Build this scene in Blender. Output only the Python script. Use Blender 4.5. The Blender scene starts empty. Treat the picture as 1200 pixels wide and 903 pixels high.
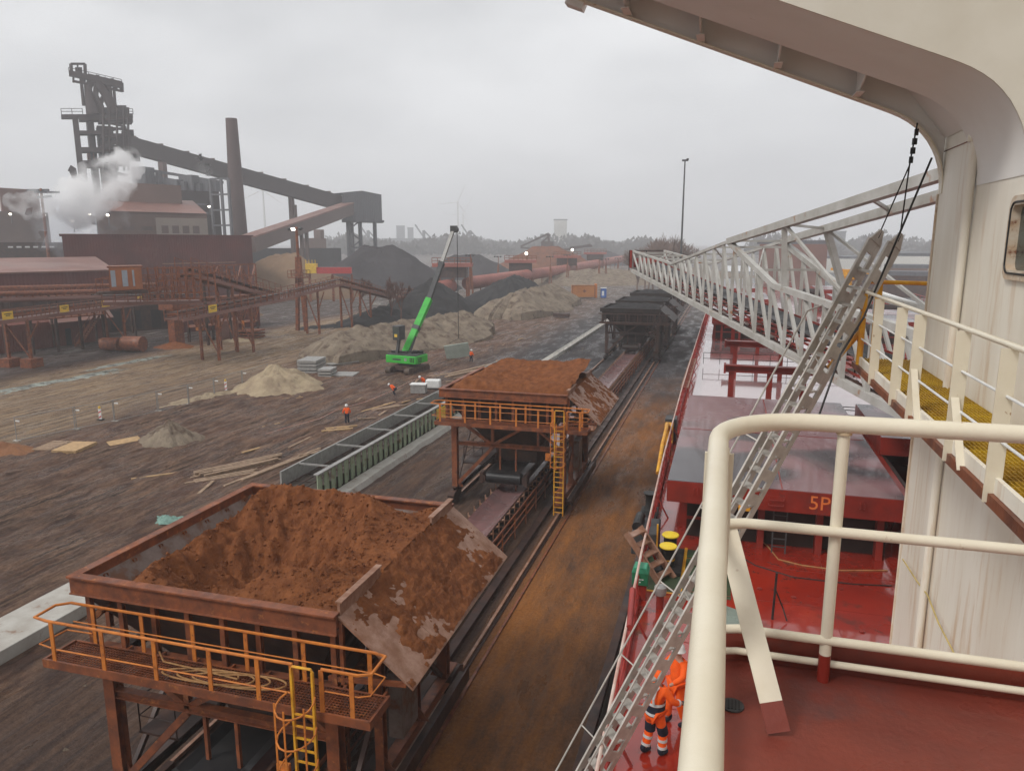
import bpy, bmesh, math, random
from mathutils import Vector, Matrix, noise
R = math.radians
random.seed(7)
S = bpy.context.scene
C = S.collection

# ------------------------------------------------------------------ camera
EYE = Vector((0, 0, 15.7))
cd = bpy.data.cameras.new('camera'); cam = bpy.data.objects.new('camera', cd); C.objects.link(cam)
cam.location = EYE
PITCH = math.atan(168.5/870); YAW = math.atan(255/886.2)
cam.rotation_euler = (math.pi/2 - PITCH, 0, YAW)
cd.sensor_fit = 'HORIZONTAL'; cd.sensor_width = 36; cd.lens = 870/1200*36
cd.clip_start = 0.05; cd.clip_end = 20000
S.camera = cam

# ------------------------------------------------------------------ world, sun, exposure
SUN_EL, SUN_ROT = R(46), R(222)
w = bpy.data.worlds.new('World'); S.world = w; w.use_nodes = True
nt = w.node_tree; nt.nodes.clear()
def wn(t, **k):
    n = nt.nodes.new(t)
    for a, b in k.items(): setattr(n, a, b)
    return n
sky = wn('ShaderNodeTexSky', sky_type='NISHITA', sun_disc=False, sun_elevation=SUN_EL, sun_rotation=SUN_ROT, air_density=1.0, dust_density=6.0)
hs = wn('ShaderNodeHueSaturation'); hs.inputs['Saturation'].default_value = 0.10; hs.inputs['Value'].default_value = 0.75
nt.links.new(sky.outputs[0], hs.inputs['Color'])
tc = wn('ShaderNodeTexCoord'); mp = wn('ShaderNodeMapping'); mp.inputs['Scale'].default_value = (1, 1, 2.6)
nz = wn('ShaderNodeTexNoise'); nz.inputs['Scale'].default_value = 2.1; nz.inputs['Detail'].default_value = 5; nz.inputs['Roughness'].default_value = .5
cr = wn('ShaderNodeValToRGB')
cr.color_ramp.elements[0].position = .34; cr.color_ramp.elements[0].color = (4.6, 4.7, 4.85, 1)
cr.color_ramp.elements[1].position = .70; cr.color_ramp.elements[1].color = (7.2, 7.28, 7.4, 1)
nt.links.new(tc.outputs['Generated'], mp.inputs[0]); nt.links.new(mp.outputs[0], nz.inputs['Vector']); nt.links.new(nz.outputs[0], cr.inputs[0])
mx = wn('ShaderNodeMix', data_type='RGBA'); mx.inputs[0].default_value = .90
nt.links.new(hs.outputs[0], mx.inputs[6]); nt.links.new(cr.outputs[0], mx.inputs[7])
bg = wn('ShaderNodeBackground'); bg.inputs[1].default_value = 0.112
nt.links.new(mx.outputs[2], bg.inputs[0]); wo = wn('ShaderNodeOutputWorld'); nt.links.new(bg.outputs[0], wo.inputs[0])
sl = bpy.data.lights.new('sun', 'SUN'); so = bpy.data.objects.new('sun', sl); C.objects.link(so)
sl.energy = 1.5; sl.angle = R(16); sl.color = (1, .97, .93)
so.rotation_euler = (math.pi/2 - SUN_EL, 0, R(-42))
so.location = (0, -50, 60)
S.view_settings.view_transform = 'Standard'; S.view_settings.look = 'None'; S.view_settings.gamma = 1
S.view_settings.exposure = 0.42
S.cycles.max_bounces = 6; S.cycles.diffuse_bounces = 3; S.cycles.glossy_bounces = 3; S.cycles.volume_bounces = 7
S.cycles.transparent_max_bounces = 12

# ------------------------------------------------------------------ layout helpers
def ray(px, py):
    a = px-600; b = 451.5-py; F = 870
    u = b*math.cos(PITCH) - F*math.sin(PITCH); f = F*math.cos(PITCH) + b*math.sin(PITCH)
    return Vector((a*math.cos(YAW) - f*math.sin(YAW), a*math.sin(YAW) + f*math.cos(YAW), u))
def gp(px, py, z=0.0):                    # where the sight line meets level z
    r = ray(px, py); return EYE + r*((z-EYE.z)/r.z)
def dp(px, py, D):                        # point at ground distance D
    r = ray(px, py); return EYE + r*(D/math.hypot(r.x, r.y))
def yp(px, py, y):
    r = ray(px, py); return EYE + r*(y/r.y)
def xp(px, py, x):
    r = ray(px, py); return EYE + r*(x/r.x)

# ------------------------------------------------------------------ materials
MATS = {}
def pmat(name, c1, c2=None, scale=3.0, rough=.7, rough2=None, bump=0.0, bscale=None, c3=None, a3=.55, s3=1.2, stretch=(1, 1, 1), metal=0.0, detail=6, soft=.12, spec=.28, wave=None, coat=0.0, d3=8):
    if name in MATS: return MATS[name]
    m = bpy.data.materials.new(name); m.use_nodes = True; t = m.node_tree; N = t.nodes; L = t.links
    b = N['Principled BSDF']; g = N.new('ShaderNodeNewGeometry')
    mp = N.new('ShaderNodeMapping'); mp.inputs['Scale'].default_value = stretch; L.new(g.outputs['Position'], mp.inputs[0])
    n1 = N.new('ShaderNodeTexNoise'); n1.inputs['Scale'].default_value = scale; n1.inputs['Detail'].default_value = detail; n1.inputs['Roughness'].default_value = .62
    L.new(mp.outputs[0], n1.inputs['Vector'])
    c2 = c2 or tuple(v*.7 for v in c1)
    r1 = N.new('ShaderNodeMapRange'); r1.inputs[1].default_value = .35; r1.inputs[2].default_value = .65; L.new(n1.outputs[0], r1.inputs[0])
    m1 = N.new('ShaderNodeMix'); m1.data_type = 'RGBA'; L.new(r1.outputs[0], m1.inputs[0])
    m1.inputs[6].default_value = (*c1, 1); m1.inputs[7].default_value = (*c2, 1)
    out = m1.outputs[2]
    if c3:
        n2 = N.new('ShaderNodeTexNoise'); n2.inputs['Scale'].default_value = s3; n2.inputs['Detail'].default_value = d3; n2.inputs['Roughness'].default_value = .7
        L.new(mp.outputs[0], n2.inputs['Vector'])
        r2 = N.new('ShaderNodeMapRange'); r2.inputs[1].default_value = a3; r2.inputs[2].default_value = a3+soft; L.new(n2.outputs[0], r2.inputs[0])
        m2 = N.new('ShaderNodeMix'); m2.data_type = 'RGBA'; L.new(r2.outputs[0], m2.inputs[0]); L.new(out, m2.inputs[6]); m2.inputs[7].default_value = (*c3, 1)
        out = m2.outputs[2]
    L.new(out, b.inputs['Base Color'])
    b.inputs['Metallic'].default_value = metal; b.inputs['Specular IOR Level'].default_value = spec
    if coat: b.inputs['Coat Weight'].default_value = coat; b.inputs['Coat Roughness'].default_value = .05
    if rough2 is None: b.inputs['Roughness'].default_value = rough
    else:
        n3 = N.new('ShaderNodeTexNoise'); n3.inputs['Scale'].default_value = scale*.6; n3.inputs['Detail'].default_value = 5; L.new(mp.outputs[0], n3.inputs['Vector'])
        r3 = N.new('ShaderNodeMapRange'); r3.inputs[1].default_value = .42; r3.inputs[2].default_value = .6; r3.inputs[3].default_value = rough; r3.inputs[4].default_value = rough2
        L.new(n3.outputs[0], r3.inputs[0]); L.new(r3.outputs[0], b.inputs['Roughness'])
    if bump:
        n4 = N.new('ShaderNodeTexNoise'); n4.inputs['Scale'].default_value = bscale or scale*4; n4.inputs['Detail'].default_value = 8; n4.inputs['Roughness'].default_value = .65
        L.new(mp.outputs[0], n4.inputs['Vector'])
        bp = N.new('ShaderNodeBump'); bp.inputs['Distance'].default_value = bump; bp.inputs['Strength'].default_value = 1; L.new(n4.outputs[0], bp.inputs['Height'])
        last = bp
        if wave:
            wv = N.new('ShaderNodeTexWave'); wv.wave_type = 'BANDS'; wv.bands_direction = wave[0]; wv.inputs['Scale'].default_value = wave[1]; wv.inputs['Distortion'].default_value = 0
            mw = N.new('ShaderNodeMapping'); mw.inputs['Scale'].default_value = (1, 1, 0); L.new(g.outputs['Position'], mw.inputs[0]); L.new(mw.outputs[0], wv.inputs[0])
            b2 = N.new('ShaderNodeBump'); b2.inputs['Distance'].default_value = wave[2]; L.new(wv.outputs[1], b2.inputs['Height']); L.new(bp.outputs[0], b2.inputs['Normal']); last = b2
        L.new(last.outputs[0], b.inputs['Normal'])
    MATS[name] = m
    return m
M = {}
M['rust'] = pmat('rust_steel', (.26, .082, .034), (.12, .045, .028), 2.2, .6, .38, .006, 25, c3=(.42, .16, .05), a3=.58, s3=3)
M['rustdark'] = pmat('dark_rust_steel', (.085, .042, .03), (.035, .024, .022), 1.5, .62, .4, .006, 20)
M['orange'] = pmat('worn_orange_paint', (.60, .20, .035), (.42, .13, .03), 3, .5, .4, .002, 30, c3=(.20, .075, .03), a3=.58, s3=6)
M['yellowpaint'] = pmat('worn_yellow_paint', (.74, .40, .03), (.55, .22, .03), 3, .5, .38, .002, 30, c3=(.25, .1, .04), a3=.62, s3=6)
M['ore'] = pmat('iron_ore', (.245, .090, .035), (.14, .049, .021), 2.6, .95, None, .07, 14, c3=(.10, .040, .02), a3=.62, s3=7, spec=.1)
M['orefar'] = pmat('iron_ore_far', (.20, .075, .035), (.12, .05, .03), .3, .95, None, .3, 2, spec=.1)
M['wornsteel'] = pmat('ore_worn_steel', (.36, .215, .155), (.22, .105, .06), 2.4, .36, .6, .006, 15, c3=(.17, .066, .030), a3=.46, s3=1.6, soft=.30)
M['binwall'] = pmat('bin_lining', (.22, .17, .15), (.13, .085, .065), 1.5, .6, .4, .02, 8, c3=(.16, .065, .03), a3=.5, s3=1.5)
M['rubber'] = pmat('black_rubber', (.014, .014, .016), (.026, .024, .024), 1.2, .32, .5, .001, 9)
M['beltwet'] = pmat('wet_conveyor_belt', (.20, .10, .095), (.13, .08, .078), .8, .22, .4, .002, 6)
M['steelgrey'] = pmat('galvanised', (.36, .35, .33), (.26, .25, .24), 4, .45, .6, .001, 20, metal=.3)
M['alu'] = pmat('weathered_aluminium', (.56, .53, .48), (.42, .39, .35), 5, .5, .6, .001, 40, metal=.25)
M['cream'] = pmat('cream_gloss_paint', (.74, .68, .545), (.68, .61, .47), 3.5, .30, .45, .0022, 11, c3=(.34, .19, .09), a3=.645, s3=7.5, soft=.045, detail=8, spec=.5)
M['creamwall'] = pmat('cream_wall_paint', (.82, .78, .68), (.72, .66, .55), .9, .42, .5, .0015, 3, c3=(.52, .33, .17), a3=.53, s3=2.2, soft=.25, stretch=(1.6, 1.6, .16))
M['web'] = pmat('web_paint', (.62, .585, .51), (.56, .52, .44), 1.1, .45, .55, .003, 3, c3=(.42, .26, .13), a3=.66, s3=3.0)
M['soffit'] = pmat('pink_cream_paint', (.80, .785, .75), (.74, .72, .68), .8, .5, .6, .004, 1.3, c3=(.42, .25, .16), a3=.70, s3=2.2)
M['boompaint'] = pmat('boom_cream_paint', (.48, .47, .44), (.36, .345, .31), .8, .5, .6, .003, 6, c3=(.33, .16, .08), a3=.60, s3=.9, soft=.08)
M['reddeck'] = pmat('red_deck_wet', (.34, .024, .010), (.24, .020, .012), .55, .10, .38, .004, 4, c3=(.13, .030, .022), a3=.55, s3=1.6, coat=1.0)
M['wingdeck'] = pmat('oxide_deck_paint', (.235, .048, .030), (.155, .036, .026), 1.5, .26, .5, .0035, 26, c3=(.12, .045, .04), a3=.58, s3=1.9, coat=.1)
M['redcoam'] = pmat('red_coaming_paint', (.27, .028, .018), (.17, .024, .018), 1.2, .4, .3, .003, 8, c3=(.12, .04, .035), a3=.58, s3=2)
M['redrail'] = pmat('red_rail_paint', (.38, .045, .035), (.26, .035, .03), 2, .4)
M['hatch'] = pmat('wet_hatch_paint', (.24, .125, .13), (.19, .095, .10), .35, .16, .34, .004, .7, c3=(.055, .045, .050), a3=.49, s3=.15, coat=.25, soft=.07, d3=2.2)
M['greendeck'] = pmat('green_deck_paint', (.055, .085, .04), (.035, .05, .03), 1.2, .2, .5, .004, 8, c3=(.09, .05, .03), a3=.6, s3=1.6)
M['greydeck'] = pmat('grey_green_deck_paint', (.22, .27, .22), (.17, .20, .17), 1.2, .2, .4, .003, 8)
M['black'] = pmat('black_paint', (.016, .016, .017), (.03, .028, .026), 3, .4, .6)
M['dark'] = pmat('dark_grease_and_shade', (.02, .016, .015), (.035, .022, .018), 1.5, .55)
M['maroon'] = pmat('maroon_cladding', (.135, .034, .028), (.09, .027, .024), .12, .65, None, .02, .5, wave=('DIAGONAL', .8, .035), c3=(.16, .07, .055), a3=.6, s3=.15)
M['maroonroof'] = pmat('maroon_roofing', (.24, .12, .095), (.17, .085, .07), .15, .4, .55, .02, .5)
M['brick'] = pmat('brown_brick', (.20, .13, .11), (.15, .10, .085), .08, .8, None, .02, 1)
M['concrete'] = pmat('pale_concrete', (.44, .42, .38), (.34, .31, .27), 1.2, .75, .6, .006, 6, c3=(.22, .13, .085), a3=.58, s3=1.3)
M['sheet'] = pmat('green_sheet_piles', (.36, .43, .29), (.24, .30, .20), .9, .6, .45, .004, 6, c3=(.19, .12, .06), a3=.54, s3=1.5)
M['sand'] = pmat('pale_sand', (.39, .31, .205), (.27, .205, .14), .7, .95, None, .10, 2.8, c3=(.20, .145, .105), a3=.55, s3=1.1, spec=.1)
M['clay'] = pmat('grey_spoil', (.26, .21, .155), (.17, .13, .098), .5, .95, None, .30, 1.6, c3=(.10, .068, .050), a3=.52, s3=.6, spec=.1)
M['coal'] = pmat('black_coal', (.018, .017, .018), (.03, .028, .028), .4, .9, None, .2, 1.2, spec=.2)
M['greypile'] = pmat('grey_coke', (.062, .057, .060), (.045, .041, .044), .12, .95, None, .4, .6, spec=.1)
M['tanpile'] = pmat('tan_ore', (.22, .145, .09), (.17, .11, .07), .15, .95, None, .2, .6, spec=.1)
M['green'] = pmat('lime_green_paint', (.05, .44, .05), (.04, .36, .045), 1.5, .35, .5, .002, 9, c3=(.07, .12, .045), a3=.66, s3=2)
M['greydk'] = pmat('dark_grey_paint', (.07, .07, .072), (.05, .05, .05), 2, .5)
M['timber'] = pmat('pale_timber', (.50, .33, .17), (.36, .23, .12), 3, .75, None, .003, 20)
M['oldtimber'] = pmat('old_timber', (.36, .25, .17), (.22, .15, .10), 3, .8, None, .004, 20)
M['sign'] = pmat('yellow_sign', (.75, .50, .05), (.62, .38, .05), 2, .6)
M['white'] = pmat('white_paint', (.75, .75, .73), (.62, .62, .6), 3, .5)
M['blue'] = pmat('blue_plastic', (.03, .12, .42), None, 2, .5)
M['redpaint'] = pmat('bright_red_paint', (.48, .05, .05), (.38, .05, .05), 2, .5)
M['pinkred'] = pmat('faded_red_pipe', (.36, .12, .09), (.27, .09, .07), .2, .6, None, .02, 2)
M['hivis'] = pmat('orange_hivis', (.95, .13, .012), (.80, .10, .01), 8, .7, None, .006, 14)
M['navy'] = pmat('navy_cloth', (.02, .024, .04), None, 8, .8)
M['silver'] = pmat('reflective_tape', (.62, .64, .64), (.5, .52, .52), 6, .35)
M['skin'] = pmat('skin', (.52, .30, .22), None, 8, .6)
M['net'] = pmat('green_net', (.20, .32, .27), (.12, .2, .17), 5, .8, None, .02, 20)
M['oldmud'] = pmat('trough_mud', (.10, .075, .06), (.055, .045, .038), 2, .8, None, .05, 6)
M['palegravel'] = pmat('pale_gravel', (.34, .37, .32), (.20, .20, .18), .8, .8, None, .08, 5, c3=(.08, .06, .05), a3=.50, s3=.9)
M['creamrust'] = pmat('cream_rust_weld', (.56, .45, .30), (.36, .20, .10), 14, .6)
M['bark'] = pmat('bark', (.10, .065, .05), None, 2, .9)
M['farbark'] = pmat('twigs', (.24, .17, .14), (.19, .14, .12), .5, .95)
M['furnace'] = pmat('furnace_steel', (.055, .035, .034), (.04, .03, .03), .05, .7, None, .05, .4)
M['grey'] = pmat('grey_cladding', (.13, .13, .14), (.11, .11, .12), .06, .6, None, .02, .4, wave=('DIAGONAL', .5, .1))
M['brownsteel'] = pmat('brown_gallery', (.15, .105, .095), (.12, .085, .078), .06, .6, None, .02, .4)
M['farwhite'] = pmat('far_pale_wall', (.62, .60, .56), (.5, .49, .46), .05, .8)
M['rope'] = pmat('rope', (.55, .42, .16), None, 5, .8)
M['hose'] = pmat('hose', (.42, .24, .10), (.3, .14, .05), 6, .7)
M['glass'] = pmat('dark_glass', (.03, .045, .045), (.05, .07, .065), 1, .05, None, spec=.8)
M['grating'] = pmat('yellow_grating', (.52, .33, .02), (.34, .19, .02), 2, .6, None, .002, 20)

def glow(name, col, s):
    m = bpy.data.materials.new(name); m.use_nodes = True; b = m.node_tree.nodes['Principled BSDF']
    b.inputs['Base Color'].default_value = (*col, 1); b.inputs['Emission Color'].default_value = (*col, 1); b.inputs['Emission Strength'].default_value = s
    return m
M['lamp'] = glow('lit_lamp', (1, .93, .8), 9)

# ------------------------------------------------------------------ mesh builder
class MB:
    def __init__(s): s.v = []; s.f = []
    def add(s, vs, fs):
        o = len(s.v); s.v += [tuple(v) for v in vs]; s.f += [tuple(i+o for i in f) for f in fs]; return s
    def bx(s, x0, x1, y0, y1, z0, z1):
        v = [(x, y, z) for z in (z0, z1) for y in (y0, y1) for x in (x0, x1)]
        return s.add(v, [(0, 2, 3, 1), (4, 5, 7, 6), (0, 1, 5, 4), (2, 6, 7, 3), (0, 4, 6, 2), (1, 3, 7, 5)])
    def obox(s, c, size, rz=0, rx=0, ry=0):
        m = Matrix.Translation(Vector(c)) @ Matrix.Rotation(rz, 4, 'Z') @ Matrix.Rotation(ry, 4, 'Y') @ Matrix.Rotation(rx, 4, 'X')
        a, b, d = (k/2 for k in size)
        v = [m @ Vector((x, y, z)) for z in (-d, d) for y in (-b, b) for x in (-a, a)]
        return s.add(v, [(0, 2, 3, 1), (4, 5, 7, 6), (0, 1, 5, 4), (2, 6, 7, 3), (0, 4, 6, 2), (1, 3, 7, 5)])
    def beam(s, a, b, w=.1, h=None, up=(0, 0, 1)):
        a = Vector(a); b = Vector(b); h = h or w; d = (b-a)
        if d.length < 1e-6: return s
        d.normalize(); u = Vector(up)
        if abs(d.dot(u)) > .98: u = Vector((0, 1, 0)) if abs(d.y) < .9 else Vector((1, 0, 0))
        x = d.cross(u).normalized(); z = x.cross(d)
        v = [p + x*(i*w/2) + z*(j*h/2) for p in (a, b) for i, j in ((-1, -1), (1, -1), (1, 1), (-1, 1))]
        return s.add(v, [(0, 1, 2, 3), (7, 6, 5, 4), (0, 4, 5, 1), (1, 5, 6, 2), (2, 6, 7, 3), (3, 7, 4, 0)])
    def hbeam(s, a, b, w=.3, h=.3, t=.03, up=(0, 1, 0)):
        a = Vector(a); b = Vector(b); d = (b-a).normalized(); u = Vector(up)
        if abs(d.dot(u)) > .98: u = Vector((0, 0, 1))
        x = d.cross(u).normalized(); z = x.cross(d)
        s.beam(a+z*(h/2-t/2), b+z*(h/2-t/2), w, t, up=z); s.beam(a-z*(h/2-t/2), b-z*(h/2-t/2), w, t, up=z)
        return s.beam(a, b, t, h-2*t-.002, up=z)
    def tube(s, pts, r, seg=8, closed=False, r2=None):
        P = [Vector(p) for p in pts]; n = len(P)
        if n < 2: return s
        prev = None; rings = []
        for i, p in enumerate(P):
            if closed: d = (P[(i+1) % n]-P[i-1])
            else: d = (P[min(i+1, n-1)]-P[max(i-1, 0)])
            d.normalize()
            if prev is None:
                u = Vector((0, 0, 1)) if abs(d.z) < .9 else Vector((1, 0, 0)); x = d.cross(u).normalized()
            else:
                x = (prev - d*prev.dot(d)).normalized()
            prev = x; y = d.cross(x); rr = r if r2 is None else r+(r2-r)*i/(n-1)
            rings.append([p + x*(rr*math.cos(2*math.pi*k/seg)) + y*(rr*math.sin(2*math.pi*k/seg)) for k in range(seg)])
        o = []; f = []
        for g in rings: o += g
        m = n if closed else n-1
        for i in range(m):
            for k in range(seg):
                j = (i+1) % n
                f.append((i*seg+k, i*seg+(k+1) % seg, j*seg+(k+1) % seg, j*seg+k))
        if not closed: f.append(tuple(range(seg-1, -1, -1))); f.append(tuple((n-1)*seg+k for k in range(seg)))
        return s.add(o, f)
    def cyl(s, a, b, r, seg=16, r2=None): return s.tube([a, b], r, seg, r2=r2)
    def lathe(s, c, prof, seg=20):
        o = []; f = []; c = Vector(c)
        for r_, z in prof: o += [c+Vector((r_*math.cos(2*math.pi*k/seg), r_*math.sin(2*math.pi*k/seg), z)) for k in range(seg)]
        n = len(prof)
        for i in range(n-1):
            for k in range(seg): f.append((i*seg+k, i*seg+(k+1) % seg, (i+1)*seg+(k+1) % seg, (i+1)*seg+k))
        f.append(tuple(range(seg-1, -1, -1))); f.append(tuple((n-1)*seg+k for k in range(seg)))
        return s.add(o, f)
    def prism(s, poly, ext):
        e = Vector(ext); n = len(poly); v = [Vector(p) for p in poly]; v += [p+e for p in v]
        f = [tuple(range(n-1, -1, -1)), tuple(range(n, 2*n))] + [(i, (i+1) % n, n+(i+1) % n, n+i) for i in range(n)]
        return s.add(v, f)
    def grid(s, fn, nu, nv):
        o = [fn(i/nu, j/nv) for j in range(nv+1) for i in range(nu+1)]
        f = [(j*(nu+1)+i, j*(nu+1)+i+1, (j+1)*(nu+1)+i+1, (j+1)*(nu+1)+i) for j in range(nv) for i in range(nu)]
        return s.add(o, f)
    def build(s, name, mat, parent=None, smooth=False, loc=None, bevel=0):
        me = bpy.data.meshes.new(name); me.from_pydata(s.v, [], s.f)
        bm = bmesh.new(); bm.from_mesh(me); bmesh.ops.recalc_face_normals(bm, faces=bm.faces); bm.to_mesh(me); bm.free()
        for m in (mat if isinstance(mat, (list, tuple)) else [mat]): me.materials.append(m)
        if smooth:
            me.polygons.foreach_set('use_smooth', [True]*len(me.polygons)); me.set_sharp_from_angle(angle=R(38))
        o = bpy.data.objects.new(name, me); C.objects.link(o)
        if loc is not None: o.location = loc
        if parent is not None: o.parent = parent
        if bevel:
            b = o.modifiers.new('bevel', 'BEVEL'); b.width = bevel; b.segments = 2; b.limit_method = 'ANGLE'
        return o

def thing(name, label, cat, loc=(0, 0, 0), rz=0, group=None):
    o = bpy.data.objects.new(name, None); C.objects.link(o); o.empty_display_size = .3
    o.location = loc; o.rotation_euler = (0, 0, rz); o['label'] = label; o['category'] = cat
    if group: o['group'] = group
    return o
def tag(o, label, cat, group=None):
    o['label'] = label; o['category'] = cat
    if group: o['group'] = group
    return o
def struct(o, kind='structure'): o['kind'] = kind; return o
def dup(root, loc, rz=0, label=None, group=None):
    def cp(o, par):
        c = o.copy(); C.objects.link(c)
        if par is not None: c.parent = par
        for ch in list(o.children): cp(ch, c)
        return c
    r = cp(root, None); r.location = loc; r.rotation_euler = (0, 0, rz)
    if label: r['label'] = label
    if group: r['group'] = group
    return r
def fbm(x, y, z=0, o=5): return noise.fractal(Vector((x, y, z)), .9, 2.1, o)
def railing(mb, pts, h=1.1, gap=1.5, r=.022, rails=(1.0, .5), seg=6, flat=None):
    P = [Vector(p) for p in pts]
    for k in rails: mb.tube([p+Vector((0, 0, h*k)) for p in P], r, seg)
    for a, b in zip(P, P[1:]):
        n = max(1, round((b-a).length/gap))
        for i in range(n+1):
            q = a.lerp(b, i/n)
            if flat: mb.beam(q, q+Vector((0, 0, h)), flat[0], flat[1], up=(b-a).normalized())
            else: mb.tube([q, q+Vector((0, 0, h))], r, seg)
    return mb
def text_obj(name, s, size, ext, mat, parent, mtx):
    cu = bpy.data.curves.new(name, 'FONT'); cu.body = s; cu.size = size; cu.extrude = ext; cu.resolution_u = 3
    t = bpy.data.objects.new(name+'_curve', cu); C.objects.link(t)
    bpy.context.view_layer.update()
    me = bpy.data.meshes.new_from_object(t.evaluated_get(bpy.context.evaluated_depsgraph_get()))
    bpy.data.objects.remove(t); me.materials.clear(); me.materials.append(mat)
    me.transform(mtx)
    o = bpy.data.objects.new(name, me); C.objects.link(o)
    if parent is not None: o.parent = parent
    return o
def arc(c, r, a0, a1, n, ax=(1, 0, 0), ay=(0, 0, 1)):
    c = Vector(c); ax = Vector(ax); ay = Vector(ay)
    return [c + ax*(r*math.cos(a0+(a1-a0)*i/n)) + ay*(r*math.sin(a0+(a1-a0)*i/n)) for i in range(n+1)]
# ================================================================== SETTING
def ground_material():
    m = bpy.data.materials.new('yard_ground'); m.use_nodes = True; t = m.node_tree; N = t.nodes; L = t.links
    b = N['Principled BSDF']; g = N.new('ShaderNodeNewGeometry')
    sep = N.new('ShaderNodeSeparateXYZ'); L.new(g.outputs['Position'], sep.inputs[0])
    def mapping(sc):
        mp = N.new('ShaderNodeMapping'); mp.inputs['Scale'].default_value = sc; L.new(g.outputs['Position'], mp.inputs[0]); return mp.outputs[0]
    def noi(vec, sc, det=6, ro=.6, dist=0):
        n = N.new('ShaderNodeTexNoise'); n.inputs['Scale'].default_value = sc; n.inputs['Detail'].default_value = det; n.inputs['Roughness'].default_value = ro
        n.inputs['Distortion'].default_value = dist; L.new(vec, n.inputs['Vector']); return n.outputs[0]
    def rng(v, a, c, x=0., y=1.):
        n = N.new('ShaderNodeMapRange'); n.inputs[1].default_value = a; n.inputs[2].default_value = c; n.inputs[3].default_value = x; n.inputs[4].default_value = y; L.new(v, n.inputs[0]); return n.outputs[0]
    def mth(op, a, c):
        n = N.new('ShaderNodeMath'); n.operation = op
        for i, v in enumerate((a, c)):
            if isinstance(v, (int, float)): n.inputs[i].default_value = v
            else: L.new(v, n.inputs[i])
        return n.outputs[0]
    def mix(f, a, c):
        n = N.new('ShaderNodeMix'); n.data_type = 'RGBA'; L.new(f, n.inputs[0])
        for i, v in ((6, a), (7, c)):
            if isinstance(v, tuple): n.inputs[i].default_value = (*v, 1)
            else: L.new(v, n.inputs[i])
        return n.outputs[2]
    iso = mapping((1, 1, 1)); along = mapping((1, .22, 1)); along2 = mapping((1, .05, 1))
    wob = noi(mapping((.12, .05, 1)), 1.0, 4)
    xw = mth('ADD', sep.outputs[0], mth('MULTIPLY', mth('SUBTRACT', wob, .5), 9))
    xs = mth('ADD', sep.outputs[0], mth('MULTIPLY', mth('SUBTRACT', noi(iso, .5, 5), .5), 1.6))
    Y = sep.outputs[1]
    def band(x, a, c, s): return mth('MULTIPLY', rng(x, a-s, a+s), rng(x, c-s, c+s, 1, 0))
    n_big = rng(noi(iso, .11, 6), .35, .65); n_mid = rng(noi(iso, .8, 8, .7), .35, .68); trk = rng(noi(along, 1.3, 8, .72, .5), .42, .60); trk2 = rng(noi(along2, 2.4, 7, .66, .3), .44, .58)
    # base yard mud
    mud = mix(n_big, (.140, .064, .038), (.060, .030, .020)); mud = mix(trk, mud, (.25, .145, .092)); mud = mix(mth('MULTIPLY', n_mid, .55), mud, (.055, .040, .038))
    # haul road
    road = mix(trk, (.34, .225, .130), (.150, .092, .056)); road = mix(mth('MULTIPLY', trk2, .6), road, (.42, .31, .20)); road = mix(mth('MULTIPLY', n_big, .45), road, (.155, .10, .07))
    col = mix(band(xw, -79, -53.5, 1.8), mud, road)
    def ruts(sc, dist, a, c):
        wv = N.new('ShaderNodeTexWave'); wv.wave_type = 'BANDS'; wv.bands_direction = 'X'; wv.inputs['Scale'].default_value = sc; wv.inputs['Distortion'].default_value = dist; wv.inputs['Detail'].default_value = 3; wv.inputs['Detail Scale'].default_value = 1.2; wv.inputs['Detail Roughness'].default_value = .6
        L.new(mapping((1, .07, 1)), wv.inputs[0]); return rng(wv.outputs[1], a, c)
    brk = rng(noi(mapping((.5, .15, 1)), .9, 5), .42, .58)
    rt1 = mth('MULTIPLY', ruts(.30, 7, .70, .90), brk); rt2 = mth('MULTIPLY', ruts(.75, 10, .72, .92), brk)
    col = mix(mth('MULTIPLY', rt1, .75), col, (.045, .028, .020)); col = mix(mth('MULTIPLY', rt2, .45), col, (.30, .19, .125))
    # left apron
    left = mix(n_big, (.060, .048, .045), (.10, .072, .062)); left = mix(rng(noi(mapping((.5, .12, 1)), .45, 6), .60, .68), left, (.33, .31, .27))
    col = mix(rng(xw, -79, -83), col, left)
    # track bed
    bed = mix(trk2, (.165, .092, .058), (.080, .046, .034)); bed = mix(mth('MULTIPLY', n_mid, .5), bed, (.065, .048, .045))
    col = mix(rng(xs, -22.5, -22), col, bed)
    # quay apron: rust stained asphalt
    q = mix(n_mid, (.130, .070, .042), (.078, .045, .031)); q = mix(mth('MULTIPLY', trk, .5), q, (.050, .036, .032))
    ru = mth('MULTIPLY', band(xs, -8.8, -4.0, .8), rng(noi(mapping((1, .22, 1)), .55, 9, .78), .34, .58)); q = mix(mth('MULTIPLY', ru, .9), q, (.33, .125, .030))
    col = mix(rng(sep.outputs[0], -9.05, -8.95), col, q)
    # coal dust further along the quay
    far = mth('MULTIPLY', rng(mth('ADD', Y, mth('MULTIPLY', noi(iso, .12, 5), 30)), 74, 104), rng(xw, -34, -26)); col = mix(far, col, mix(n_mid, (.046, .041, .043), (.070, .062, .062)))
    far2 = rng(Y, 130, 220); col = mix(mth('MULTIPLY', far2, .8), col, mix(n_big, (.17, .14, .12), (.10, .085, .08)))
    spk = rng(noi(iso, 6.5, 10, .8), .30, .70, .62, 1.45); vm = N.new('ShaderNodeVectorMath'); vm.operation = 'SCALE'; L.new(col, vm.inputs[0]); L.new(spk, vm.inputs['Scale']); col = vm.outputs[0]
    L.new(col, b.inputs['Base Color']); b.inputs['Specular IOR Level'].default_value = .22
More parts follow.
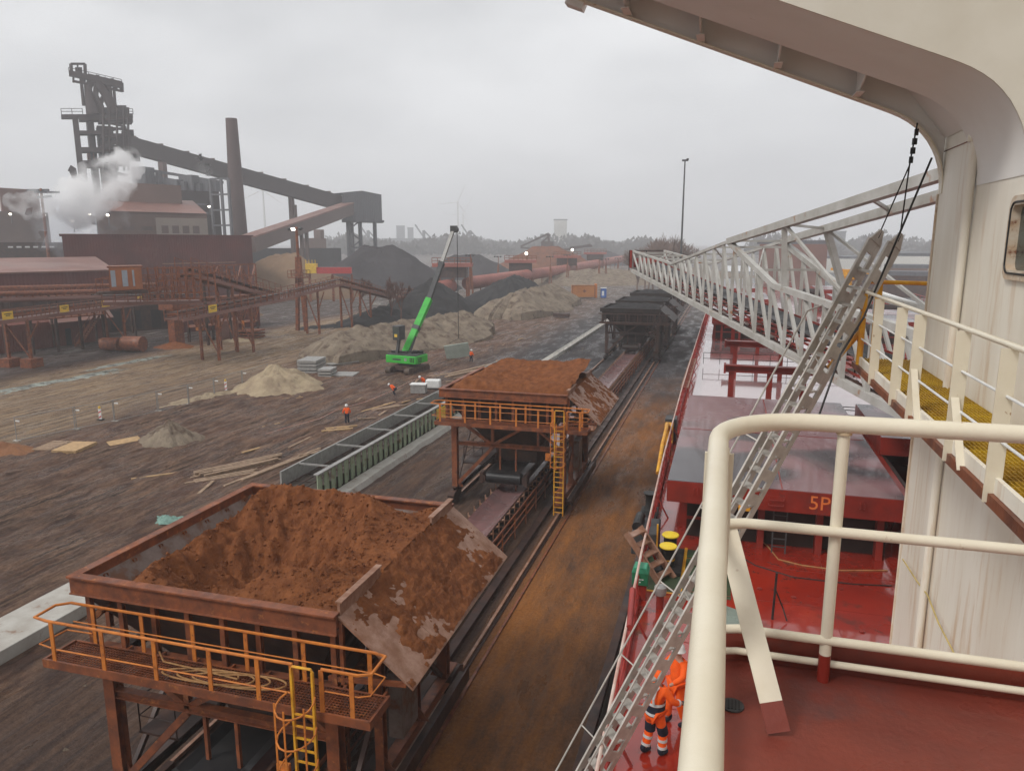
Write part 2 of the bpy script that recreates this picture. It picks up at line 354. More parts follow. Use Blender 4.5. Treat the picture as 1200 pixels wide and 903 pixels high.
    wet = rng(noi(mapping((1, .3, 1)), .6, 7), .36, .56, .14, .85); L.new(wet, b.inputs['Roughness'])
    bm = N.new('ShaderNodeBump'); bm.inputs['Distance'].default_value = .42; hgt = mth('ADD', mth('MULTIPLY', noi(iso, 4.2, 10, .78), .8), mth('MULTIPLY', noi(along, 2.2, 5, .6, .3), .55))
    amt = rng(sep.outputs[0], -9.5, -8.5, 1., .45); L.new(mth('MULTIPLY', hgt, amt), bm.inputs['Height']); L.new(bm.outputs[0], b.inputs['Normal'])
    return m
QX = -3.35
mb = MB()
for (x0, x1, y0, y1) in ((-2900, QX, -400, 2900), (QX, 2900, 520, 2900), (75, 2900, -400, 520)):
    nx = 1; mb.add([(x0, y0, 0), (x1, y0, 0), (x1, y1, 0), (x0, y1, 0)], [(0, 1, 2, 3)])
struct(mb.build('ground', ground_material()))
wm = pmat('harbour_water', (.030, .045, .045), (.04, .055, .05), .05, .08, None, .06, .8)
struct(MB().bx(QX+.02, 74.9, -400, 519.9, -6, -3.6).build('water', wm))
struct(MB().bx(QX-.45, QX+.001, -60, 519, -8, -.004).build('quay_wall', M['concrete']))
struct(MB().bx(QX-.35, QX-.02, -60, 300, .002, .16).build('quay_kerb', M['rustdark'], bevel=.02))

# haze
hz = MB().bx(-3000, 3000, -500, 3000, -9, 190).build('haze', [])
hm = bpy.data.materials.new('haze_air'); hm.use_nodes = True; hn = hm.node_tree; hn.nodes.clear()
pv = hn.nodes.new('ShaderNodeVolumePrincipled'); pv.inputs['Color'].default_value = (.96, .975, 1, 1); pv.inputs['Density'].default_value = .00072; pv.inputs['Anisotropy'].default_value = .0
ho = hn.nodes.new('ShaderNodeOutputMaterial'); hn.links.new(pv.outputs[0], ho.inputs['Volume']); hz.data.materials.append(hm); struct(hz, 'stuff')

# --------------------------------------------------------- heaps
def heap(name, c, rx, ry, h, mat, rz=0, seed=0, amp=.12, ridge=0.0, n=72, rings=30, pw=1.0, peakx=0.0, fr=1.0):
    mb = MB(); cx, cy = c[0], c[1]; o = [(0, 0, 0)]; vs = []; fs = []
    def H(u, v):
        d = math.hypot(u, v)
        if ridge: d = math.hypot(max(0, abs(u)-ridge)/(1-ridge), v)
        return max(0, 1-d)**pw
    for i in range(rings+1):
        for k in range(n):
            a = 2*math.pi*k/n; rr = i/rings
            wob = 1+amp*1.4*fbm(math.cos(a)*1.5+seed, math.sin(a)*1.5, seed)
            u = rr*math.cos(a); v = rr*math.sin(a)
            x = (u+peakx*(1-rr))*rx*wob; y = v*ry*wob
            z = h*H(u, v) + (1 - rr**4)*h*amp*fbm(x*.5*fr/ (h*.25+.3)+seed, y*.5*fr/(h*.25+.3), seed, 6)
            z += (1-rr**6)*.025*h*fbm(x*3*fr/(h*.3+.3), y*3*fr/(h*.3+.3), seed+9, 4)
            if i == rings: z = -.25
            vs.append((x*math.cos(rz)-y*math.sin(rz), x*math.sin(rz)+y*math.cos(rz), z))
    for i in range(rings):
        for k in range(n): fs.append((i*n+k, i*n+(k+1) % n, (i+1)*n+(k+1) % n, (i+1)*n+k))
    mb.add(vs, fs); return mb.build(name, mat, smooth=True, loc=(cx, cy, 0))
def toward(a, b): return math.atan2(b.y-a.y, b.x-a.x)
def hz_at(px, py, base):                    # height of the sight line above a ground point
    r = ray(px, py); return EYE.z + r.z*math.hypot(base.x, base.y)/math.hypot(r.x, r.y)

p = gp(200, 517); tag(heap('soil_heap', p, 2.9, 2.5, 1.75, M['clay'], seed=3, amp=.16), 'small cone of greyish brown soil beside the plywood sheets', 'heap')
p = gp(325, 455); tag(heap('sand_heap', p, 5.4, 4.6, 2.7, M['sand'], seed=5, amp=.15), 'pale sandy heap in front of the stacked concrete slabs', 'heap')
p = gp(262, 462); tag(heap('sand_spill', (p.x-.5, p.y-2, 0), 1.3, 5, .5, M['sand'], seed=8, amp=.3, rz=-.25), 'low pale sand spill stretching from the sand heap to the fence', 'sand')
a, b = gp(395, 436), gp(590, 388)
a = Vector((-50, 80, 0)); b = Vector((-40, 130, 0))
tag(heap('spoil_bank', (-46.5, 107, 0), 23, 8, 3.9, M['clay'], rz=toward(a, b), seed=11, amp=.16, ridge=.72, n=150, rings=44, pw=.9), 'long grey tan spoil bank behind the green crane', 'spoil bank')
tag(heap('spoil_bank', (-43.5, 170, 0), 29, 9, 5.2, M['clay'], rz=R(88), seed=14, amp=.14, ridge=.6, n=120, rings=36, pw=.9), 'further spoil bank running towards the orange container', 'spoil bank')
for i, (px, py, D, rx, ry, h, mt, lb, rz) in enumerate((
    (600, 362, 205, 30, 12, 6.6, 'coal', 'jet black coal heap behind the slim rust mast', 1.7),
    (505, 372, 168, 22, 12, 7.4, 'coal', 'jet black coal heap under the boom of the green crane', 1.9),
    (445, 372, 150, 12, 7, 3.0, 'coal', 'low black coal spill left of the crane boom', 1.5),
    (447, 345, 250, 27, 20, 14.3, 'greypile', 'big steep grey coke heap behind the bare trees', .3),
    (550, 330, 330, 26, 18, 10.2, 'greypile', 'grey coke heap behind the crane boom tip', .5),
    (640, 325, 400, 34, 24, 13.2, 'orefar', 'long brown ore heap under the bucket wheel stacker', .2),
    (705, 320, 520, 30, 30, 9, 'greypile', 'distant grey heap left of the conveyor boom tip', .2),
    (338, 345, 235, 27, 20, 12.0, 'tanpile', 'broad tan ore heap behind the floodlight mast', -.3),
    (247, 350, 172, 10, 6, 4.2, 'tanpile', 'ochre heap glimpsed beneath the sloping conveyor', .3),
    (785, 330, 360, 40, 30, 4, 'clay', 'low pale rolling heap beyond the dark hoppers', .3),
    (700, 345, 300, 36, 26, 5, 'clay', 'pale rolling spoil behind the orange container', .9))):
    q = dp(px, py, D)
    tag(heap('ore_heap' if 'ore' in lb else 'coke_heap' if 'coke' in lb else 'coal_heap' if 'coal' in lb else 'heap', (q.x, q.y, 0), rx, ry, h, M[mt], rz=rz, seed=20+i, amp=.07 if h > 9 else .13, ridge=.2, n=90, rings=26), lb, 'heap')

# --------------------------------------------------------- crane rails & white slab
for x, lb in ((-8.72, 'steel crane rail along the rust stained quay apron'), (-15.5, 'steel crane rail on the landward side of the conveyor')):
    t = thing('crane_rail', lb, 'rail', (x, 0, 0), group='rails under the hoppers')
    MB().bx(-.16, .16, -40, 330, 0, .05).build('rail_base', M['rustdark'], t)
    m_ = MB().bx(-.035, .035, -40, 330, .05, .16); m_.bx(-.06, .06, -40, 330, .16, .20).build('rail_head', M['wornsteel'], t)
t = thing('rail_trench', 'rusty guard strip beside the seaward crane rail', 'strip', (-8.2, 0, 0)); MB().bx(-.05, .05, -40, 330, 0, .07).build('strip', M['rust'], t)
mb = MB().bx(-28, -25.6, -5, 38, 0, .55); tag(mb.build('concrete_beam', M['concrete'], bevel=.03), 'broad pale concrete foundation beam at the left edge', 'beam')
mb = MB()
def ledge(u, v):
    y = 38+v*66; x = -23.1+u*(1.1+.18*fbm(y*.3, 1)); return (x, y, .34 if 0 < u < 1 else (.30 if u == 0 else 0))
mb.grid(ledge, 6, 140); tag(mb.build('concrete_ledge', M['concrete'], smooth=False), 'white concrete ledge at the foot of the green sheet wall', 'ledge')
tag(MB().bx(-23.0, -22.0, 104, 190, 0, .35).build('concrete_ledge', M['concrete']), 'distant pale concrete strip leading to the dark hoppers', 'ledge')

# formwork basin
t = thing('formwork_wall', 'long green corrugated formwork wall with open trough behind', 'wall', (0, 0, 0))
mb = MB(); y = 38.0; k = 0
while y < 84:
    mb.prism([(-23.15, y, .3), (-23.15, y+.34, .3), (-23.30, y+.42, .3), (-23.30, y+.76, .3)][0:4] + [(-23.36, y+.76, .3), (-23.36, y+.40, .3), (-23.21, y+.30, .3), (-23.21, y, .3)], (0, 0, 1.52)); y += .84
mb.build('corrugated_sheet', M['sheet'], t)
mb = MB().bx(-23.42, -23.10, 38, 84, 1.83, 1.91); mb.build('top_rail', M['steelgrey'], t)
mb = MB().bx(-25.75, -25.63, 38, 84, .0, 1.88); mb.build('back_wall', M['steelgrey'], t)
for i in range(10): MB().beam((-25.63, 40+i*4.7, 1.82), (-23.42, 40+i*4.7, 1.82), .10, .10).build('cross_tie', M['steelgrey'], t)
MB().bx(-25.62, -23.42, 38, 84, .01, .9).build('trough_floor', M['oldmud'], t)
mb = MB()
for i in range(30): 
    y = 39+i*1.5; mb.beam((-25.5, y, 1.0), (-23.6, y+.1, 1.0), .06)
for x in (-25.3, -24.6, -23.9): mb.beam((x, 38, 1.08), (x, 84, 1.08), .06)
mb.build('rebar_grid', M['rustdark'], t)
MB().bx(-23.14, -23.04, 57.2, 59.2, .5, 1.7).build('panel', M['sign'], t)
t = thing('guard_rail', 'yellow guard frame across the trough end', 'rail', (-24.6, 86.5, 0)); mb = MB()
for x in (-2.3, 0, 2.3): mb.beam((x, 0, 0), (x, 0, 1.3), .09)
for z in (.7, 1.3): mb.beam((-2.3, 0, z), (2.3, 0, z), .09)
mb.build('frame', M['yellowpaint'], t)
t = thing('fence_line', 'low dark railing following the far concrete strip', 'fence', (-21.8, 0, 0)); mb = MB()
railing(mb, [(0, 96, 0), (0, 190, 0)], 1.0, 3, .035); mb.build('rails', M['steelgrey'], t)

# --------------------------------------------------------- hoppers
def make_hopper(label, worn=True):
    t = thing('ore_hopper', label, 'hopper', (-12.1, 14.4, 0), group='travelling ore hoppers on the quay rails')
    L_, R_, Yb = -4.1, 3.6, 7.8
    # rim
    def rim(a, b, nm='rim_beam'):
        m_ = MB(); m_.beam((a[0], a[1], a[2]-.07), (b[0], b[1], b[2]-.07), .10, .48); m_.beam((a[0], a[1], a[2]+.17), (b[0], b[1], b[2]+.17), .28, .06); m_.beam((a[0], a[1], a[2]-.31), (b[0], b[1], b[2]-.31), .2, .04); o = m_.build(nm, M['rust' if nm == 'rim_beam' else 'wornsteel'], t, bevel=.008); return o
    rim((L_-.13, 0, 6.86), (R_+.05, 0, 6.86)); rim((L_-.13, Yb, 6.86), (R_+.05, Yb, 6.86)); rim((L_, .13, 6.86), (L_, Yb-.13, 6.86))
    for y0, y1 in ((.13, 2.3), (5.9, Yb-.13)):
        m_ = MB(); m_.prism([(R_, y0, 6.66), (R_, y0, 7.28), (R_, y1, 7.28), (R_, y1, 6.66)], (.07, 0, 0)); m_.bx(R_-.05, R_+.12, y0, y1, 7.28, 7.32)
        m_.build('side_plate', M['wornsteel'], t)
    # bin
    m_ = MB(); T = [(L_, 0, 6.8), (R_, 0, 6.8), (R_, Yb, 6.8), (L_, Yb, 6.8)]; B_ = [(-1.2, 2.2, 3.0), (1.2, 2.2, 3.0), (1.2, 5.6, 3.0), (-1.2, 5.6, 3.0)]
    m_.add(T+B_, [(i, (i+1) % 4, 4+(i+1) % 4, 4+i) for i in range(4)])
    o = m_.build('bin_lining', M['binwall'], t)
    m_ = MB(); T = [(L_-.06, -.02, 6.7), (R_+.06, -.02, 6.7), (R_+.06, Yb+.02, 6.7), (L_-.06, Yb+.02, 6.7)]; B_ = [(-1.3, 2.1, 2.95), (1.3, 2.1, 2.95), (1.3, 5.7, 2.95), (-1.3, 5.7, 2.95)]
    m_.add(T+B_, [(i, (i+1) % 4, 4+(i+1) % 4, 4+i) for i in range(4)])
    o = m_.build('bin', M['rustdark'], t); sd = o.modifiers.new('s', 'SOLIDIFY'); sd.thickness = .04; sd.offset = 0
    MB().bx(-1.3, 1.3, 2.1, 5.7, 2.2, 3.05).build('outlet_chute', M['rustdark'], t)
    # apron
    for i in range(4):
        y0 = .05+i*1.95; m_ = MB(); m_.prism([(R_+.05, y0, 6.98), (R_+.05, y0+1.93, 6.98), (R_+1.95, y0+1.93, 5.42), (R_+1.95, y0, 5.42)], (-.02, 0, -.05)); m_.build('apron_plate', M['wornsteel'], t)
    for y in (.1, 2.6, 5.1, 7.7): m_ = MB(); m_.beam((R_-.3, y, 5.3), (R_+1.75, y, 5.48), .08, .12); m_.beam((R_+.1, y, 6.85), (R_+.1, y, 5.2), .1); m_.build('apron_bracket', M['rust'], t)
    MB().bx(R_-.05, R_+.07, 2.3, 5.9, 6.7, 6.93).build('apron_sill', M['rust'], t)
    # studs under rim
    for i in range(8): x = L_+.3+i*1.04; MB().hbeam((x, .12, 5.1), (x, .12, 6.7), .14, .14, .02).build('rim_stud', M['rust'], t)
    for i in range(7): y = .9+i*1.05; MB().hbeam((L_+.08, y, 5.1), (L_+.08, y, 6.7), .14, .14, .02).build('rim_stud', M['rust'], t)
    # legs
    for x in (-3.3, 3.4):
        for y in (.1, 7.3):
            m_ = MB(); m_.hbeam((x, y, .95), (x, y, 5.1), .34, .34, .035); m_.prism([(x-.17, y, .95), (x-.17, y, 1.6), (x-.5, y, .95)] if x > 0 else [(x+.17, y, .95), (x+.17, y, 1.6), (x+.5, y, .95)], (0, .03, 0)); m_.build('leg', M['rust'], t)
    for y in (2.5, 4.9):
        m_ = MB(); m_.hbeam((3.4, y, .95), (3.4, y, 5.1), .26, .26, .03); m_.prism([(3.4, y, .95), (3.4, y, 1.5), (3.85, y, .95)], (0, .03, 0)); m_.build('column', M['rust'], t)
    # frames
    for y in (.1, 7.3):
        m_ = MB(); m_.hbeam((-3.5, y, 4.98), (3.6, y, 4.98), .3, .28, .03, up=(0, 0, 1)); m_.hbeam((-3.2, y-.02, 3.75), (3.3, y-.02, 3.75), .22, .24, .025, up=(0, 0, 1)); m_.build('cross_beam', M['rust'], t)
        m_ = MB(); m_.hbeam((-3.1, y, 1.2), (-.9, y, 3.6), .2, .2, .02); m_.beam((-.9, y, 3.75), (-2.6, y, 4.85), .16); m_.beam((-.9, y, 3.75), (.9, y, 4.85), .16)
        m_.beam((3.2, y, 3.8), (1.9, y, 4.85), .14); m_.hbeam((-.9, y, 3.6), (-.9, y, 4.85), .16, .16, .02); m_.beam((.55, y, 1.0), (.55, y, 3.65), .1); m_.beam((1.9, y, 3.75), (1.9, y, 4.85), .12); m_.beam((-.45, y+.05, 2.2), (-.45, y+.05, 3.65), .1)
        m_.build('brace', M['rust'], t)
    for x in (-3.3, 3.4):
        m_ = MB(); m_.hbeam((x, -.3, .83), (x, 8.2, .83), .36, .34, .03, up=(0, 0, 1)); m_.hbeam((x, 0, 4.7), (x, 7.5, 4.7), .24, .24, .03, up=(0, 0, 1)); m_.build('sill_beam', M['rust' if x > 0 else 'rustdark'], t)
        m_ = MB(); m_.beam((x, .5, 1.2), (x, 3.6, 4.6), .13); m_.beam((x, 7.0, 1.2), (x, 3.8, 4.6), .13); m_.build('brace', M['rustdark'], t)
        for y in (-.1, 8.0):
            b_ = MB().prism([(x-.2, y-.75, .62), (x-.2, y-.55, .22), (x-.2, y+.55, .22), (x-.2, y+.75, .62), (x-.2, y+.4, .8), (x-.2, y-.4, .8)], (.4, 0, 0)).build('bogie', M['rustdark'], t)
            for dy in (-.4, .4): MB().cyl((x-.08, y+dy, .4), (x+.08, y+dy, .4), .2, 16).build('wheel', M['wornsteel'], b_, smooth=True)
    m_ = MB(); m_.bx(3.68, 3.98, -.2, 8.1, .55, .75); m_.bx(4.0, 4.05, -.2, 8.1, .5, 1.0); m_.build('cable_channel', M['rustdark'], t)
    MB().bx(3.3, 3.75, 3.2, 4.3, 1.5, 3.5).build('control_cabinet', M['binwall'], t, bevel=.02)
    m_ = MB(); m_.bx(3.2, 3.7, -.95, -.55, .7, 1.35); m_.obox((3.3, -.9, 1.55), (.5, .12, .12), .4, 0, -.3); m_.build('cable_drum_box', M['rust'], t)
    # platform
    m_ = MB(); x = -4.0
    while x < 4.95: m_.bx(x, x+.012, -1.1, -.2, 5.235, 5.262); x += .085
    for y in [-1.1+.09*i for i in range(11)]: m_.bx(-4.0, 4.95, y, y+.012, 5.232, 5.259)
    m_.build('platform_grating', M['rust'], t)
    m_ = MB(); m_.bx(-4.08, 5.0, -1.18, -1.12, 5.08, 5.30); m_.bx(-4.08, 5.0, -.2, -.15, 5.08, 5.28); m_.bx(-4.12, -4.06, -1.18, -.2, 5.08, 5.30); m_.bx(4.98, 5.04, -1.18, -.15, 5.08, 5.30)
    for i in range(9): m_.bx(-3.6+i*1.05, -3.54+i*1.05, -1.12, .1, 5.06, 5.22)
    m_.build('platform_frame', M['rust'], t)
    # hand rail loop
    m_ = MB(); h0 = 5.3
    for z in (h0+1.05,):
        m_.tube([(3.12, -1.12, z), (-3.9, -1.12, z), (-4.35, -1.05, z), (-4.38, -.4, z), (-4.1, -.18, z), (4.7, -.18, z), (5.0, -.25, z), (5.02, -1.0, z), (4.75, -1.12, z), (3.85, -1.12, z)], .038, 8)
    for z in (h0+.52,):
        m_.tube([(2.45, -1.12, z), (-3.9, -1.12, z)], .018, 6) if False else m_.tube([(-3.5, -.2, z-.25), (-4.2, -.3, z-.2), (-4.3, -1.05, z-.2), (-3.7, -1.12, z-.22), (3.12, -1.12, z-.2)], .022, 6)
        m_.tube([(3.85, -1.12, z), (4.75, -1.12, z), (4.98, -1.0, z), (4.98, -.25, z), (4.7, -.18, z), (-4.1, -.18, z)], .018, 6)
    m_.build('hand_rail', M['orange'], t, smooth=True)
    for x in (-3.75, -2.2, -.65, .9, 2.2, 3.1, 3.85, 4.6): MB().beam((x, -1.14, 5.1), (x, -1.14, 6.33), .11, .03, up=(0, 1, 0)).build('rail_post', M['orange'], t)
    for x in (-3.45, -1.9, -.35, 1.2, 2.8, 4.55): MB().beam((x, -.16, 5.15), (x, -.16, 6.33), .11, .03, up=(0, 1, 0)).build('rail_post', M['orange'], t)
    # ladder and cage
    m_ = MB()
    for x in (3.2, 3.73): m_.beam((x, -1.3, .25), (x, -1.3, 6.35), .055, .07)
    for i in range(17): m_.beam((3.2, -1.3, .45+i*.3), (3.73, -1.3, .45+i*.3), .04)
    m_.tube([(3.2, -1.3, 6.35), (3.23, -1.3, 6.42), (3.70, -1.3, 6.42), (3.73, -1.3, 6.35)], .032, 6)
    ld = m_.build('ladder', M['yellowpaint'], t)
    m_ = MB()
    for z in (5.75, 5.0, 4.2, 3.4): m_.tube([(3.465+.42*math.cos(a)*(1 if k_ else 1), -1.62-.45*math.sin(a), z-.10*math.sin(a)) for k_, a in enumerate([R(-35+i_*25) for i_ in range(11)])], .022, 6)
    for q in ((3.1, -1.86), (3.465, -2.07), (3.83, -1.86)): m_.beam((q[0], q[1], 3.2), (q[0], q[1], 5.85), .045, .015)
    m_.build('ladder_cage', M['orange'], ld)
    m_ = MB(); m_.obox((2.85, -1.3, 3.7), (.32, .1, .42)); m_.obox((2.85, -1.37, 3.7), (.16, .06, .16)); m_.build('switch_box', M['orange'], t)
    m_ = MB(); m_.bx(3.42, 3.5, -.7, -.3, 2.4, 2.9); m_.build('warning_plate', M['orange'], t)
    # feeder belt under the bin
    f_ = MB().grid(lambda u, v: (-.95+u*1.9, -.5+v*8.5, 2.25+(.10 if abs(u-.5) > .4 else 0)), 6, 4); f_.build('feeder_belt', M['rubber'], t)
    m_ = MB().cyl((-1.05, -.5, 1.95), (1.05, -.5, 1.95), .34, 22); m_.build('head_drum', M['rubber'], t, smooth=True)
    m_ = MB()
    for x in (-1.25, 1.12): m_.bx(x, x+.12, -.7, 8, 1.7, 2.1)
    for x in (-1.45, 1.25): m_.bx(x, x+.2, -.75, -.2, 1.6, 2.25)
    m_.build('feeder_frame', M['rustdark'], t)
    m_ = MB(); m_.bx(-2.9, -1.6, .4, 7.6, 2.35, 2.42); railing(m_, [(-1.65, .4, 2.4), (-2.85, .4, 2.4), (-2.85, 7.6, 2.4)], 1.0, 1.8, .02); m_.build('service_walkway', M['rustdark'], t)
    # rear corner railing
    m_ = MB(); z = 2.9
    m_.bx(2.4, 3.8, 8.3, 9.6, 2.85, 2.93)
    for zz in (z+.5, z+1.05): m_.tube([(2.4, 8.3, zz), (2.4, 9.3, zz), (2.7, 9.6, zz), (3.5, 9.6, zz), (3.8, 9.3, zz), (3.8, 8.2, zz)], .03, 6)
    for q in ((2.4, 8.4), (2.4, 9.5), (3.1, 9.6), (3.8, 9.5), (3.8, 8.4)): m_.beam((q[0], q[1], z), (q[0], q[1], z+1.05), .05)
    m_.build('rear_railing', M['orange'], t)
    return t
hp = make_hopper('nearest rust brown ore hopper with a cratered ore heap')
h2 = dup(hp, (-12.1, 40.9, 0), 0, 'second rust brown hopper, heaped flat with ore')
h3 = dup(hp, (-11.9, 98.5, 0), 0, 'first of the dark coal dusted hoppers at the quay end')
h4 = dup(hp, (-11.8, 112, 0), 0, 'middle dark coal dusted hopper at the quay end')
h5 = dup(hp, (-11.8, 129, 0), 0, 'farthest dark coal dusted hopper, at the very quay end')
# the three far hoppers are coated black with coal
for h in (h3, h4, h5):
    for ch in h.children_recursive:
        if ch.type == 'MESH' and len(ch.material_slots):
            ch.data = ch.data.copy()
            ch.data.materials[0] = M['rustdark'] if ch.name.split('.')[0] in ('leg', 'cross_beam', 'brace', 'hand_rail', 'rail_post', 'ladder', 'platform_frame') else M['dark']

def ore_surface(y0, fn, name, label, mat, x0=-16.15, x1=-8.44, n=150):
    m_ = MB(); m_.grid(lambda u, v: (x0+u*(x1-x0), y0+.08+v*7.64, fn(u*7.7, v*7.64)), n, n); o = m_.build(name, mat, smooth=True); return tag(o, label, 'ore')
def sm(a, b, x): x = min(1, max(0, (x-a)/(b-a))); return x*x*(3-2*x)
def crater(x, y):
    # x 0 (left) .. 7.6, y 0 (front) .. 7.64
    n = fbm(x*.7, y*.7, 3); n2 = fbm(x*3, y*3, 8, 6); n3 = fbm(x*1.6+4, y*1.6, 1, 4)
    # outer surface of the load
    z = 6.0+1.45*sm(.1, 2.0, x)
    z += .45*math.exp(-((y-5.6)/.9)**2)*sm(.9, 2.4, x)*(1-sm(4.8, 6.6, x))
    z -= 1.3*sm(6.1, 7.6, y)*(.45+.55*sm(3.2, 5.4, x))
    z -= .62*(1-sm(0, 1.5, y))*(1-.5*(1-sm(1.5, 3, x)))
    k_ = sm(5.6, 7.2, x); z = z*(1-k_)+k_*(6.93+(.14 if 2.4 < y < 5.8 else 0))
    # bowl scooped into it
    r = math.hypot((x-3.75)*.95, (y-2.75)*.86) + .22*n3
    a_ = math.atan2(y-2.75, x-3.75)
    bowl = 5.15 + .98*max(0, r-.55) + .07*math.sin(a_*17+3*n)*min(1, r)
    bowl += .85*math.exp(-((x-5.0)**2+(y-1.2)**2)/.9)                 # loose cone at the front right
    bowl -= .35*math.exp(-((x-1.9)**2/.25+(y-2.2)**2/.5))             # notch on the left
    z = min(z+.12*n, bowl)
    return z + .045*n2 + .03*n3
ore_surface(14.4, crater, 'ore_heap', 'reddish brown ore with a deep crater in the nearest hopper', M['ore'], n=190)
def flat(x, y):
    n = fbm(x*.8+9, y*.8, 5); n2 = fbm(x*3.2, y*3.2, 2, 6)
    z = 6.9+.55*sm(0, 1.2, x)*sm(0, .9, y)+.25*sm(5.5, 7.6, x)*sm(2, 4, y)-.5*max(0, 1-math.hypot((x-4)/2.8, (y-3)/2.2)**2)+.3*sm(5.5, 7, y)*sm(.5, 2, x)
    return z + .13*n + .05*n2 - .25*(1-sm(0, .5, y))
ore_surface(40.9, flat, 'ore_heap', 'brown ore filling the second hopper to its brim', M['ore'])
for y0, lb in ((98.5, 'black coal filling the first of the dark hoppers'), (112, 'black coal filling the middle dark hopper'), (129, 'black coal filling the farthest dark hopper')):
    ore_surface(y0, lambda x, y: 6.7+.5*sm(0, 2, x)*sm(0, 2, y)*(1-sm(6, 7.6, x)*.4)+.15*fbm(x+y0, y, 4), 'coal_heap', lb, M['coal'], -15.95, -8.35, n=40)
def spill(y0, seed, amt, lab):
    m_ = MB()
    def f(u, v):
        y = v*7.7+.05; s = u*3.0-.55; x = -8.46+s*(.772 if s > 0 else 1.0); z = 6.99-max(s, 0)*.632
        th = amt*(.55-abs(v-.52)*1.5)*(1.0-u*.55)+.11*fbm(s*1.1+seed, y*1.1, seed)+.07*fbm(s*4, y*4, seed+3)+.025*fbm(s*11, y*11, seed+7)-.02
        if v > .72: th += amt*.5*(1-u)*.3
        return (x, y0+y, z+max(-.028, th) - (.12*(-s/.55)**2 if s < 0 else 0) - ((.3 if s < .05 and not (2.35 < y < 5.85) else 0)))
    m_.grid(f, 70, 150); tag(m_.build('ore_spill', M['ore'], smooth=True), lab, 'ore')
spill(14.4, 4, .42, 'loose brown ore spilled over the sloping apron of the nearest hopper')
spill(40.9, 9, .10, 'thin ore streaks on the sloping apron of the second hopper')
def lumps(parent, fn, x0, y0, n, seed, sx=7.5, sy=7.5):
    rnd = random.Random(seed); m_ = MB()
    for _ in range(n):
        u = rnd.uniform(.3, sx); v = rnd.uniform(.2, sy); s = .022*(1+3*rnd.random()**4); m_.obox((x0+u, y0+v, fn(u, v)+s*.3), (s*rnd.uniform(.8, 1.6), s, s*.8), rnd.random()*6, rnd.random()*3, rnd.random()*3)
    o = m_.build('lumps', M['ore'], parent); o['kind'] = 'stuff'; return o
oh = [o for o in C.objects if o.name.startswith('ore_heap') and o.get('label', '').startswith('reddish')][0]
lumps(oh, crater, -16.15, 14.48, 2600, 3)
# hose on the platform
m_ = MB(); pts = []
for i in range(120):
    a = i/119; th = a*2*math.pi*3.4; pts.append((-12.0+1.5*a+1.1*math.cos(th), 13.72+.30*math.sin(th+.4), 5.30+.02*math.sin(th*2)+.02*a*3))
pts = [(-13.3, 14.0, 5.55), (-13.1, 13.9, 5.36)] + pts; m_.tube(pts, .022, 6)
tag(m_.build('hose', M['hose'], smooth=True), 'coiled tan hose lying on the grating of the nearest hopper', 'hose')

# --------------------------------------------------------- quay conveyor
t = thing('quay_conveyor', 'long belt conveyor running under the hoppers', 'conveyor', (-11.8, 0, 0))
def belt(u, v):
    x = (u-.5)*1.7; return (x, -20+v*360, .965+.9*max(0, abs(x)-.42)*.58)
MB().grid(belt, 8, 60).build('belt', M['beltwet'], t, smooth=True)
m_ = MB()
for x in (-1.15, 1.05): m_.bx(x, x+.1, -20, 340, .62, .82)
for i in range(120): y = -20+i*3; m_.bx(-1.1, 1.1, y, y+.1, .5, .6); [m_.bx(x, x+.1, y, y+.1, 0, .6) for x in (-1.1, 1.0)]
m_.build('belt_frame', M['rustdark'], t)
m_ = MB(); m_.bx(-1.1, 1.1, -.05, .05, .66, .72); m_.cyl((-.42, 0, .80), (.42, 0, .80), .075, 8)
for sgn in (-1, 1): m_.cyl((sgn*.44, 0, .82), (sgn*1.0, 0, 1.12), .07, 10); m_.beam((sgn*1.02, 0, .7), (sgn*1.02, 0, 1.32), .06)
id0 = m_.build('idler', M['wornsteel'], t, smooth=True); id0.location.y = 18
for i in range(1, 95): o_ = id0.copy(); C.objects.link(o_); o_.parent = t; o_.location.y = 18+i*1.0
m_ = MB(); m_.bx(-.95, .95, -20, 340, .35, .40); m_.build('return_belt', M['rubber'], t)
t = thing('conveyor_railing', 'rusty three rail barrier along the seaward side of the quay conveyor', 'railing', (-10.25, 0, 0)); m_ = MB()
for z in (1.35, .95, .55): m_.beam((0, -20, z), (0, 330, z), .05, .14 if z > 1.2 else .06)
for i in range(150): m_.beam((0, -19+i*2.3, 0), (0, -19+i*2.3, 1.3), .06, .08)
m_.build('rails', M['rust'], t)
t = thing('cable_trough', 'dark cable trough beside the conveyor barrier', 'trough', (-9.55, 0, 0)); MB().bx(-.18, .18, -20, 330, 0, .22).build('trough', M['rustdark'], t)

# rutted mud as real relief over the flat base
def mud(name, x0, x1, y0, y1, nx, ny, amp, seed, lab):
    def f(u, v):
        x = x0+u*(x1-x0); y = y0+v*(y1-y0)
        e = min(1, u*8, (1-u)*8, v*30, (1-v)*30)
        wx = x + 1.2*math.sin(y*.045+seed) + .9*fbm(x*.05, y*.03, seed)
        r = abs(math.sin(wx*1.05+seed))**.6*.5 + .5*abs(math.sin(wx*2.3+1.3*fbm(x*.1, y*.05, 3)))**.8
        c = .5+.5*fbm(x*.12, y*.06, seed+4)
        z = amp*(r*c*.75 + .55*fbm(x*1.3, y*.7, seed, 5) + .22*fbm(x*5, y*4, seed+2, 3)) + amp*.35
        return (x, y, -.02+max(0, e)*(.03+max(0, z)))
    m_ = MB().grid(f, nx, ny); o = m_.build(name, bpy.data.materials['yard_ground'], smooth=True); struct(o)
mud('yard_mud', -53, -28.2, 15, 112, 230, 680, .20, 2, '')
mud('track_bed', -21.9, -15.8, 10, 104, 60, 560, .09, 5, '')
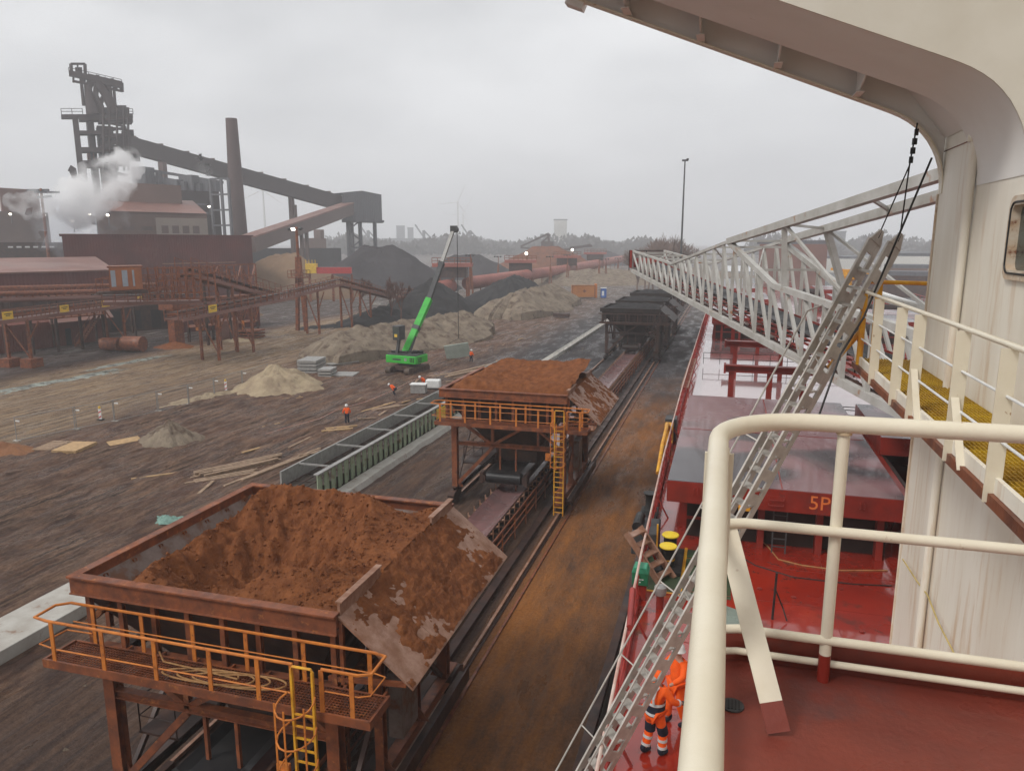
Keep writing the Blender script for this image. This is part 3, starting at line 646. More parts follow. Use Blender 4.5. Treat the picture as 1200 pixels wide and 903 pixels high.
mud('haul_road', -80, -53.2, 30, 170, 150, 520, .14, 8, '')
# ================================================================== SHIP
DK = 6.0
ship = thing('cargo_ship', 'red decked bulk carrier moored along the quay', 'ship', (14, 60, 0))
SO = Vector((14, 60, 0))
def sb(mb, name, mat, parent=ship, **k):        # geometry written in world coordinates, stored under the ship
    if parent is ship: mb.v = [(x-SO.x, y-SO.y, z-SO.z) for x, y, z in mb.v]
    return mb.build(name, mat, parent, **k)
edge = [(-.9, -20), (-1.45, 0), (-1.78, 11), (-2.05, 20), (-2.25, 30), (-2.4, 45), (-2.5, 80), (-2.5, 130), (0, 150), (6, 165), (14, 174)]
outline = edge + [(28-x, y) for x, y in reversed(edge[:-1])]
m_ = MB(); m_.prism([(x, y, -5.5) for x, y in outline], (0, 0, 5.5+DK-.05)); sb(m_, 'hull', pmat('hull_black', (.03, .028, .03), (.06, .035, .03), .8, .45, .6, .01, 2))
m_ = MB(); m_.prism([(x, y, DK-.045) for x, y in outline], (0, 0, .045)); sb(m_, 'main_deck', M['reddeck'])
m_ = MB(); m_.tube([(x+.08, y, DK+.08) for x, y in edge], .09, 8); sb(m_, 'gunwale_bar', M['redrail'], smooth=True)
# deck paint
sb(MB().add([(-2.0, 19.9, DK+.005), (.55, 19.9, DK+.005), (.55, 23.1, DK+.005), (-2.0, 23.1, DK+.005)], [(0, 1, 2, 3)]), 'green_walkway', M['greendeck'])
sb(MB().add([(.30, 16.9, DK+.005), (1.35, 16.9, DK+.005), (1.05, 19.2, DK+.005), (.30, 19.6, DK+.005)], [(0, 1, 2, 3)]), 'grey_patch', M['greydeck'])
m_ = MB()
for a, b in (((-.82, 19.9), (-.82, 23.2)), ((-2.0, 19.86), (-.8, 19.86)), ((-.82, 19.86), (.30, 19.62)), ((.26, 16.8), (.26, 19.6))): m_.beam((*a, DK+.008), (*b, DK+.008), .09, .004)
sb(m_, 'yellow_line', M['yellowpaint'])
# side railing
m_ = MB(); E3 = [(x+.12, y, DK) for x, y in edge]
for z in (.38, .74): m_.tube([(x, y, DK+z) for x, y, _ in E3], .02, 6)
for a, b in zip(E3, E3[1:]):
    a = Vector(a); b = Vector(b); n = max(1, round((b-a).length/1.5))
    for i in range(n):
        q = a.lerp(b, i/n); m_.beam(q, q+Vector((0, 0, 1.08)), .07, .02, up=(0, 1, 0))
        if i % 3 == 1: m_.beam(q+Vector((.02, 0, .8)), q+Vector((.45, 0, 0)), .05)
sb(m_, 'side_railing', M['redrail'])
m_ = MB(); m_.tube([(x, y, DK+1.1) for x, y, _ in E3], .035, 8); sb(m_, 'side_handrail', pmat('pink_rail_paint', (.66, .55, .48), (.55, .30, .24), 1.3, .4), smooth=True)
m_ = MB(); m_.tube([(-1.72, 15.6, DK+1.12), (-1.88, 17.5, DK+1.12)], .075, 10); sb(m_, 'rail_sleeve', M['redrail'], smooth=True)
# coamings & hatch covers
def coaming(x0, x1, y0, y1, z1=7.45):
    m_ = MB(); t_ = .12
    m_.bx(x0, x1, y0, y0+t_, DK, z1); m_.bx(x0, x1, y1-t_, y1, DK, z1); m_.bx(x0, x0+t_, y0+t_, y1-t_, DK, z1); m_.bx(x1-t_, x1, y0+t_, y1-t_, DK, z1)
    o = sb(m_, 'hatch_coaming', M['dark'])  # near-black walls: shadow beneath the covers put into the colour
    m_ = MB(); x = x0+.5
    while x < x1-.2: m_.prism([(x, y0, DK), (x, y0-.45, DK), (x, y0-.28, z1-.1), (x, y0, z1-.1)], (.2, 0, 0)); x += 1.75
    y = y0+.8
    while y < y1-.3: m_.prism([(x0, y, DK), (x0-.35, y, DK), (x0-.22, y, z1-.1), (x0, y, z1-.1)], (0, .1, 0)); y += 1.5
    m_.bx(x0-.3, x1+.3, y0-.35, y0-.001, z1-.1, z1-.02); m_.bx(x0-.3, x0-.001, y0, y1, z1-.1, z1-.02)
    m_.bx(x0, x1, y0-.04, y0-.001, DK+.6, DK+.7)
    m_.v = [(a-SO.x, b-SO.y, c) for a, b, c in m_.v]; m_.build('coaming_stay', M['redcoam'], ship)
    return o
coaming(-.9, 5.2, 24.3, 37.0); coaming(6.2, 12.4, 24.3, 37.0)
def hatch(label, x0, x1, y0, y1, z1=8.2, th=.72, mat='hatch'):
    t = thing('hatch_cover', label, 'hatch cover', ((x0+x1)/2, (y0+y1)/2, z1-th), group='folding steel hatch covers'); cx, cy = (x0+x1)/2, (y0+y1)/2
    m_ = MB().bx(x0-cx, x1-cx, y0-cy, y1-cy, .0, th-.012); m_.build('side_skirt', M['redcoam'], t, bevel=.02)
    m_ = MB(); n = 1; m_.bx(x0-cx+.01, x1-cx-.01, y0-cy+.01, y1-cy-.01, th-.012, th); m_.build('top_plate', M[mat], t)
    m_ = MB(); m_.bx(-.02, .02, y0-cy+.1, y1-cy-.1, th, th+.012); m_.bx(x0-cx+.1, x1-cx-.1, -.02, .02, th, th+.011); m_.build('weld_seam', M['redcoam'], t)
    m_ = MB()
    for x in (x0-cx+.9, x1-cx-1.2):
        m_.tube([(x-.06, y0-cy-.01, .52), (x-.06, y0-cy-.12, .5), (x-.06, y0-cy-.12, .35), (x-.06, y0-cy-.01, .33)], .015, 6); m_.tube([(x+.06, y0-cy-.01, .52), (x+.06, y0-cy-.12, .5), (x+.06, y0-cy-.12, .35), (x+.06, y0-cy-.01, .33)], .015, 6)
    m_.build('lifting_lug', M['redcoam'], t)
    return t, cx, cy
hc, cx, cy = hatch('big dusty pink hatch cover lettered 5P', -1.52, 5.45, 23.3, 37.3)
p5 = yp(947, 596, 23.3)
mt = Matrix.Translation((p5.x-cx, 23.3-cy-.006, p5.z-(8.2-.72))) @ Matrix.Rotation(R(90), 4, 'X') @ Matrix.Scale(1.0, 4)
text_obj('lettering', '5P', .62, .003, pmat('faded_orange_letter', (.72, .20, .05), (.60, .14, .04), 5, .6), hc, mt)
m_ = MB()
for z in (.2, .38): m_.tube([(p5.x-cx-1.15, 23.3-cy-.02, z+.06), (p5.x-cx-1.15, 23.3-cy-.07, z), (p5.x-cx-.72, 23.3-cy-.07, z), (p5.x-cx-.72, 23.3-cy-.02, z+.06)], .014, 6)
m_.bx(p5.x-cx-1.2, p5.x-cx-.67, 23.3-cy-.012, 23.3-cy-.002, .12, .5); m_.build('hand_grip', M['redcoam'], hc)
MB().prism([(-.2-cx+.9, -7.02, .05), (.15-cx+.9, -7.02, .05), (.15-cx+.9, -7.28, .02), (-.2-cx+.9, -7.28, .02)], (0, 0, .1)).build('yellow_cleat', M['yellowpaint'], hc)
hatch('starboard hatch cover drawn back beside the open dark hold', 6.1, 12.6, 31.0, 37.3)
MB  # hold
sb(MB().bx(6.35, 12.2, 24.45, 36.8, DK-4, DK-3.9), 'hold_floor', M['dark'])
for k, (y0, y1) in enumerate(((78, 92), (104, 118), (128, 140))):
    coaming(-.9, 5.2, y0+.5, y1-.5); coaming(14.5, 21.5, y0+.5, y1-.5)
    hatch(('first', 'second', 'third')[k]+' port hatch cover beyond the red beam frames', -1.3, 5.5, y0, y1); hatch(('first', 'second', 'third')[k]+' far starboard hatch cover seen through the boom', 14, 22, y0, y1)
hatch('starboard hatch cover right behind the boom root', 16, 24, 50, 64)
# wet cross deck, the sky's reflection also put into its pale base colour
wet = pmat('wet_deck_sky_sheen', (.50, .34, .34), (.44, .26, .25), .3, .03, .1, .0004, 1.2, c3=(.36, .10, .08), a3=.60, s3=.6, coat=1.0, spec=1.0)
sb(MB().bx(-1.75, 12.5, 39.0, 76, DK+.003, DK+.02), 'cross_deck', wet)
# portal frames
def frame(y, x0, x1, posts, lab):
    z = 8.55; t = thing('beam_frame', lab, 'frame', ((x0+x1)/2, y, DK), group='red beam frames on the cross deck'); cx = (x0+x1)/2; m_ = MB(); m_.hbeam((x0-cx, 0, z-DK), (x1-cx, 0, z-DK), .5, .4, .05, up=(0, 0, 1)); m_.obox((x0-cx, 0, z-DK), (.12, .8, .5)); m_.build('beam', M['redcoam'], t)
    for x in posts: MB().hbeam((x-cx, 0, .02), (x-cx, 0, z-DK-.2), .3, .3, .04).build('post', M['redcoam'], t)
frame(44, .12, 5.2, (.5, 2.6, 4.4), 'nearest red beam frame, tallest in view')
frame(55, .1, 5.2, (.8, 3.9), 'middle red beam frame')
frame(67, .0, 5.0, (.7, 2.8), 'farthest and shortest looking red beam frame')
t = thing('deck_walkway', 'black railed cross walkway behind the 5P hatch cover', 'walkway', (2, 41, DK)); m_ = MB(); railing(m_, [(-3.5, 0, .2), (9, 0, .2)], .9, 1.2, .025); railing(m_, [(-3.5, .8, .2), (9, .8, .2)], .9, 1.2, .025); m_.bx(-3.5, 9, 0, .8, .12, .2); m_.build('walkway', M['black'], t)
t = thing('deck_walkway', 'further black railed walkway across the wet deck', 'walkway', (2, 60, DK)); m_ = MB(); railing(m_, [(-3.5, 0, .2), (9, 0, .2)], .9, 1.2, .025); m_.build('walkway', M['black'], t)
# box fittings
def bollards(x, y, lab):
    t = thing('bollard', lab, 'bollard', (x, y, DK)); m_ = MB(); m_.bx(-.42, .42, -.85, .95, .01, .12); m_.build('base_plate', M['black'], t, bevel=.01)
    for dy in (-.42, .48):
        m_ = MB().lathe((0, dy, .12), [(.2, 0), (.2, .55), (.235, .6)], 22); s_ = m_.build('post', M['black'], t, smooth=True)
        MB().lathe((0, dy, .72), [(.255, 0), (.265, .03), (.25, .055), (.05, .06)], 24).build('cap', pmat('yellow_cap', (.82, .62, .04), (.75, .5, .04), 6, .45), s_, smooth=True)
    MB().lathe((0, -.42, .33), [(.204, 0), (.206, .05)], 22).build('yellow_band', M['yellowpaint'], t)
q = gp(779, 672, DK); bollards(q.x+.05, q.y+.75, 'twin black mooring bollard with yellow caps')
q = gp(750, 700, DK)
t = thing('green_box', 'green box on a post beside the ship rail', 'box', (q.x, q.y, DK)); MB().bx(-.16, .16, -.14, .14, .0, .45).build('pedestal', M['redcoam'], t)
m_ = MB(); m_.prism([(-.22, -.2, .45), (.22, -.2, .45), (.22, -.2, .82), (.16, -.2, .95), (-.16, -.2, .95), (-.22, -.2, .82)], (0, .4, 0)); m_.build('cabinet', pmat('teal_green', (.02, .17, .08), (.02, .12, .06), 4, .4), t, bevel=.02)
m_ = MB(); m_.prism([(-.235, -.215, .80), (.235, -.215, .80), (.17, -.215, .975), (-.17, -.215, .975)], (0, .43, 0)); m_.build('lid', pmat('teal_lid', (.05, .30, .17), None, 4, .4), t, bevel=.02)
m_ = MB(); [m_.bx(a, a+.035, -.206, -.2, .62, .65) for a in (-.09, -.04, .01, .06)]; m_.bx(-.02, .02, -.206, -.2, .54, .57); m_.build('stencil', M['white'], t)
q = gp(773, 712, DK); t = thing('vent_head', 'white topped mushroom vent beside the green box', 'vent', (q.x, q.y, DK)); MB().lathe((0, 0, 0), [(.1, 0), (.1, .6)], 14).build('pipe', M['redcoam'], t, smooth=True); MB().lathe((0, 0, .5), [(.15, -.1), (.17, 0), (.16, .12), (.11, .16)], 18).build('cap', M['steelgrey'], t, smooth=True)
q = gp(757, 668, DK)
t = thing('steps', 'tan wooden boarding steps leaning by the rail', 'steps', (q.x+.02, q.y-.25, DK), R(-28)); m_ = MB()
for y in (-.35, .35): m_.beam((-.5, y, 1.25), (.75, y, .0), .06, .2)
m_.build('stringer', M['wornsteel'], t)
for i in range(5): MB().obox((-.42+i*.24, 0, 1.16-i*.25), (.26, .66, .04)).build('tread', M['wornsteel'], t)
q = gp(752, 640, DK)
t = thing('rope_reel', 'dark winch drum cabinet at the rail behind the steps', 'winch', (q.x+.18, q.y, DK)); MB().bx(-.45, .35, -.7, .7, .0, .75).build('housing', M['greydk'], t, bevel=.04)
m_ = MB().cyl((-.3, -.5, .85), (-.3, .5, .85), .16, 14); m_.build('drum', M['black'], t, smooth=True); MB().beam((.36, -.74, 0), (.36, -.74, 1.1), .05).build('yellow_post', M['yellowpaint'], t)
q = gp(752, 605, DK); t = thing('fairlead', 'black roller fairlead beside the rail near the hatch corner', 'fairlead', (q.x+.25, q.y, DK)); m_ = MB().bx(-.3, .3, -.6, .6, 0, .2); m_.build('base', M['black'], t); MB().lathe((0, .2, .2), [(.22, 0), (.15, .2), (.15, .5), (.24, .65)], 16).build('roller', M['black'], t, smooth=True)
# clutter along rail
m_ = MB()
t = thing('yellow_davit', 'bent yellow pipe davit on the ship side by the hatch', 'davit', (-2.35, 33, DK)); m_.tube([(0, -3, .3), (0, -1, 1.0), (0, 1.6, 1.3), (0, 2.4, .9), (0, 2.6, .1)], .09, 8).build('pipe', M['yellowpaint'], t, smooth=True); MB().bx(-.2, .2, 2.5, 3.2, 0, 1.0).build('drum', M['yellowpaint'], t); MB().bx(-.25, .3, 3.4, 4.3, 0, 1.1).build('locker', M['greydk'], t)
t = thing('gangway_rack', 'stowed pale ladder lashed along the rail beyond the hatch', 'ladder', (-2.2, 52, DK+.9)); m_ = MB()
for x in (-.2, .2): m_.beam((x, -6, 0), (x, 6, 0), .06, .1)
for i in range(24): m_.beam((-.2, -5.8+i*.5, 0), (.2, -5.8+i*.5, 0), .04)
m_.build('ladder', M['wornsteel'], t)
q = gp(822, 462, DK); t = thing('green_locker', 'dark green deck locker behind the hatch cover corner', 'locker', (-1.2, 40.3, DK)); MB().bx(-.35, .35, -.3, .3, 0, 1.3).build('cabinet', pmat('dark_green', (.02, .06, .035), None, 3, .4), t, bevel=.03); MB().bx(-.39, .39, -.34, .34, 1.3, 1.36).build('lid', pmat('dark_green', (.02, .06, .035)), t)
q = gp(905, 725, DK); t = thing('deck_stand', 'thin black hose stand on the red deck', 'stand', (q.x, q.y, DK)); m_ = MB().tube([(0, 0, 0), (.03, 0, 1.3)], .03, 8); m_.tube([(0, 0, .9), (.25, .1, .3), (.35, -.1, .05)], .02, 6); m_.build('pole', M['black'], t)
m_ = MB(); pts = [gp(a, b, DK+.02) for a, b in ((868, 625), (880, 622), (900, 640), (912, 655), (940, 662), (985, 668), (1040, 668))]; m_.tube(pts, .02, 6); tag(m_.build('deck_cable', M['hose']), 'thin cable snaking across the red deck before the coaming', 'cable')
pts = [gp(a, b, DK+.02) for a, b in ((865, 650), (885, 662), (930, 676), (1000, 684), (1045, 686))]; tag(MB().tube(pts, .018, 6).build('deck_cable', M['black']), 'black cable lying closer on the red deck', 'cable')
t = thing('deck_ladder', 'short dark ladder against the hatch coaming', 'ladder', (2.0, 24.1, DK)); m_ = MB()
for x in (-.2, .2): m_.beam((x, -.5, 0), (x, -.42, 1.4), .04)
for i in range(5): m_.beam((-.2, -.47, .2+i*.26), (.2, -.47, .2+i*.26), .03)
m_.build('ladder', M['greydk'], t)
# far starboard clutter
for i, (px, py, D, lb) in enumerate(((930, 330, 110, 'red deck house ahead of the boom'),)):
    q = dp(px, py, D)
t = thing('deck_crane', 'small yellow deck crane far across the ship', 'deck crane', (gp(993, 352, DK).x, gp(993, 352, DK).y, DK))
m_ = MB().lathe((0, 0, 0), [(.7, 0), (.5, 3.2), (1.1, 3.6), (1.1, 4.0)], 12); m_.build('pedestal', M['yellowpaint'], t); m_ = MB().obox((0, 0, 4.6), (2.2, 1.4, 1.1)); m_.beam((-3, 0, 5.2), (3, 0, 4.6), .3, .4); m_.build('jib', M['yellowpaint'], t)
t = thing('deck_pipes', 'white pipe rack along the starboard side of the ship', 'pipes', (26, 60, DK)); m_ = MB()
for k in range(3): m_.cyl((k*.6, -50, .6), (k*.6, 90, .6), .2, 10)
m_.build('pipes', M['white'], t); m_ = MB(); [m_.bx(-.3, 1.6, -50+i*4, -49.8+i*4, 0, .6) for i in range(36)]; m_.build('saddle', M['redcoam'], t)
t = thing('ship_railing', 'long red railing on the starboard edge of the ship', 'railing', (30.3, 60, DK)); m_ = MB(); railing(m_, [(0, -50, 0), (0, 80, 0)], 1.1, 2.5, .04); m_.build('railing', M['redrail'], t)
for i, (x, y, h) in enumerate(((11, 72, 2.6), (18, 98, 2.4), (12, 120, 3.0))):
    t = thing('winch_house', ('near', 'second', 'farthest')[i]+' red winch housing beyond the boom', 'winch', (x, y, DK)); m_ = MB().bx(-1.2, 1.2, -1, 1, 0, h*.6); m_.build('housing', M['redcoam'], t, bevel=.05); MB().cyl((-1.6, 0, h*.75), (1.6, 0, h*.75), .55, 14).build('drum', M['dark'], t, smooth=True)

# ------------------------------------------------------------------ superstructure (wall on the right, wing beam above)
sup = thing('superstructure', 'tall cream painted deckhouse wall with curved wing beam', 'superstructure', (3, 6, DK)); U = Vector((3, 6, DK))
def ub(mb, name, mat, par=sup, **k):
    mb.v = [(x-U.x, y-U.y, z-U.z) for x, y, z in mb.v]; return mb.build(name, mat, par, **k)
# wall with window opening: y 8.3..9.53, z 15.34..16.1
wy0, wy1, wz0, wz1 = 8.55, 9.56, 15.36, 16.12
m_ = MB()
def wallslab(y0, y1, z0, z1): m_.bx(3.0, 3.1, y0, y1, z0, z1)
wallslab(wy1, 12.9, DK, 17.005); wallslab(-6, wy0, DK, 17.005); wallslab(wy0, wy1, DK, wz0); wallslab(wy0, wy1, wz1, 17.005)
m_.bx(3.1, 14, 12.8, 12.9, DK, 22)
ub(m_, 'side_wall', M['creamwall'])
ub(MB().bx(3.0, 3.1, -6, 12.9, 17.02, 22), 'upper_wall', M['creamwall'])
ub(MB().bx(2.995, 3.09, -6, 12.9, 17.004, 17.021), 'weld_seam', M['rust'])
m_ = MB(); m_.tube([(2.992, 12.9, 16.4), (2.992, 12.9, DK)], .022, 8); ub(m_, 'corner_bead', pmat('rust_streaked_cream', (.56, .40, .26), (.66, .60, .50), 2.2, .6, c3=(.30, .13, .05), a3=.56, s3=1.5))
# window
def rr(y0, y1, z0, z1, r, n=5):
    o = []
    for cy_, cz_, a0 in ((y1-r, z1-r, 0), (y0+r, z1-r, 90), (y0+r, z0+r, 180), (y1-r, z0+r, 270)):
        o += [(cy_+r*math.cos(R(a0+90*i/n)), cz_+r*math.sin(R(a0+90*i/n))) for i in range(n+1)]
    return o
O = rr(wy0-.09, wy1+.07, wz0-.07, wz1+.07, .14); I = rr(wy0+.02, wy1-.03, wz0+.03, wz1-.03, .09); n = len(O)
m_ = MB(); m_.add([(2.955, y, z) for y, z in O]+[(2.955, y, z) for y, z in I]+[(2.999, y, z) for y, z in O]+[(3.06, y, z) for y, z in I], [(i, (i+1) % n, n+(i+1) % n, n+i) for i in range(n)]+[(i, (i+1) % n, 2*n+(i+1) % n, 2*n+i) for i in range(n)]+[(n+i, n+(i+1) % n, 3*n+(i+1) % n, 3*n+i) for i in range(n)])
wf = ub(m_, 'window', pmat('rust_edged_cream', (.62, .56, .46), (.50, .36, .24), 5, .5, c3=(.20, .07, .035), a3=.55, s3=7), smooth=True)
m_ = MB(); m_.tube([(2.95, y, z) for y, z in rr(wy0-.02, wy1-.01, wz0-.0, wz1-.0, .11)], .012, 6, closed=True); g_ = ub(m_, 'gasket', M['black'])
ub(MB().bx(3.045, 3.055, wy0+.01, wy1-.01, wz0+.01, wz1-.01), 'pane', M['glass'])
# drain pipe
m_ = MB().tube([(2.93, 11.1, 17.9), (2.93, 11.1, 8)], .055, 12); pp = ub(m_, 'drain_pipe', M['creamwall'], smooth=True)
m_ = MB().tube([(2.93, 11.1, 17.12), (2.93, 11.1, 16.95)], .085, 14); ub(m_, 'pipe_collar', M['cream'], smooth=True)
m_ = MB(); m_.tube([(2.95, 7.2, 11.2), (2.96, 7.2, 9.0)], .03, 8); ub(m_, 'conduit', M['creamwall'], smooth=True)
# bridge wing beam: bottom profile in the X-Z plane
def prof(r=1.35):
    # vertical at x=2.99 up, fillet, then slope up outboard
    pts = [(2.99, 16.40), (2.985, 16.55), (2.97, 16.68), (2.94, 16.81), (2.895, 16.94), (2.835, 17.06), (2.765, 17.175), (2.68, 17.28), (2.585, 17.375), (2.48, 17.455), (2.365, 17.525), (2.24, 17.585), (2.11, 17.64), (2.05, 17.665)]
    pts.append((-3.6, 19.95)); return pts
PF = prof(); top = 22.0
def flange(y0, y1, th, name, mat, dz=0.0, dx=0.0):
    m_ = MB(); n = len(PF); vs = []
    for x, z in PF: vs += [(x-dx, y0, z+dz), (x-dx, y1, z+dz), (x-dx+.02, y1, z+dz+th), (x-dx+.02, y0, z+dz+th)]
    f = []
    for i in range(n-1):
        for k in range(4): f.append((4*i+k, 4*i+(k+1) % 4, 4*i+4+(k+1) % 4, 4*i+4+k))
    f += [(0, 1, 2, 3), (4*n-4, 4*n-1, 4*n-2, 4*n-3)]
    m_.add(vs, f); return ub(m_, name, mat, smooth=True)
flange(9.4, 11.2, .012, 'wing_soffit', M['soffit'])
flange(12.72, 12.9, .02, 'outer_flange', M['cream'])
m_ = MB(); poly = [(x, 9.4, z) for x, z in PF]+[(-3.6, 9.4, top), (2.99, 9.4, top)]; m_.prism([(x, y-.03, z-.012) for x, y, z in poly], (0, .03, 0)); ub(m_, 'wing_web', M['web'])
m_ = MB(); poly = [(x, 11.2, z) for x, z in PF]+[(-3.6, 11.2, top), (2.99, 11.2, top)]; m_.prism(poly, (0, .02, 0)); ub(m_, 'inner_web', M['soffit'])
m_ = MB(); poly = [(x, 12.8, z+.02) for x, z in PF]+[(-3.6, 12.8, top), (2.99, 12.8, top)]; m_.prism(poly, (0, .02, 0)); ub(m_, 'outer_web', M['soffit'])
# recessed plating between inner and outer webs
m_ = MB(); PR = [(2.98, 17.2), (2.3, 18.05), (-3.6, 20.4)]; vs = []
for x, z in PR: vs += [(x, 11.22, z), (x, 12.8, z)]
m_.add(vs, [(0, 1, 3, 2), (2, 3, 5, 4)]); ub(m_, 'recess_plate', M['soffit'])
for x in (-2.9, -1.75, -.6, .55, 1.7):
    z = 17.665+(2.05-x)*.4045
    m_ = MB(); m_.prism([(x, 11.22, z+.45), (x, 12.8, z+.45), (x, 12.8, z+.03), (x, 12.45, z+.03), (x, 11.22, z+.38)], (.02, 0, 0)); m_.bx(x-.05, x+.07, 12.3, 12.79, z+.022+.0, z+.034); ub(m_, 'bracket', M['soffit'])
ub(MB().obox((-2.62, 12.9, 19.52), (.3, .25, .14), 0, 0, R(22)), 'wing_end_lug', M['soffit'])
# wires to the ladder
# ------------------------------------------------------------------ wing deck and foreground handrail
t = thing('lower_wing_deck', 'oxide red painted deck underfoot with a raised kick plate', 'deck', (1.5, 1, 13.9)); 
def lb(mb, name, mat, par, org, **k):
    mb.v = [(x-org[0], y-org[1], z-org[2]) for x, y, z in mb.v]; return mb.build(name, mat, par, **k)
O1 = (1.5, 1, 13.9)
lb(MB().bx(-.02, 2.995, -4, 3.1, 13.80, 13.92), 'deck_plate', M['wingdeck'], t, O1)
m_ = MB().bx(-.02, 2.995, 3.10, 3.115, 13.80, 14.06); lb(m_, 'kick_plate', M['wingdeck'], t, O1)
lb(MB().bx(-.035, -.021, -4, 3.115, 13.80, 14.02), 'side_kick_plate', M['wingdeck'], t, O1)
lb(MB().bx(.05, 2.9, -4, 2.9, 6.02, 13.79), 'house_front', M['creamwall'], t, O1)
q = gp(858, 826, 13.923)
m_ = MB().lathe((q.x, q.y, 13.921), [(.045, 0), (.045, .006), (.03, .007)], 20); dr = lb(m_, 'drain', M['greydk'], t, O1)
m_ = MB(); [m_.bx(q.x-.03+i*.013, q.x-.024+i*.013, q.y-.03, q.y+.03, 13.928, 13.931) for i in range(5)]; lb(m_, 'drain_grid', M['black'], t, O1)
hr = thing('handrail', 'thick cream painted handrail curving round the corner in front', 'handrail', (0, 3, 13.92)); O2 = (0, 3, 13.92)
zt = 15.01; r0 = .034
bend = [(0, 2.3, zt), (0, 2.62, zt)] + [(.0+.36-.36*math.cos(a), 2.66+.36*math.sin(a), zt) for a in [i*math.pi/2/9 for i in range(0, 10)]] + [(1.2, 3.04, zt), (3.0, 3.06, zt)]
lb(MB().tube([(0, -.6, zt), (0, 2.4, zt)], .0255, 24, r2=r0), 'side_rail', M['cream'], hr, O2, smooth=True)
lb(MB().tube(bend, r0, 24), 'top_rail', M['cream'], hr, O2, smooth=True)
yy = 3.04
def midrail(pz, r, nm, yl):
    a = [(.0, -.6, pz), (0, yl-.12, pz), (.03, yl-.03, pz), (.12, yl, pz), (3.0, yl+.01, pz)]
    lb(MB().tube(a, r, 14), nm, M['cream'], hr, O2, smooth=True)
z1 = yp(1000, 622, 3.03).z; z2 = yp(1000, 753, 3.03).z; z3 = yp(1000, 780, 3.07).z
midrail(z1, .021, 'mid_rail', 3.0); midrail(z2, .019, 'lower_rail', 3.02); midrail(z3, .015, 'bottom_rail', 3.06)
pa = gp(966, 806, 13.92); 
for x in (pa.x, pa.x+1.55): 
    m_ = MB().tube([(x, 3.03, 14.04), (x, 3.035, zt-.02)], .023, 14); lb(m_, 'post', M['cream'], hr, O2, smooth=True)
    m_ = MB().tube([(x, 3.03, 13.92), (x, 3.03, 14.04)], .0235, 14); lb(m_, 'post_foot', M['redcoam'], hr, O2, smooth=True)
for y in (2.62, .9):
    m_ = MB().tube([(.005, y, 13.92), (.005, y, zt-.02)], .034, 16); lb(m_, 'post', M['cream'], hr, O2, smooth=True)
    m_ = MB().bx(-.045, .055, y+.03, y+.05, 13.92, zt-.05); lb(m_, 'post_flange', M['cream'], hr, O2)
for x in (pa.x, pa.x+1.55):
    for zz, rr_ in ((z1, .034), (z2, .031), (zt-.035, .034)):
        lb(MB().tube([(x, 3.03, zz-.006), (x, 3.03, zz+.006)], rr_*.86, 14), 'weld_bead', M['creamrust'], hr, O2, smooth=True)
# flat raking stay
sa = yp(852, 622, 2.96); sf = gp(908, 858, 13.92)
a_ = Vector((.05, 2.98, sa.z+.0)); b_ = Vector((sf.x, sf.y, 13.97)); d_ = (b_-a_); mid = a_+d_*.91
m_ = MB().beam(a_, mid, .082, .012, up=(.1, -1, .35)); lb(m_, 'raking_stay', M['cream'], hr, O2)
m_ = MB().beam(mid, b_+d_.normalized()*.04, .083, .0125, up=(.1, -1, .35)); lb(m_, 'stay_foot', M['wingdeck'], hr, O2)

# ------------------------------------------------------------------ catwalk beside the wall
cw = thing('catwalk', 'yellow grated catwalk with flat cream railing posts on the wall', 'catwalk', (2.6, 9, 13.7)); O3 = (2.6, 9, 13.7)
m_ = MB(); y = 4.5
while y < 13.6: m_.bx(2.22, 2.98, y, y+.014, 13.742, 13.768); y += .16
x = 2.22
while x < 2.98: m_.bx(x, x+.010, 4.5, 13.6, 13.738, 13.772); x += .042
lb(m_, 'grating', M['grating'], cw, O3)
m_ = MB(); m_.bx(2.16, 2.20, 4.4, 13.7, 13.70, 13.83); lb(m_, 'side_channel', M['creamwall'], cw, O3); lb(MB().bx(2.12, 2.24, 4.4, 13.7, 13.60, 13.698), 'rusty_toe', M['rust'], cw, O3)
m_ = MB(); [m_.bx(2.2, 2.99, y, y+.06, 13.64, 13.735) for y in (5, 6.6, 8.2, 9.8, 11.4, 13)]; lb(m_, 'cross_bearer', M['rust'], cw, O3)
m_ = MB(); m_.prism([(2.99, y_, 12.9) for y_ in (6.6,)]+[(2.99, 6.6, 13.6), (2.2, 6.6, 13.6)], (0, .05, 0)); lb(m_, 'bracket', M['cream'], cw, O3)
lb(MB().tube([(2.17, 4.4, 14.90), (2.17, 13.3, 14.90)], .026, 12), 'top_rail', M['cream'], cw, O3, smooth=True)
for z in (14.50, 14.13): lb(MB().tube([(2.17, 4.4, z), (2.17, 13.3, z)], .013, 8), 'mid_rail', M['white'], cw, O3, smooth=True)
for i, y in enumerate((5.3, 6.6, 7.8, 9.45, 10.4, 11.9, 13.3)):
    if y == 13.3: lb(MB().tube([(2.17, y, 13.6), (2.17, y, 14.93)], .05, 12), 'end_post', M['yellowpaint'], cw, O3, smooth=True)
    else: lb(MB().beam((2.15, y, 13.62), (2.15, y, 14.88), .125, .016, up=(0, 1, 0)), 'post', M['cream'], cw, O3)
for y in (7.8, 9.45): lb(MB().beam((2.13, y-.45, 13.66), (2.13, y-.02, 14.25), .07, .012, up=(0, 1, -.6)), 'post_stay', M['cream'], cw, O3)
m_ = MB().tube([(2.5, 14.0, 13.4), (2.5, 14.0, 15.05)], .055, 10); m_.tube([(2.3, 13.9, 15.03), (3.3, 14.2, 15.0)], .035, 8); lb(m_, 'yellow_frame', M['yellowpaint'], cw, O3, smooth=True)
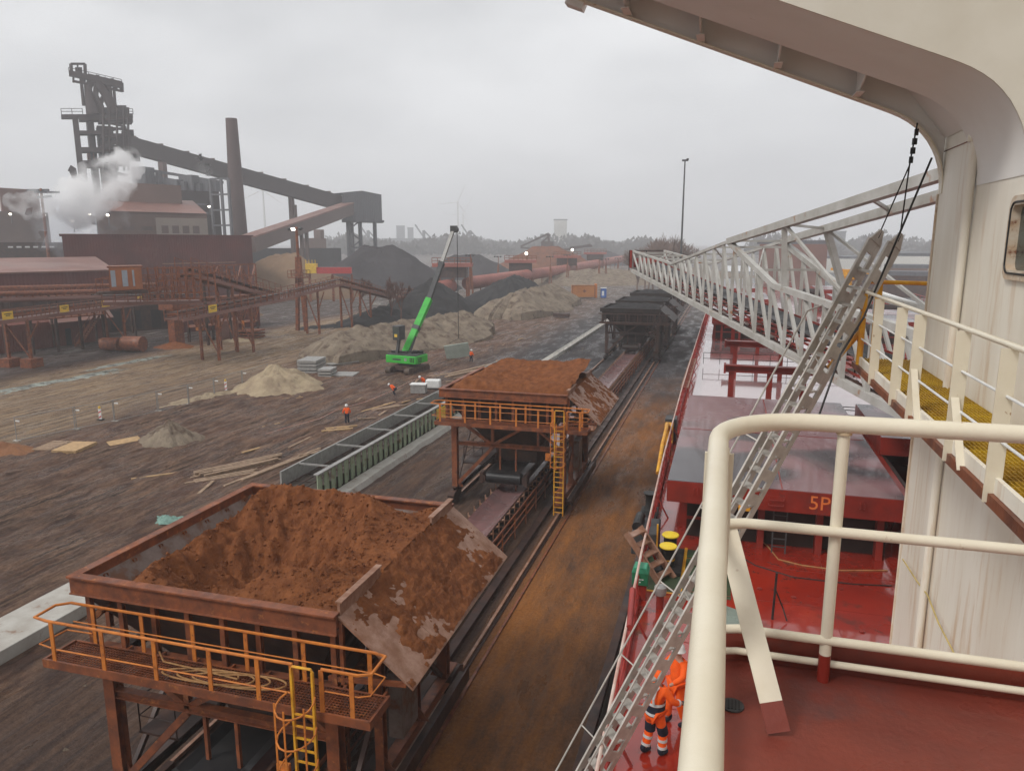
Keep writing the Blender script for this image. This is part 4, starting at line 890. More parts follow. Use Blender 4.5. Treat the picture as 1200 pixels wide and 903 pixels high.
lb(MB().tube([(2.17, 13.35, 14.25), (1.72, 13.4, 13.6)], .045, 8), 'end_strut', M['yellowpaint'], cw, O3, smooth=True)
# lower white channel that carries the catwalk end
# chain on the wall
pts = [xp(a, b, 2.93) for a, b in ((1058, 655), (1074, 680), (1087, 697), (1100, 730), (1118, 765), (1133, 798))]; m_ = MB().tube(pts, .012, 6); o = m_.build('safety_chain', M['rope'], smooth=True); tag(o, 'yellowed chain hanging across the lower cream wall', 'chain')
# life ring style fixture at the right edge

# ------------------------------------------------------------------ accommodation ladder
LA = dp(1036, 286, 13.8); LBt = gp(706, 884, 6.9)
al = thing('accommodation_ladder', 'grey aluminium accommodation ladder hanging steeply down the ship side', 'ladder', tuple(LA)); d = (LBt-LA); ln = d.length*1.22; d.normalize()
side = Vector((.80, -.55, .22)); side = (side - d*side.dot(d)).normalized(); up = side.cross(d)
W = .36
for sgn in (-1, 1):
    m_ = MB(); c = side*(sgn*W/2)
    hw = .135
    # two chords and web pieces leave slots
    m_.beam(c+up*hw, c+up*hw+d*ln, .035, .11, up=up); m_.beam(c-up*hw, c-up*hw+d*ln, .035, .11, up=up)
    k = 0.0
    while k < ln: m_.beam(c+d*k, c+d*(k+.20), .03, 2*hw-.04, up=up); k += .46
    m_.prism([c+up*hw*1.3, c-up*hw*1.3, c-up*.05-d*.22, c+up*.05-d*.22], side*.03)
    m_.build('side_beam', M['alu'], al)
k = .5
while k < ln-.2: MB().beam(d*k-side*(W/2), d*k+side*(W/2), .16, .03, up=Vector((0, 0, 1))).build('tread', M['alu'], al); k += .31
for sgn in (-1, 1):
    m_ = MB(); c = side*(sgn*W/2); o1 = up*(-.55) if up.z < 0 else up*.55
    o1 = -side*.35 + Vector((-.1, 0, .12)) if sgn < 0 else -side*.1+Vector((-.08, 0, .3))
    a1 = c+d*1.35; m_.tube([a1+d*.1, a1+o1*.6-d*.05, a1+o1+d*.15, c+o1+d*3, c+o1+d*(ln-.6)], .018, 8); k = 2.3
    while k < ln-.5: m_.tube([c+d*k, c+o1+d*(k+.05)], .013, 6); k += 1.5
    m_.build('hand_rail', M['alu'], al, smooth=True)
hook = yp(1073, 165, 12.6)
t = thing('hoist_wires', 'black wire falls hanging from the wing beam to the ladder head', 'wire', tuple(hook)); m_ = MB(); sh = hook+Vector((-.05, 0, -.35))
m_.tube([Vector((0, 0, .25)), sh-hook], .012, 6); m_.build('pennant', M['black'], t)
for sgn in (-1, 1):
    e = LA+side*(sgn*W/2)-d*.2-hook; MB().tube([sh-hook, e], .011, 6).build('wire', M['black'], t)
    m_ = MB().tube([e+Vector((0, 0, .02)), e-d*.12*-1], .035, 8); m_.build('shackle', M['black'], t)
m_ = MB(); 
for k in range(4): m_.obox((-.012*k, 0, .12-.13*k), (.05, .05, .09), .4*k)
m_.build('turnbuckle', M['black'], t)
a = dp(1092, 185, 13.2); b = dp(1030, 330, 12.9); c = dp(955, 500, 12.2)
tag(MB().tube([a, b, dp(1012, 372, 12.8), dp(985, 415, 12.6), c], .016, 8).build('hoist_rope', M['black'], smooth=True), 'single black rope slanting past the ladder to the catwalk', 'rope')

# ------------------------------------------------------------------ unloading boom
bo = thing('unloading_boom', 'long cream lattice conveyor boom reaching over the quay', 'boom', tuple(dp(1000, 455, 32)))
BA = dp(1000, 455, 32); BB = dp(741, 317, 80); ax = (BB-BA); bl = ax.length; ax.normalize(); bs = Vector((ax.y, -ax.x, 0)).normalized(); WB = 3.3   # bs points to starboard
if bs.x < 0: bs = -bs
near_ext = -14.0
# top profile: height over the bottom chord at distance s along the boom, taken from the near end
HP = [(near_ext, 2.6), (0, 2.85), (3.6, 3.0), (12.5, 3.15), (20.2, 5.15), (35, 2.75), (bl, 2.3)]
def hgt(s):
    for (a, ha), (b, hb) in zip(HP, HP[1:]):
        if s <= b: return ha+(hb-ha)*(s-a)/(b-a)
    return HP[-1][1]
def bp(s, h=0, side_=0): return ax*s + bs*(side_*WB) + Vector((0, 0, h))
# find s for kink positions from the sight lines of the chord
def s_at(px):
    best = None
    for i in range(0, 700):
        s = near_ext + i*.1
        q = BA+ax*s-EYE
        f = -q.x*math.sin(YAW)+q.y*math.cos(YAW); a_ = q.x*math.cos(YAW)+q.y*math.sin(YAW); dd = f*math.cos(PITCH)-q.z*math.sin(PITCH)
        p_ = 600+870*a_/dd
        if best is None or abs(p_-px) < best[0]: best = (abs(p_-px), s)
    return best[1]
s850, s785, s905 = s_at(849), s_at(786), s_at(903)
def top_h(s, py):
    q = BA+ax*s; r = ray(0, py)
    # solve height so the projected row is py
    lo, hi = -2, 9
    for _ in range(40):
        mid_ = (lo+hi)/2; z = q.z+mid_-EYE.z; e = q-EYE; f = -e.x*math.sin(YAW)+e.y*math.cos(YAW); dd = f*math.cos(PITCH)-z*math.sin(PITCH); uu = f*math.sin(PITCH)+z*math.cos(PITCH)
        if 451.5-870*uu/dd > py: lo = mid_
        else: hi = mid_
    return lo
s975 = s_at(975)
HP = [(near_ext, top_h(s975, 360)*.95), (s975, top_h(s975, 360)), (s905, top_h(s905, 335)), (s850, top_h(s850, 283)), (s785, top_h(s785, 309)), (bl, top_h(bl, 294))]
ss = [near_ext]
while ss[-1] < bl-2.0: ss.append(ss[-1]+2.15)
ss[-1] = bl
for sd in (0, 1):
    m_ = MB(); m_.beam(bp(near_ext, 0, sd), bp(bl, 0, sd), .30, .32)
    for (a, ha), (b, hb) in zip(HP, HP[1:]): m_.beam(bp(a, ha, sd), bp(b, hb, sd), .28 if b <= s850+.1 else .18, .28 if b <= s850+.1 else .18)
    tr = m_.build('truss_chord', M['boompaint'], bo)
    for i, s in enumerate(ss):
        MB().beam(bp(s, .15, sd), bp(s, hgt(s)-.1, sd), .17, .22).build('truss_post', M['boompaint'], tr)
        if i < len(ss)-1:
            MB().beam(bp(s, .15, sd), bp(ss[i+1], hgt(ss[i+1])-.15, sd), .15, .15).build('truss_brace', M['boompaint'], tr)
for i, s in enumerate(ss[::2]):
    MB().beam(bp(s, -.02, 0), bp(s, -.02, 1), .12, .2).build('cross_member', M['boompaint'], bo)
    if s > s905: MB().beam(bp(s, hgt(s), 0), bp(s, hgt(s), 1), .1, .12).build('cross_member', M['boompaint'], bo)
for a, b in zip(ss[::4], ss[4::4]):
    if a > s905: MB().beam(bp(a, hgt(a), 0), bp(b, hgt(b), 1), .08).build('cross_brace', M['boompaint'], bo)
m_ = MB(); 
for o_, hh, w_ in ((.12, .38, .06), (.16, .62, .05), (.12, .9, .05), (.85, .5, .06), (.88, .85, .05)): m_.beam(bp(near_ext, hh, o_), bp(bl, hh, o_), w_, .1)
m_.build('cable_rail', M['redcoam'], bo)
m_ = MB()
vs = []
for s in (near_ext, bl): vs += [tuple(bp(s, .95, .25)), tuple(bp(s, .7, .38)), tuple(bp(s, .7, .62)), tuple(bp(s, .95, .75))]
m_.add(vs, [(0, 1, 5, 4), (1, 2, 6, 5), (2, 3, 7, 6)]); m_.build('boom_belt', M['rubber'], bo)
m_ = MB(); s = near_ext
while s < bl: m_.beam(bp(s, .12, .2), bp(s, .9, .22), .06); m_.beam(bp(s, .12, .8), bp(s, .9, .78), .06); m_.beam(bp(s, .62, .2), bp(s, .62, .8), .09); s += 1.1
m_.build('idler_frame', M['black'], bo)
m_ = MB(); 
for s in ss[::1]: m_.beam(bp(s, .05, .02), bp(s, .05, .2), .3, .05)
m_.beam(bp(near_ext, .1, .1), bp(bl, .1, .1), .35, .04); m_.build('walkway_plate', M['rustdark'], bo)
# tip
m_ = MB(); m_.beam(bp(bl, .3, -.05), bp(bl, 2.1, -.05), .25, .4); m_.beam(bp(bl, .3, 1.05), bp(bl, 2.1, 1.05), .25, .4); m_.cyl(bp(bl+.2, .8, .05), bp(bl+.2, .8, .95), .5, 14); m_.build('head_pulley', M['redcoam'], bo)
m_ = MB()
for h in (.3, 1.2, 2.0): m_.tube([bp(bl, h, -.05), bp(bl+1.1, h, -.05), bp(bl+1.1, h, 1.05), bp(bl, h, 1.05)], .05, 6)
for sd in (-.05, .5, 1.05): m_.tube([bp(bl+1.1, -.1, sd), bp(bl+1.1, 2.0, sd)], .05, 6)
m_.build('tip_cage', M['dark'], bo)
# ties
TH = hgt(s850); tipA = dp(1100, 204, 27) - BA
for sd in (0, 1):
    a = bp(s850, TH, sd)
    b = dp(1102, 205, 26.5)-BA if sd == 0 else dp(1101, 230, 29)-BA
    m_ = MB().beam(a, b, .36, .36); m_.beam(a, b + (b-a)*.6, .355, .355); m_.build('tie_beam', M['boompaint'], bo)
    # king post
    f_ = (s850+4)
    q = (a + (b-a)*.42); foot_s = (q.dot(ax)); m_ = MB().beam(bp(foot_s, hgt(foot_s), sd), q, .26, .3); m_.build('king_post', M['boompaint'], bo)
    MB().beam(q, bp(foot_s-8, hgt(foot_s-8), sd), .13).build('diagonal', M['boompaint'], bo)
a0 = bp(s850, TH, 0); a1 = bp(s850, TH, 1); b0 = dp(1102, 205, 26.5)-BA; b1 = dp(1101, 230, 29)-BA
for k in (.02, .42, .8): MB().beam(a0+(b0-a0)*k, a1+(b1-a1)*k, .12, .12).build('tie_spreader', M['boompaint'], bo)
# ================================================================== PEOPLE
def skin_mesh(name, verts, edges, radii, mat, parent, root=0, sub=2, shade=True):
    me = bpy.data.meshes.new(name); me.from_pydata([tuple(v) for v in verts], edges, []); me.update()
    o = bpy.data.objects.new(name, me); C.objects.link(o)
    sk = o.modifiers.new('skin', 'SKIN'); sk.use_smooth_shade = True
    for i, r in enumerate(radii):
        v = me.skin_vertices[0].data[i]; v.radius = (r, r) if not isinstance(r, tuple) else r; v.use_root = (i == root)
    sd = o.modifiers.new('sub', 'SUBSURF'); sd.levels = sub; sd.render_levels = sub
    bpy.context.view_layer.update()
    m2 = bpy.data.meshes.new_from_object(o.evaluated_get(bpy.context.evaluated_depsgraph_get()))
    bpy.data.objects.remove(o); m2.materials.clear(); m2.materials.append(mat)
    m2.polygons.foreach_set('use_smooth', [True]*len(m2.polygons))
    o = bpy.data.objects.new(name, m2); C.objects.link(o); o.parent = parent
    return o
def person(label, loc, rz, bend=0.0, arms=((.42, .28, 1.02), (-.42, .28, 1.02)), stride=.12, helmet='white', trousers='hivis', fine=False, hood=False, crouch=0.0):
    t = thing('person', label, 'person', loc, rz, )
    # +Y is the way the person faces
    hz_ = .93-crouch*.45
    def B(x, y, z):                       # bend of the upper body forward about the hips
        zz = z-.93; return Vector((x, y*math.cos(bend)+zz*math.sin(bend), hz_+zz*math.cos(bend)-y*math.sin(bend)))
    P = dict(pel=Vector((0, 0, hz_)), wa=B(0, 0, 1.08), ch=B(0, -.01, 1.30), ne=B(0, 0, 1.47), hd=B(0, .03, 1.62), ht=B(0, .02, 1.72))
    sh = [B(s*.19, 0, 1.42) for s in (1, -1)]
    hand = [B(*a) for a in arms]
    el = [(a*.5+b*.5)+Vector((s*.07, -.10, -.05)) for a, b, s in zip(sh, hand, (1, -1))]
    hip = [Vector((s*.10, 0, hz_-.05)) for s in (1, -1)]
    foot = [Vector((.13, stride, .09)), Vector((-.13, -stride, .09))]
    kn = [(a+b)*.5+Vector((0, .06+crouch*.4, .02)) for a, b in zip(hip, foot)]
    V_ = [P['pel'], P['wa'], P['ch'], P['ne'], P['hd'], P['ht']]; E_ = [(0, 1), (1, 2), (2, 3), (3, 4), (4, 5)]; Rr = [.12, .11, .12, .06, .085, .06]
    for i in (0, 1):
        n = len(V_); V_ += [sh[i], el[i], hand[i]]; E_ += [(2, n), (n, n+1), (n+1, n+2)]; Rr += [.06, .045, .032]
        n = len(V_); V_ += [hip[i], kn[i], foot[i]]; E_ += [(0, n), (n, n+1), (n+1, n+2)]; Rr += [.085, .06, .045]
    skin_mesh('body', V_, E_, Rr, M['skin'], t, sub=1 if not fine else 2)
    # jacket
    Vj = [P['pel']+Vector((0, 0, -.02)), P['wa'], P['ch'], P['ne']-(P['ne']-P['ch'])*.25]; Ej = [(0, 1), (1, 2), (2, 3)]; Rj = [.17, .155, .165, .10]
    for i in (0, 1):
        n = len(Vj); Vj += [sh[i], el[i], hand[i]+(el[i]-hand[i])*.22]; Ej += [(2, n), (n, n+1), (n+1, n+2)]; Rj += [.09, .07, .058]
    jk = skin_mesh('jacket', Vj, Ej, Rj, M['hivis'], t)
    Vt = [P['pel']]; Et = []; Rt = [.155]
    for i in (0, 1):
        n = len(Vt); Vt += [hip[i], kn[i], foot[i]+(kn[i]-foot[i])*.12]; Et += [(0, n), (n, n+1), (n+1, n+2)]; Rt += [.115, .095, .085]
    skin_mesh('trousers', Vt, Et, Rt, M[trousers], t)
    for i in (0, 1):
        skin_mesh('boot', [foot[i]+Vector((0, -.06, .08)), foot[i]+Vector((0, -.05, -.035)), foot[i]+Vector((0, .16, -.045))], [(0, 1), (1, 2)], [.06, .055, .048], M['navy'], t)
    # helmet
    up = (P['ht']-P['hd']).normalized()
    if hood:
        skin_mesh('hood', [P['ne'], P['hd']+up*.01-Vector((0, .02, 0)), P['ht']+up*.03-Vector((0, .03, 0))], [(0, 1), (1, 2)], [.10, .135, .085], M['hivis'], t)
    if helmet:
        m_ = MB().lathe((0, 0, 0), [(.155, -.01), (.15, .0), (.125, .03), (.118, .09), (.075, .135), (.01, .15)], 18); o = m_.build('helmet', M[helmet], t, smooth=True)
        o.rotation_mode = 'QUATERNION'; o.rotation_quaternion = up.to_track_quat('Z', 'Y'); o.location = P['hd']+up*.04
    def band(a, b, k, r, mat='silver', w_=.05, nm='reflective_band'):
        a = Vector(a); b = Vector(b); c = a.lerp(b, k); dd = (b-a).normalized(); MB().cyl(c-dd*w_/2, c+dd*w_/2, r, 16).build(nm, M[mat], t, smooth=True)
    if fine:
        # dark waist panel between two reflective bands
        for i in (0, 1):
            band(kn[i], foot[i], .42, .093, w_=.055); band(hip[i], kn[i], .86, .104, 'navy', .20, 'knee_patch'); band(kn[i], foot[i], .78, .091, w_=.05)
            band(el[i], hand[i], .45, .069, w_=.045)
            # gloves with separate fingers
            h = hand[i]; dd = (h-el[i]).normalized(); sx = dd.cross(Vector((0, 0, 1))).normalized(); gv = [h-dd*.08, h, h+dd*.06]; ge = [(0, 1), (1, 2)]; gr = [.042, .045, .04]
            o = skin_mesh('glove', gv, ge, gr, M['navy'], t)
            for k, ln_ in zip((-1.5, -.5, .5, 1.5), (.07, .085, .08, .06)):
                c = h+dd*.075+sx*(k*.021); skin_mesh('finger', [c, c+dd*ln_*.5+Vector((0, 0, -.012)), c+dd*ln_*.75+Vector((0, 0, -.045))], [(0, 1), (1, 2)], [.011, .01, .009], M['navy'], o, sub=1)
            c = h+sx*(.04 if i else -.04); skin_mesh('thumb', [c, c+dd*.04+sx*(.03 if i else -.03), c+dd*.07+sx*(.02 if i else -.02)+Vector((0, 0, -.02))], [(0, 1), (1, 2)], [.014, .012, .01], M['navy'], o, sub=1)
        for k, mt_, z_, hgt_ in ((0, 'navy', 1.0, .2),):
            pass
    return t, P
q = gp(764, 884, DK)
wk, P = person('worker in orange hi-vis suit with hood up, back to the camera', (q.x+.02, q.y+.05, DK), R(-38), bend=.12, arms=((.30, .42, 1.12), (-.14, .48, 1.05)), stride=.10, helmet=None, fine=True, hood=True)
m_ = MB()
def ell(z, rx, ry, w_, mat, nm):
    m_ = MB(); n = 28; vs = []
    for zz in (z-w_/2, z+w_/2): vs += [(rx*math.cos(2*math.pi*i/n), ry*math.sin(2*math.pi*i/n)+(zz-.93)*.12, zz) for i in range(n)]
    m_.add(vs, [(i, (i+1) % n, n+(i+1) % n, n+i) for i in range(n)]); m_.build(nm, M[mat], wk, smooth=True)
ell(.99, .186, .182, .20, 'navy', 'waist_panel'); ell(.93, .19, .187, .055, 'silver', 'reflective_band'); ell(1.12, .182, .176, .055, 'silver', 'reflective_band')
m_ = MB()
for x in (-.13, .10): m_.tube([(x, -.155, 1.16), (x, -.165, 1.28), (x, -.10, 1.43), (x, 0, 1.47)], .024, 6)
m_.build('shoulder_band', M['silver'], wk)
q = gp(783, 862, DK)
person('second worker with white helmet, half hidden by the ladder and handrail', (q.x+.12, q.y+.45, DK), R(130), arms=((.25, .4, 1.1), (-.25, .4, 1.1)), helmet='white')
for a, rz, bd, lb, cr_, arms in (((407, 497), .6, .15, 'upright worker in orange jacket carrying a board', 0, ((.3, .4, .95), (-.3, .4, .95))),
        ((463, 464), 1.6, 1.0, 'stooping worker in orange bending over timbers', .25, ((.2, .2, .85), (-.2, .2, .85))),
        ((498, 455), 2.4, .9, 'worker leaning over a grey box behind the timbers', .1, ((.2, .3, .9), (-.2, .3, .9))),
        ((552, 425), -.5, .1, 'small worker standing beside the hanging plate', 0, ((.3, .3, 1), (-.3, .3, 1)))):
    q = gp(*a); person(lb, (q.x, q.y, 0), rz, bend=bd, helmet='white', trousers='navy', crouch=cr_, arms=arms)

# ================================================================== YARD OBJECTS
def planks(px, py, n, ln, rz, lb, mat='oldtimber', sp=.28, w=.2, h=.12, layers=1, px2=None):
    q = gp(px, py); t = thing('timber_stack', lb, 'timber', (q.x, q.y, 0), rz)
    k = 0
    for l in range(layers):
        for i in range(n):
            MB().obox((random.uniform(-.6, .6), (i-n/2)*sp+random.uniform(-.05, .05), .08+l*.16+random.uniform(0, .05)), (ln*random.uniform(.7, 1.1), w, h), random.uniform(-.07, .07)).build('plank', M[mat], t)
    return t
planks(283, 548, 5, 6.5, R(62), 'loose pile of long weathered planks near the formwork wall', layers=2)
planks(258, 560, 3, 4.5, R(52), 'short weathered planks left of the loose plank pile')
planks(330, 545, 2, 9.0, R(80), 'two very long timbers running to the formwork wall')
planks(400, 503, 4, 2.6, R(40), 'pale boards laid out before the standing worker', 'timber')
planks(455, 478, 3, 3.6, R(60), 'timbers beneath the stooping worker')
planks(515, 440, 4, 3.4, R(70), 'scattered timbers beside the crane tracks', 'oldtimber')
planks(560, 432, 2, 16, R(74), 'very long dark steel beams beyond the crane tracks', 'oldtimber', sp=1.0, w=.5, h=.3)
planks(440, 478, 2, 5, R(76), 'thin timbers lying along the trench edge', 'timber')
planks(342, 467, 3, 1.2, R(50), 'three short orange brown planks at the foot of the sand heap', 'timber')
for px, py, w_, l_, lb, mt_ in ((88, 528, 1.9, 2.6, 'pale plywood sheets stacked on battens', 'timber'), (62, 524, 1.6, 2.6, 'grey pallet beside the plywood sheets', 'oldtimber')):
    q = gp(px, py); t = thing('board_stack', lb, 'boards', (q.x, q.y, 0), R(12))
    for i in range(3 if mt_ == 'timber' else 1): MB().bx(-w_/2, w_/2, -l_/2, l_/2, .12+i*.10, .19+i*.10).build('board', M[mt_], t)
    for y in (-1, 0, 1): MB().bx(-w_/2, w_/2, y-.05, y+.05, 0, .12).build('batten', M['oldtimber'], t)
    if mt_ != 'timber': [MB().bx(-w_/2+.1, w_/2-.1, y-.15, y+.15, .192, .23).build('slat', M['oldtimber'], t) for y in (-.9, -.3, .3, .9)]
q = gp(146, 520); t = thing('tilted_board', 'single pale board tilted against the soil heap', 'board', (q.x, q.y, .1)); MB().obox((0, 0, .15), (.8, 2.4, .03), R(-25), 0, R(14)).build('board', M['timber'], t)
q = gp(198, 610); 
m_ = MB()
def netf(u, v):
    a = u*2*math.pi; r = .75*v*(1+.25*math.sin(3*a)); return (q.x+r*math.cos(a)*1.2, q.y+r*math.sin(a)*.9, .02+.22*(1-v)+.16*abs(fbm(r*3*math.cos(a), r*3*math.sin(a), 1)))
m_.grid(netf, 40, 14); tag(m_.build('tarpaulin', M['net'], smooth=True), 'crumpled mint green tarpaulin on the mud behind the nearest hopper', 'tarpaulin')
# concrete slab stacks
def slabs(px, py, n, w_, l_, lb, h=.34, rz=R(10)):
    q = gp(px, py); t = thing('slab_stack', lb, 'slabs', (q.x, q.y, 0), rz, group='stacks of grey concrete slabs')
    for i in range(n): MB().bx(-w_/2, w_/2, -l_/2, l_/2, .05+i*(h+.1), .05+i*(h+.1)+h).build('slab', M['steelgrey'], t, bevel=.03)
slabs(366, 436, 4, 2.4, 3.4, 'tallest stack of grey concrete slabs behind the sand heap'); slabs(384, 441, 3, 1.6, 2.2, 'middle grey slab stack beside the tallest one', .26); slabs(405, 440, 1, 2.6, 2.6, 'low flat grey slabs on brown timbers, nearest the crane', .22); slabs(402, 428, 2, 1.4, 4.0, 'pale angled beams behind the slab stacks', .15, R(-30))
q = gp(491, 461); t = thing('grey_crate', 'grey lidded crate in front of the leaning worker', 'crate', (q.x, q.y, 0), R(10)); MB().bx(-.8, .8, -.5, .5, .1, 1.0).build('box', M['steelgrey'], t, bevel=.03); MB().bx(-.85, .85, -.55, .55, 1.0, 1.08).build('lid', M['white'], t)
q = gp(508, 456); t = thing('generator', 'white portable generator right of the leaning worker', 'generator', (q.x, q.y, 0), R(10)); MB().bx(-.8, .8, -.45, .45, .15, 1.1).build('housing', M['white'], t, bevel=.15); MB().bx(-.7, .7, -.4, .4, 0, .15).build('skid', M['black'], t)
# warning posts & fence
for px, py, lb in ((118, 492, 'red white warning post with amber lamp, farther left by the fence'), (265, 458, 'red white warning post with amber lamp beside the sand spill')):
    q = gp(px, py); t = thing('warning_post', lb, 'beacon', (q.x, q.y, 0), group='warning posts along the haul road'); MB().bx(-.14, .14, -.03, .03, .1, 1.05).build('panel', M['white'], t)
    m_ = MB(); [m_.prism([(-.14, -.034, z), (.14, -.034, z+.14), (.14, -.034, z+.28), (-.14, -.034, z+.14)], (0, .003, 0)) for z in (.15, .6)]; m_.build('stripe', M['redpaint'], t); MB().lathe((0, 0, 1.05), [(.1, 0), (.11, .15), (.05, .24)], 12).build('lamp', M['sign'], t, smooth=True); MB().bx(-.25, .25, -.2, .2, 0, .1).build('foot', M['rubber'], t)
fp = [(20, 517), (90, 503), (135, 494), (186, 482), (222, 474), (252, 465), (285, 455), (315, 446)]
for i, (a, b) in enumerate(zip(fp, fp[1:])):
    A = gp(*a); B = gp(*b); t = thing('site_fence', ('mesh site fence panel at the far left edge', 'site fence panel behind the grey pallet', 'site fence panel left of the amber beacon', 'site fence panel right of the amber beacon', 'site fence panel behind the soil heap', 'site fence panel midway to the sand spill', 'site fence panel ending at the sand heap')[i], 'fence', tuple(A), group='mesh fence panels along the haul road')
    m_ = MB(); D = B-A
    for z in (.1, 1.95): m_.tube([Vector((0, 0, z)), D+Vector((0, 0, z))], .028, 6)
    m_.tube([Vector((0, 0, 0)), Vector((0, 0, 2))], .035, 6); m_.tube([D*.97, D*.97+Vector((0, 0, 2))], .035, 6); m_.build('frame', M['steelgrey'], t)
    m_ = MB(); n = 26
    for k in range(1, n): m_.beam(D*k/n+Vector((0, 0, .1)), D*k/n+Vector((0, 0, 1.95)), .005)
    for k in range(1, 8): m_.beam(Vector((0, 0, .1+k*.23)), D+Vector((0, 0, .1+k*.23)), .005)
    m_.build('mesh_infill', M['steelgrey'], t)
    MB().bx(-.3, .3, -.12, .12, 0, .1).build('foot', M['concrete'], t)
    MB().obox((.3, 0, 1.7), (.4, .02, .12)).build('white_tag', M['white'], t)
# red white barrier tape
pts = [gp(*a)+Vector((0, 0, .5)) for a in ((312, 515), (345, 505), (375, 497), (395, 486), (430, 476), (462, 462), (480, 452), (520, 440))]
tag(MB().tube(pts, .025, 5).build('barrier_tape', pmat('tape_paint', (.6, .18, .12), (.6, .5, .45), 2, .6)), 'thin red and white barrier tape strung across the mud', 'tape')
# dark steel item by the road further away
q = gp(658, 372); t = thing('steel_bundle', 'small dark machine part lying in the far cutting', 'machine part', (q.x, q.y, 0)); [MB().bx(-1.6, 1.6, -1+i*.7, -.6+i*.7, .2, .9).build('section', M['rustdark'], t) for i in range(3)]
# container, toilet
q = gp(683, 349); D = math.hypot(q.x, q.y); t = thing('shipping_container', 'orange container parked by the far spoil heaps', 'container', (q.x, q.y, 0), R(17)); s = .95
MB().bx(-3.2, 3.2, -1.2, 1.2, .3, 3.6).build('body', pmat('container_orange', (.55, .22, .06), (.45, .17, .05), .5, .6, wave=('X', 3, .06), bump=.01), t, bevel=.03)
m_ = MB(); [m_.bx(-3.25+i*6.4, -3.13+i*6.4, -1.26, -1.14, .25, 3.65) for i in (0, 1)]; m_.bx(-3.2, 3.2, -1.24, -1.2, 3.5, 3.64); m_.build('corner_post', M['rust'], t); MB().obox((.3, -1.22, 2.0), (.7, .02, .7), 0, 0, R(45)).build('placard', M['rust'], t); MB().bx(3.3, 3.9, -1, 1, .1, 4.0).build('end_cabinet', M['orange'], t)
q = gp(707, 349); t = thing('portable_toilet', 'blue and white portable toilet beside the container', 'toilet', (q.x, q.y, 0), R(17)); MB().bx(-.75, .75, -.75, .75, .1, 2.7).build('cabin', M['blue'], t, bevel=.05); MB().bx(-.55, .1, -.77, -.75, .7, 2.0).build('door', M['white'], t); MB().bx(-.8, .8, -.8, .8, 2.7, 2.9).build('roof', M['white'], t)

# ---------------------------------------------------------- green crane
q = gp(478, 436); cr_ = thing('crawler_crane', 'lime green telescopic crawler crane with raised boom', 'crane', (q.x, q.y, 0)); F_ = R(-8)
def cb(mb, name, mat, par=cr_, rz=0, **k):
    o = mb.build(name, mat, par, **k); o.rotation_euler = (0, 0, rz) if par is cr_ else (0, 0, 0); return o
tz = R(-62)+R(90)-R(10)
for sy in (-1.35, 1.35):
    # track as rounded loop
    prof_ = [(-2.4, .35), (-2.2, .08), (2.2, .08), (2.4, .35), (2.4, .55), (2.15, .88), (-2.15, .88), (-2.4, .55)]
    m_ = MB().prism([(x, sy-.33, z) for x, z in prof_], (0, .66, 0)); o = cb(m_, 'track', pmat('muddy_track', (.13, .09, .065), (.05, .04, .035), 3, .8, None, .03, 8), rz=R(80))
    m_ = MB(); [m_.cyl((-1.9+i*.63, sy-.36, .42), (-1.9+i*.63, sy+.36, .42), .22, 10) for i in range(7)]; cb(m_, 'track_roller', M['rustdark'], o)
cb(MB().bx(-1.3, 1.3, -1.1, 1.1, .45, 1.0), 'undercarriage', M['rustdark'], rz=R(80)); cb(MB().lathe((0, 0, 1.0), [(.9, 0), (.9, .25)], 20), 'slew_ring', M['black'])
hs_ = R(-10)  # house orientation
m_ = MB(); m_.prism([(-2.3, -1.3, 1.25), (1.9, -1.3, 1.25), (2.1, -1.1, 1.3), (2.1, 1.3, 1.3), (-2.2, 1.3, 1.25), (-2.5, 0, 1.25)], (0, 0, .95)); hb = cb(m_, 'house', M['green'], rz=hs_, bevel=.08)
cb(MB().bx(-2.1, 1.9, -1.2, 1.2, 2.2, 2.36), 'deck_machinery', M['greydk'], hb); m_ = MB(); [m_.bx(1.2+i*.22, 1.32+i*.22, -1.318, -1.30, 1.45, 2.05) for i in range(3)]; [m_.bx(2.10, 2.115, -.9, -.1, 1.45+i*.15, 1.53+i*.15) for i in range(4)]; cb(m_, 'vent', M['black'], hb)
cb(MB().bx(-1.3, -.1, -1.315, -1.30, 1.62, 1.82), 'dark_lettering_strip', M['greydk'], hb); cb(MB().bx(.4, .75, -1.316, -1.30, 1.6, 1.95), 'grey_panel', M['steelgrey'], hb)
m_ = MB(); [m_.obox((random.uniform(-1.8, 1.6), random.uniform(-.9, .9), 2.5), (.5, .4, .3), random.random()) for _ in range(9)]; m_.tube([(-.5, -1, 2.4), (1.6, -.9, 2.8), (1.7, .8, 2.7)], .04, 6); cb(m_, 'hydraulics', M['black'], hb)
# raised cab
m_ = MB(); m_.beam((-.9, -.9, 2.2), (-.75, -.6, 4.0), .3, .35); cb(m_, 'cab_riser', M['greydk'], hb)
cbn = cb(MB().bx(-1.35, -.35, -1.1, .2, 4.0, 5.75), 'cab', M['greydk'], hb, bevel=.08); cb(MB().bx(-1.25, -.45, -1.112, -1.10, 4.3, 5.55), 'cab_window', M['glass'], cbn); cb(MB().bx(-1.365, -1.35, -1.0, .1, 4.3, 5.55), 'cab_window', M['glass'], cbn); cb(MB().bx(-1.05, -.65, -1.13, -1.113, 4.4, 4.75), 'seat_vest', M['sign'], cbn)
org = Vector((q.x, q.y, 0)); Db = math.hypot(q.x, q.y)
B0 = dp(470, 424, Db+.3); B1 = dp(503, 350, Db+4.2); B2 = dp(531, 270, Db+9.0); L0 = B0-org; L1 = B1-org; L2 = B2-org
upv = (L2-L0).cross(Vector((0, 1, 0))).normalized()
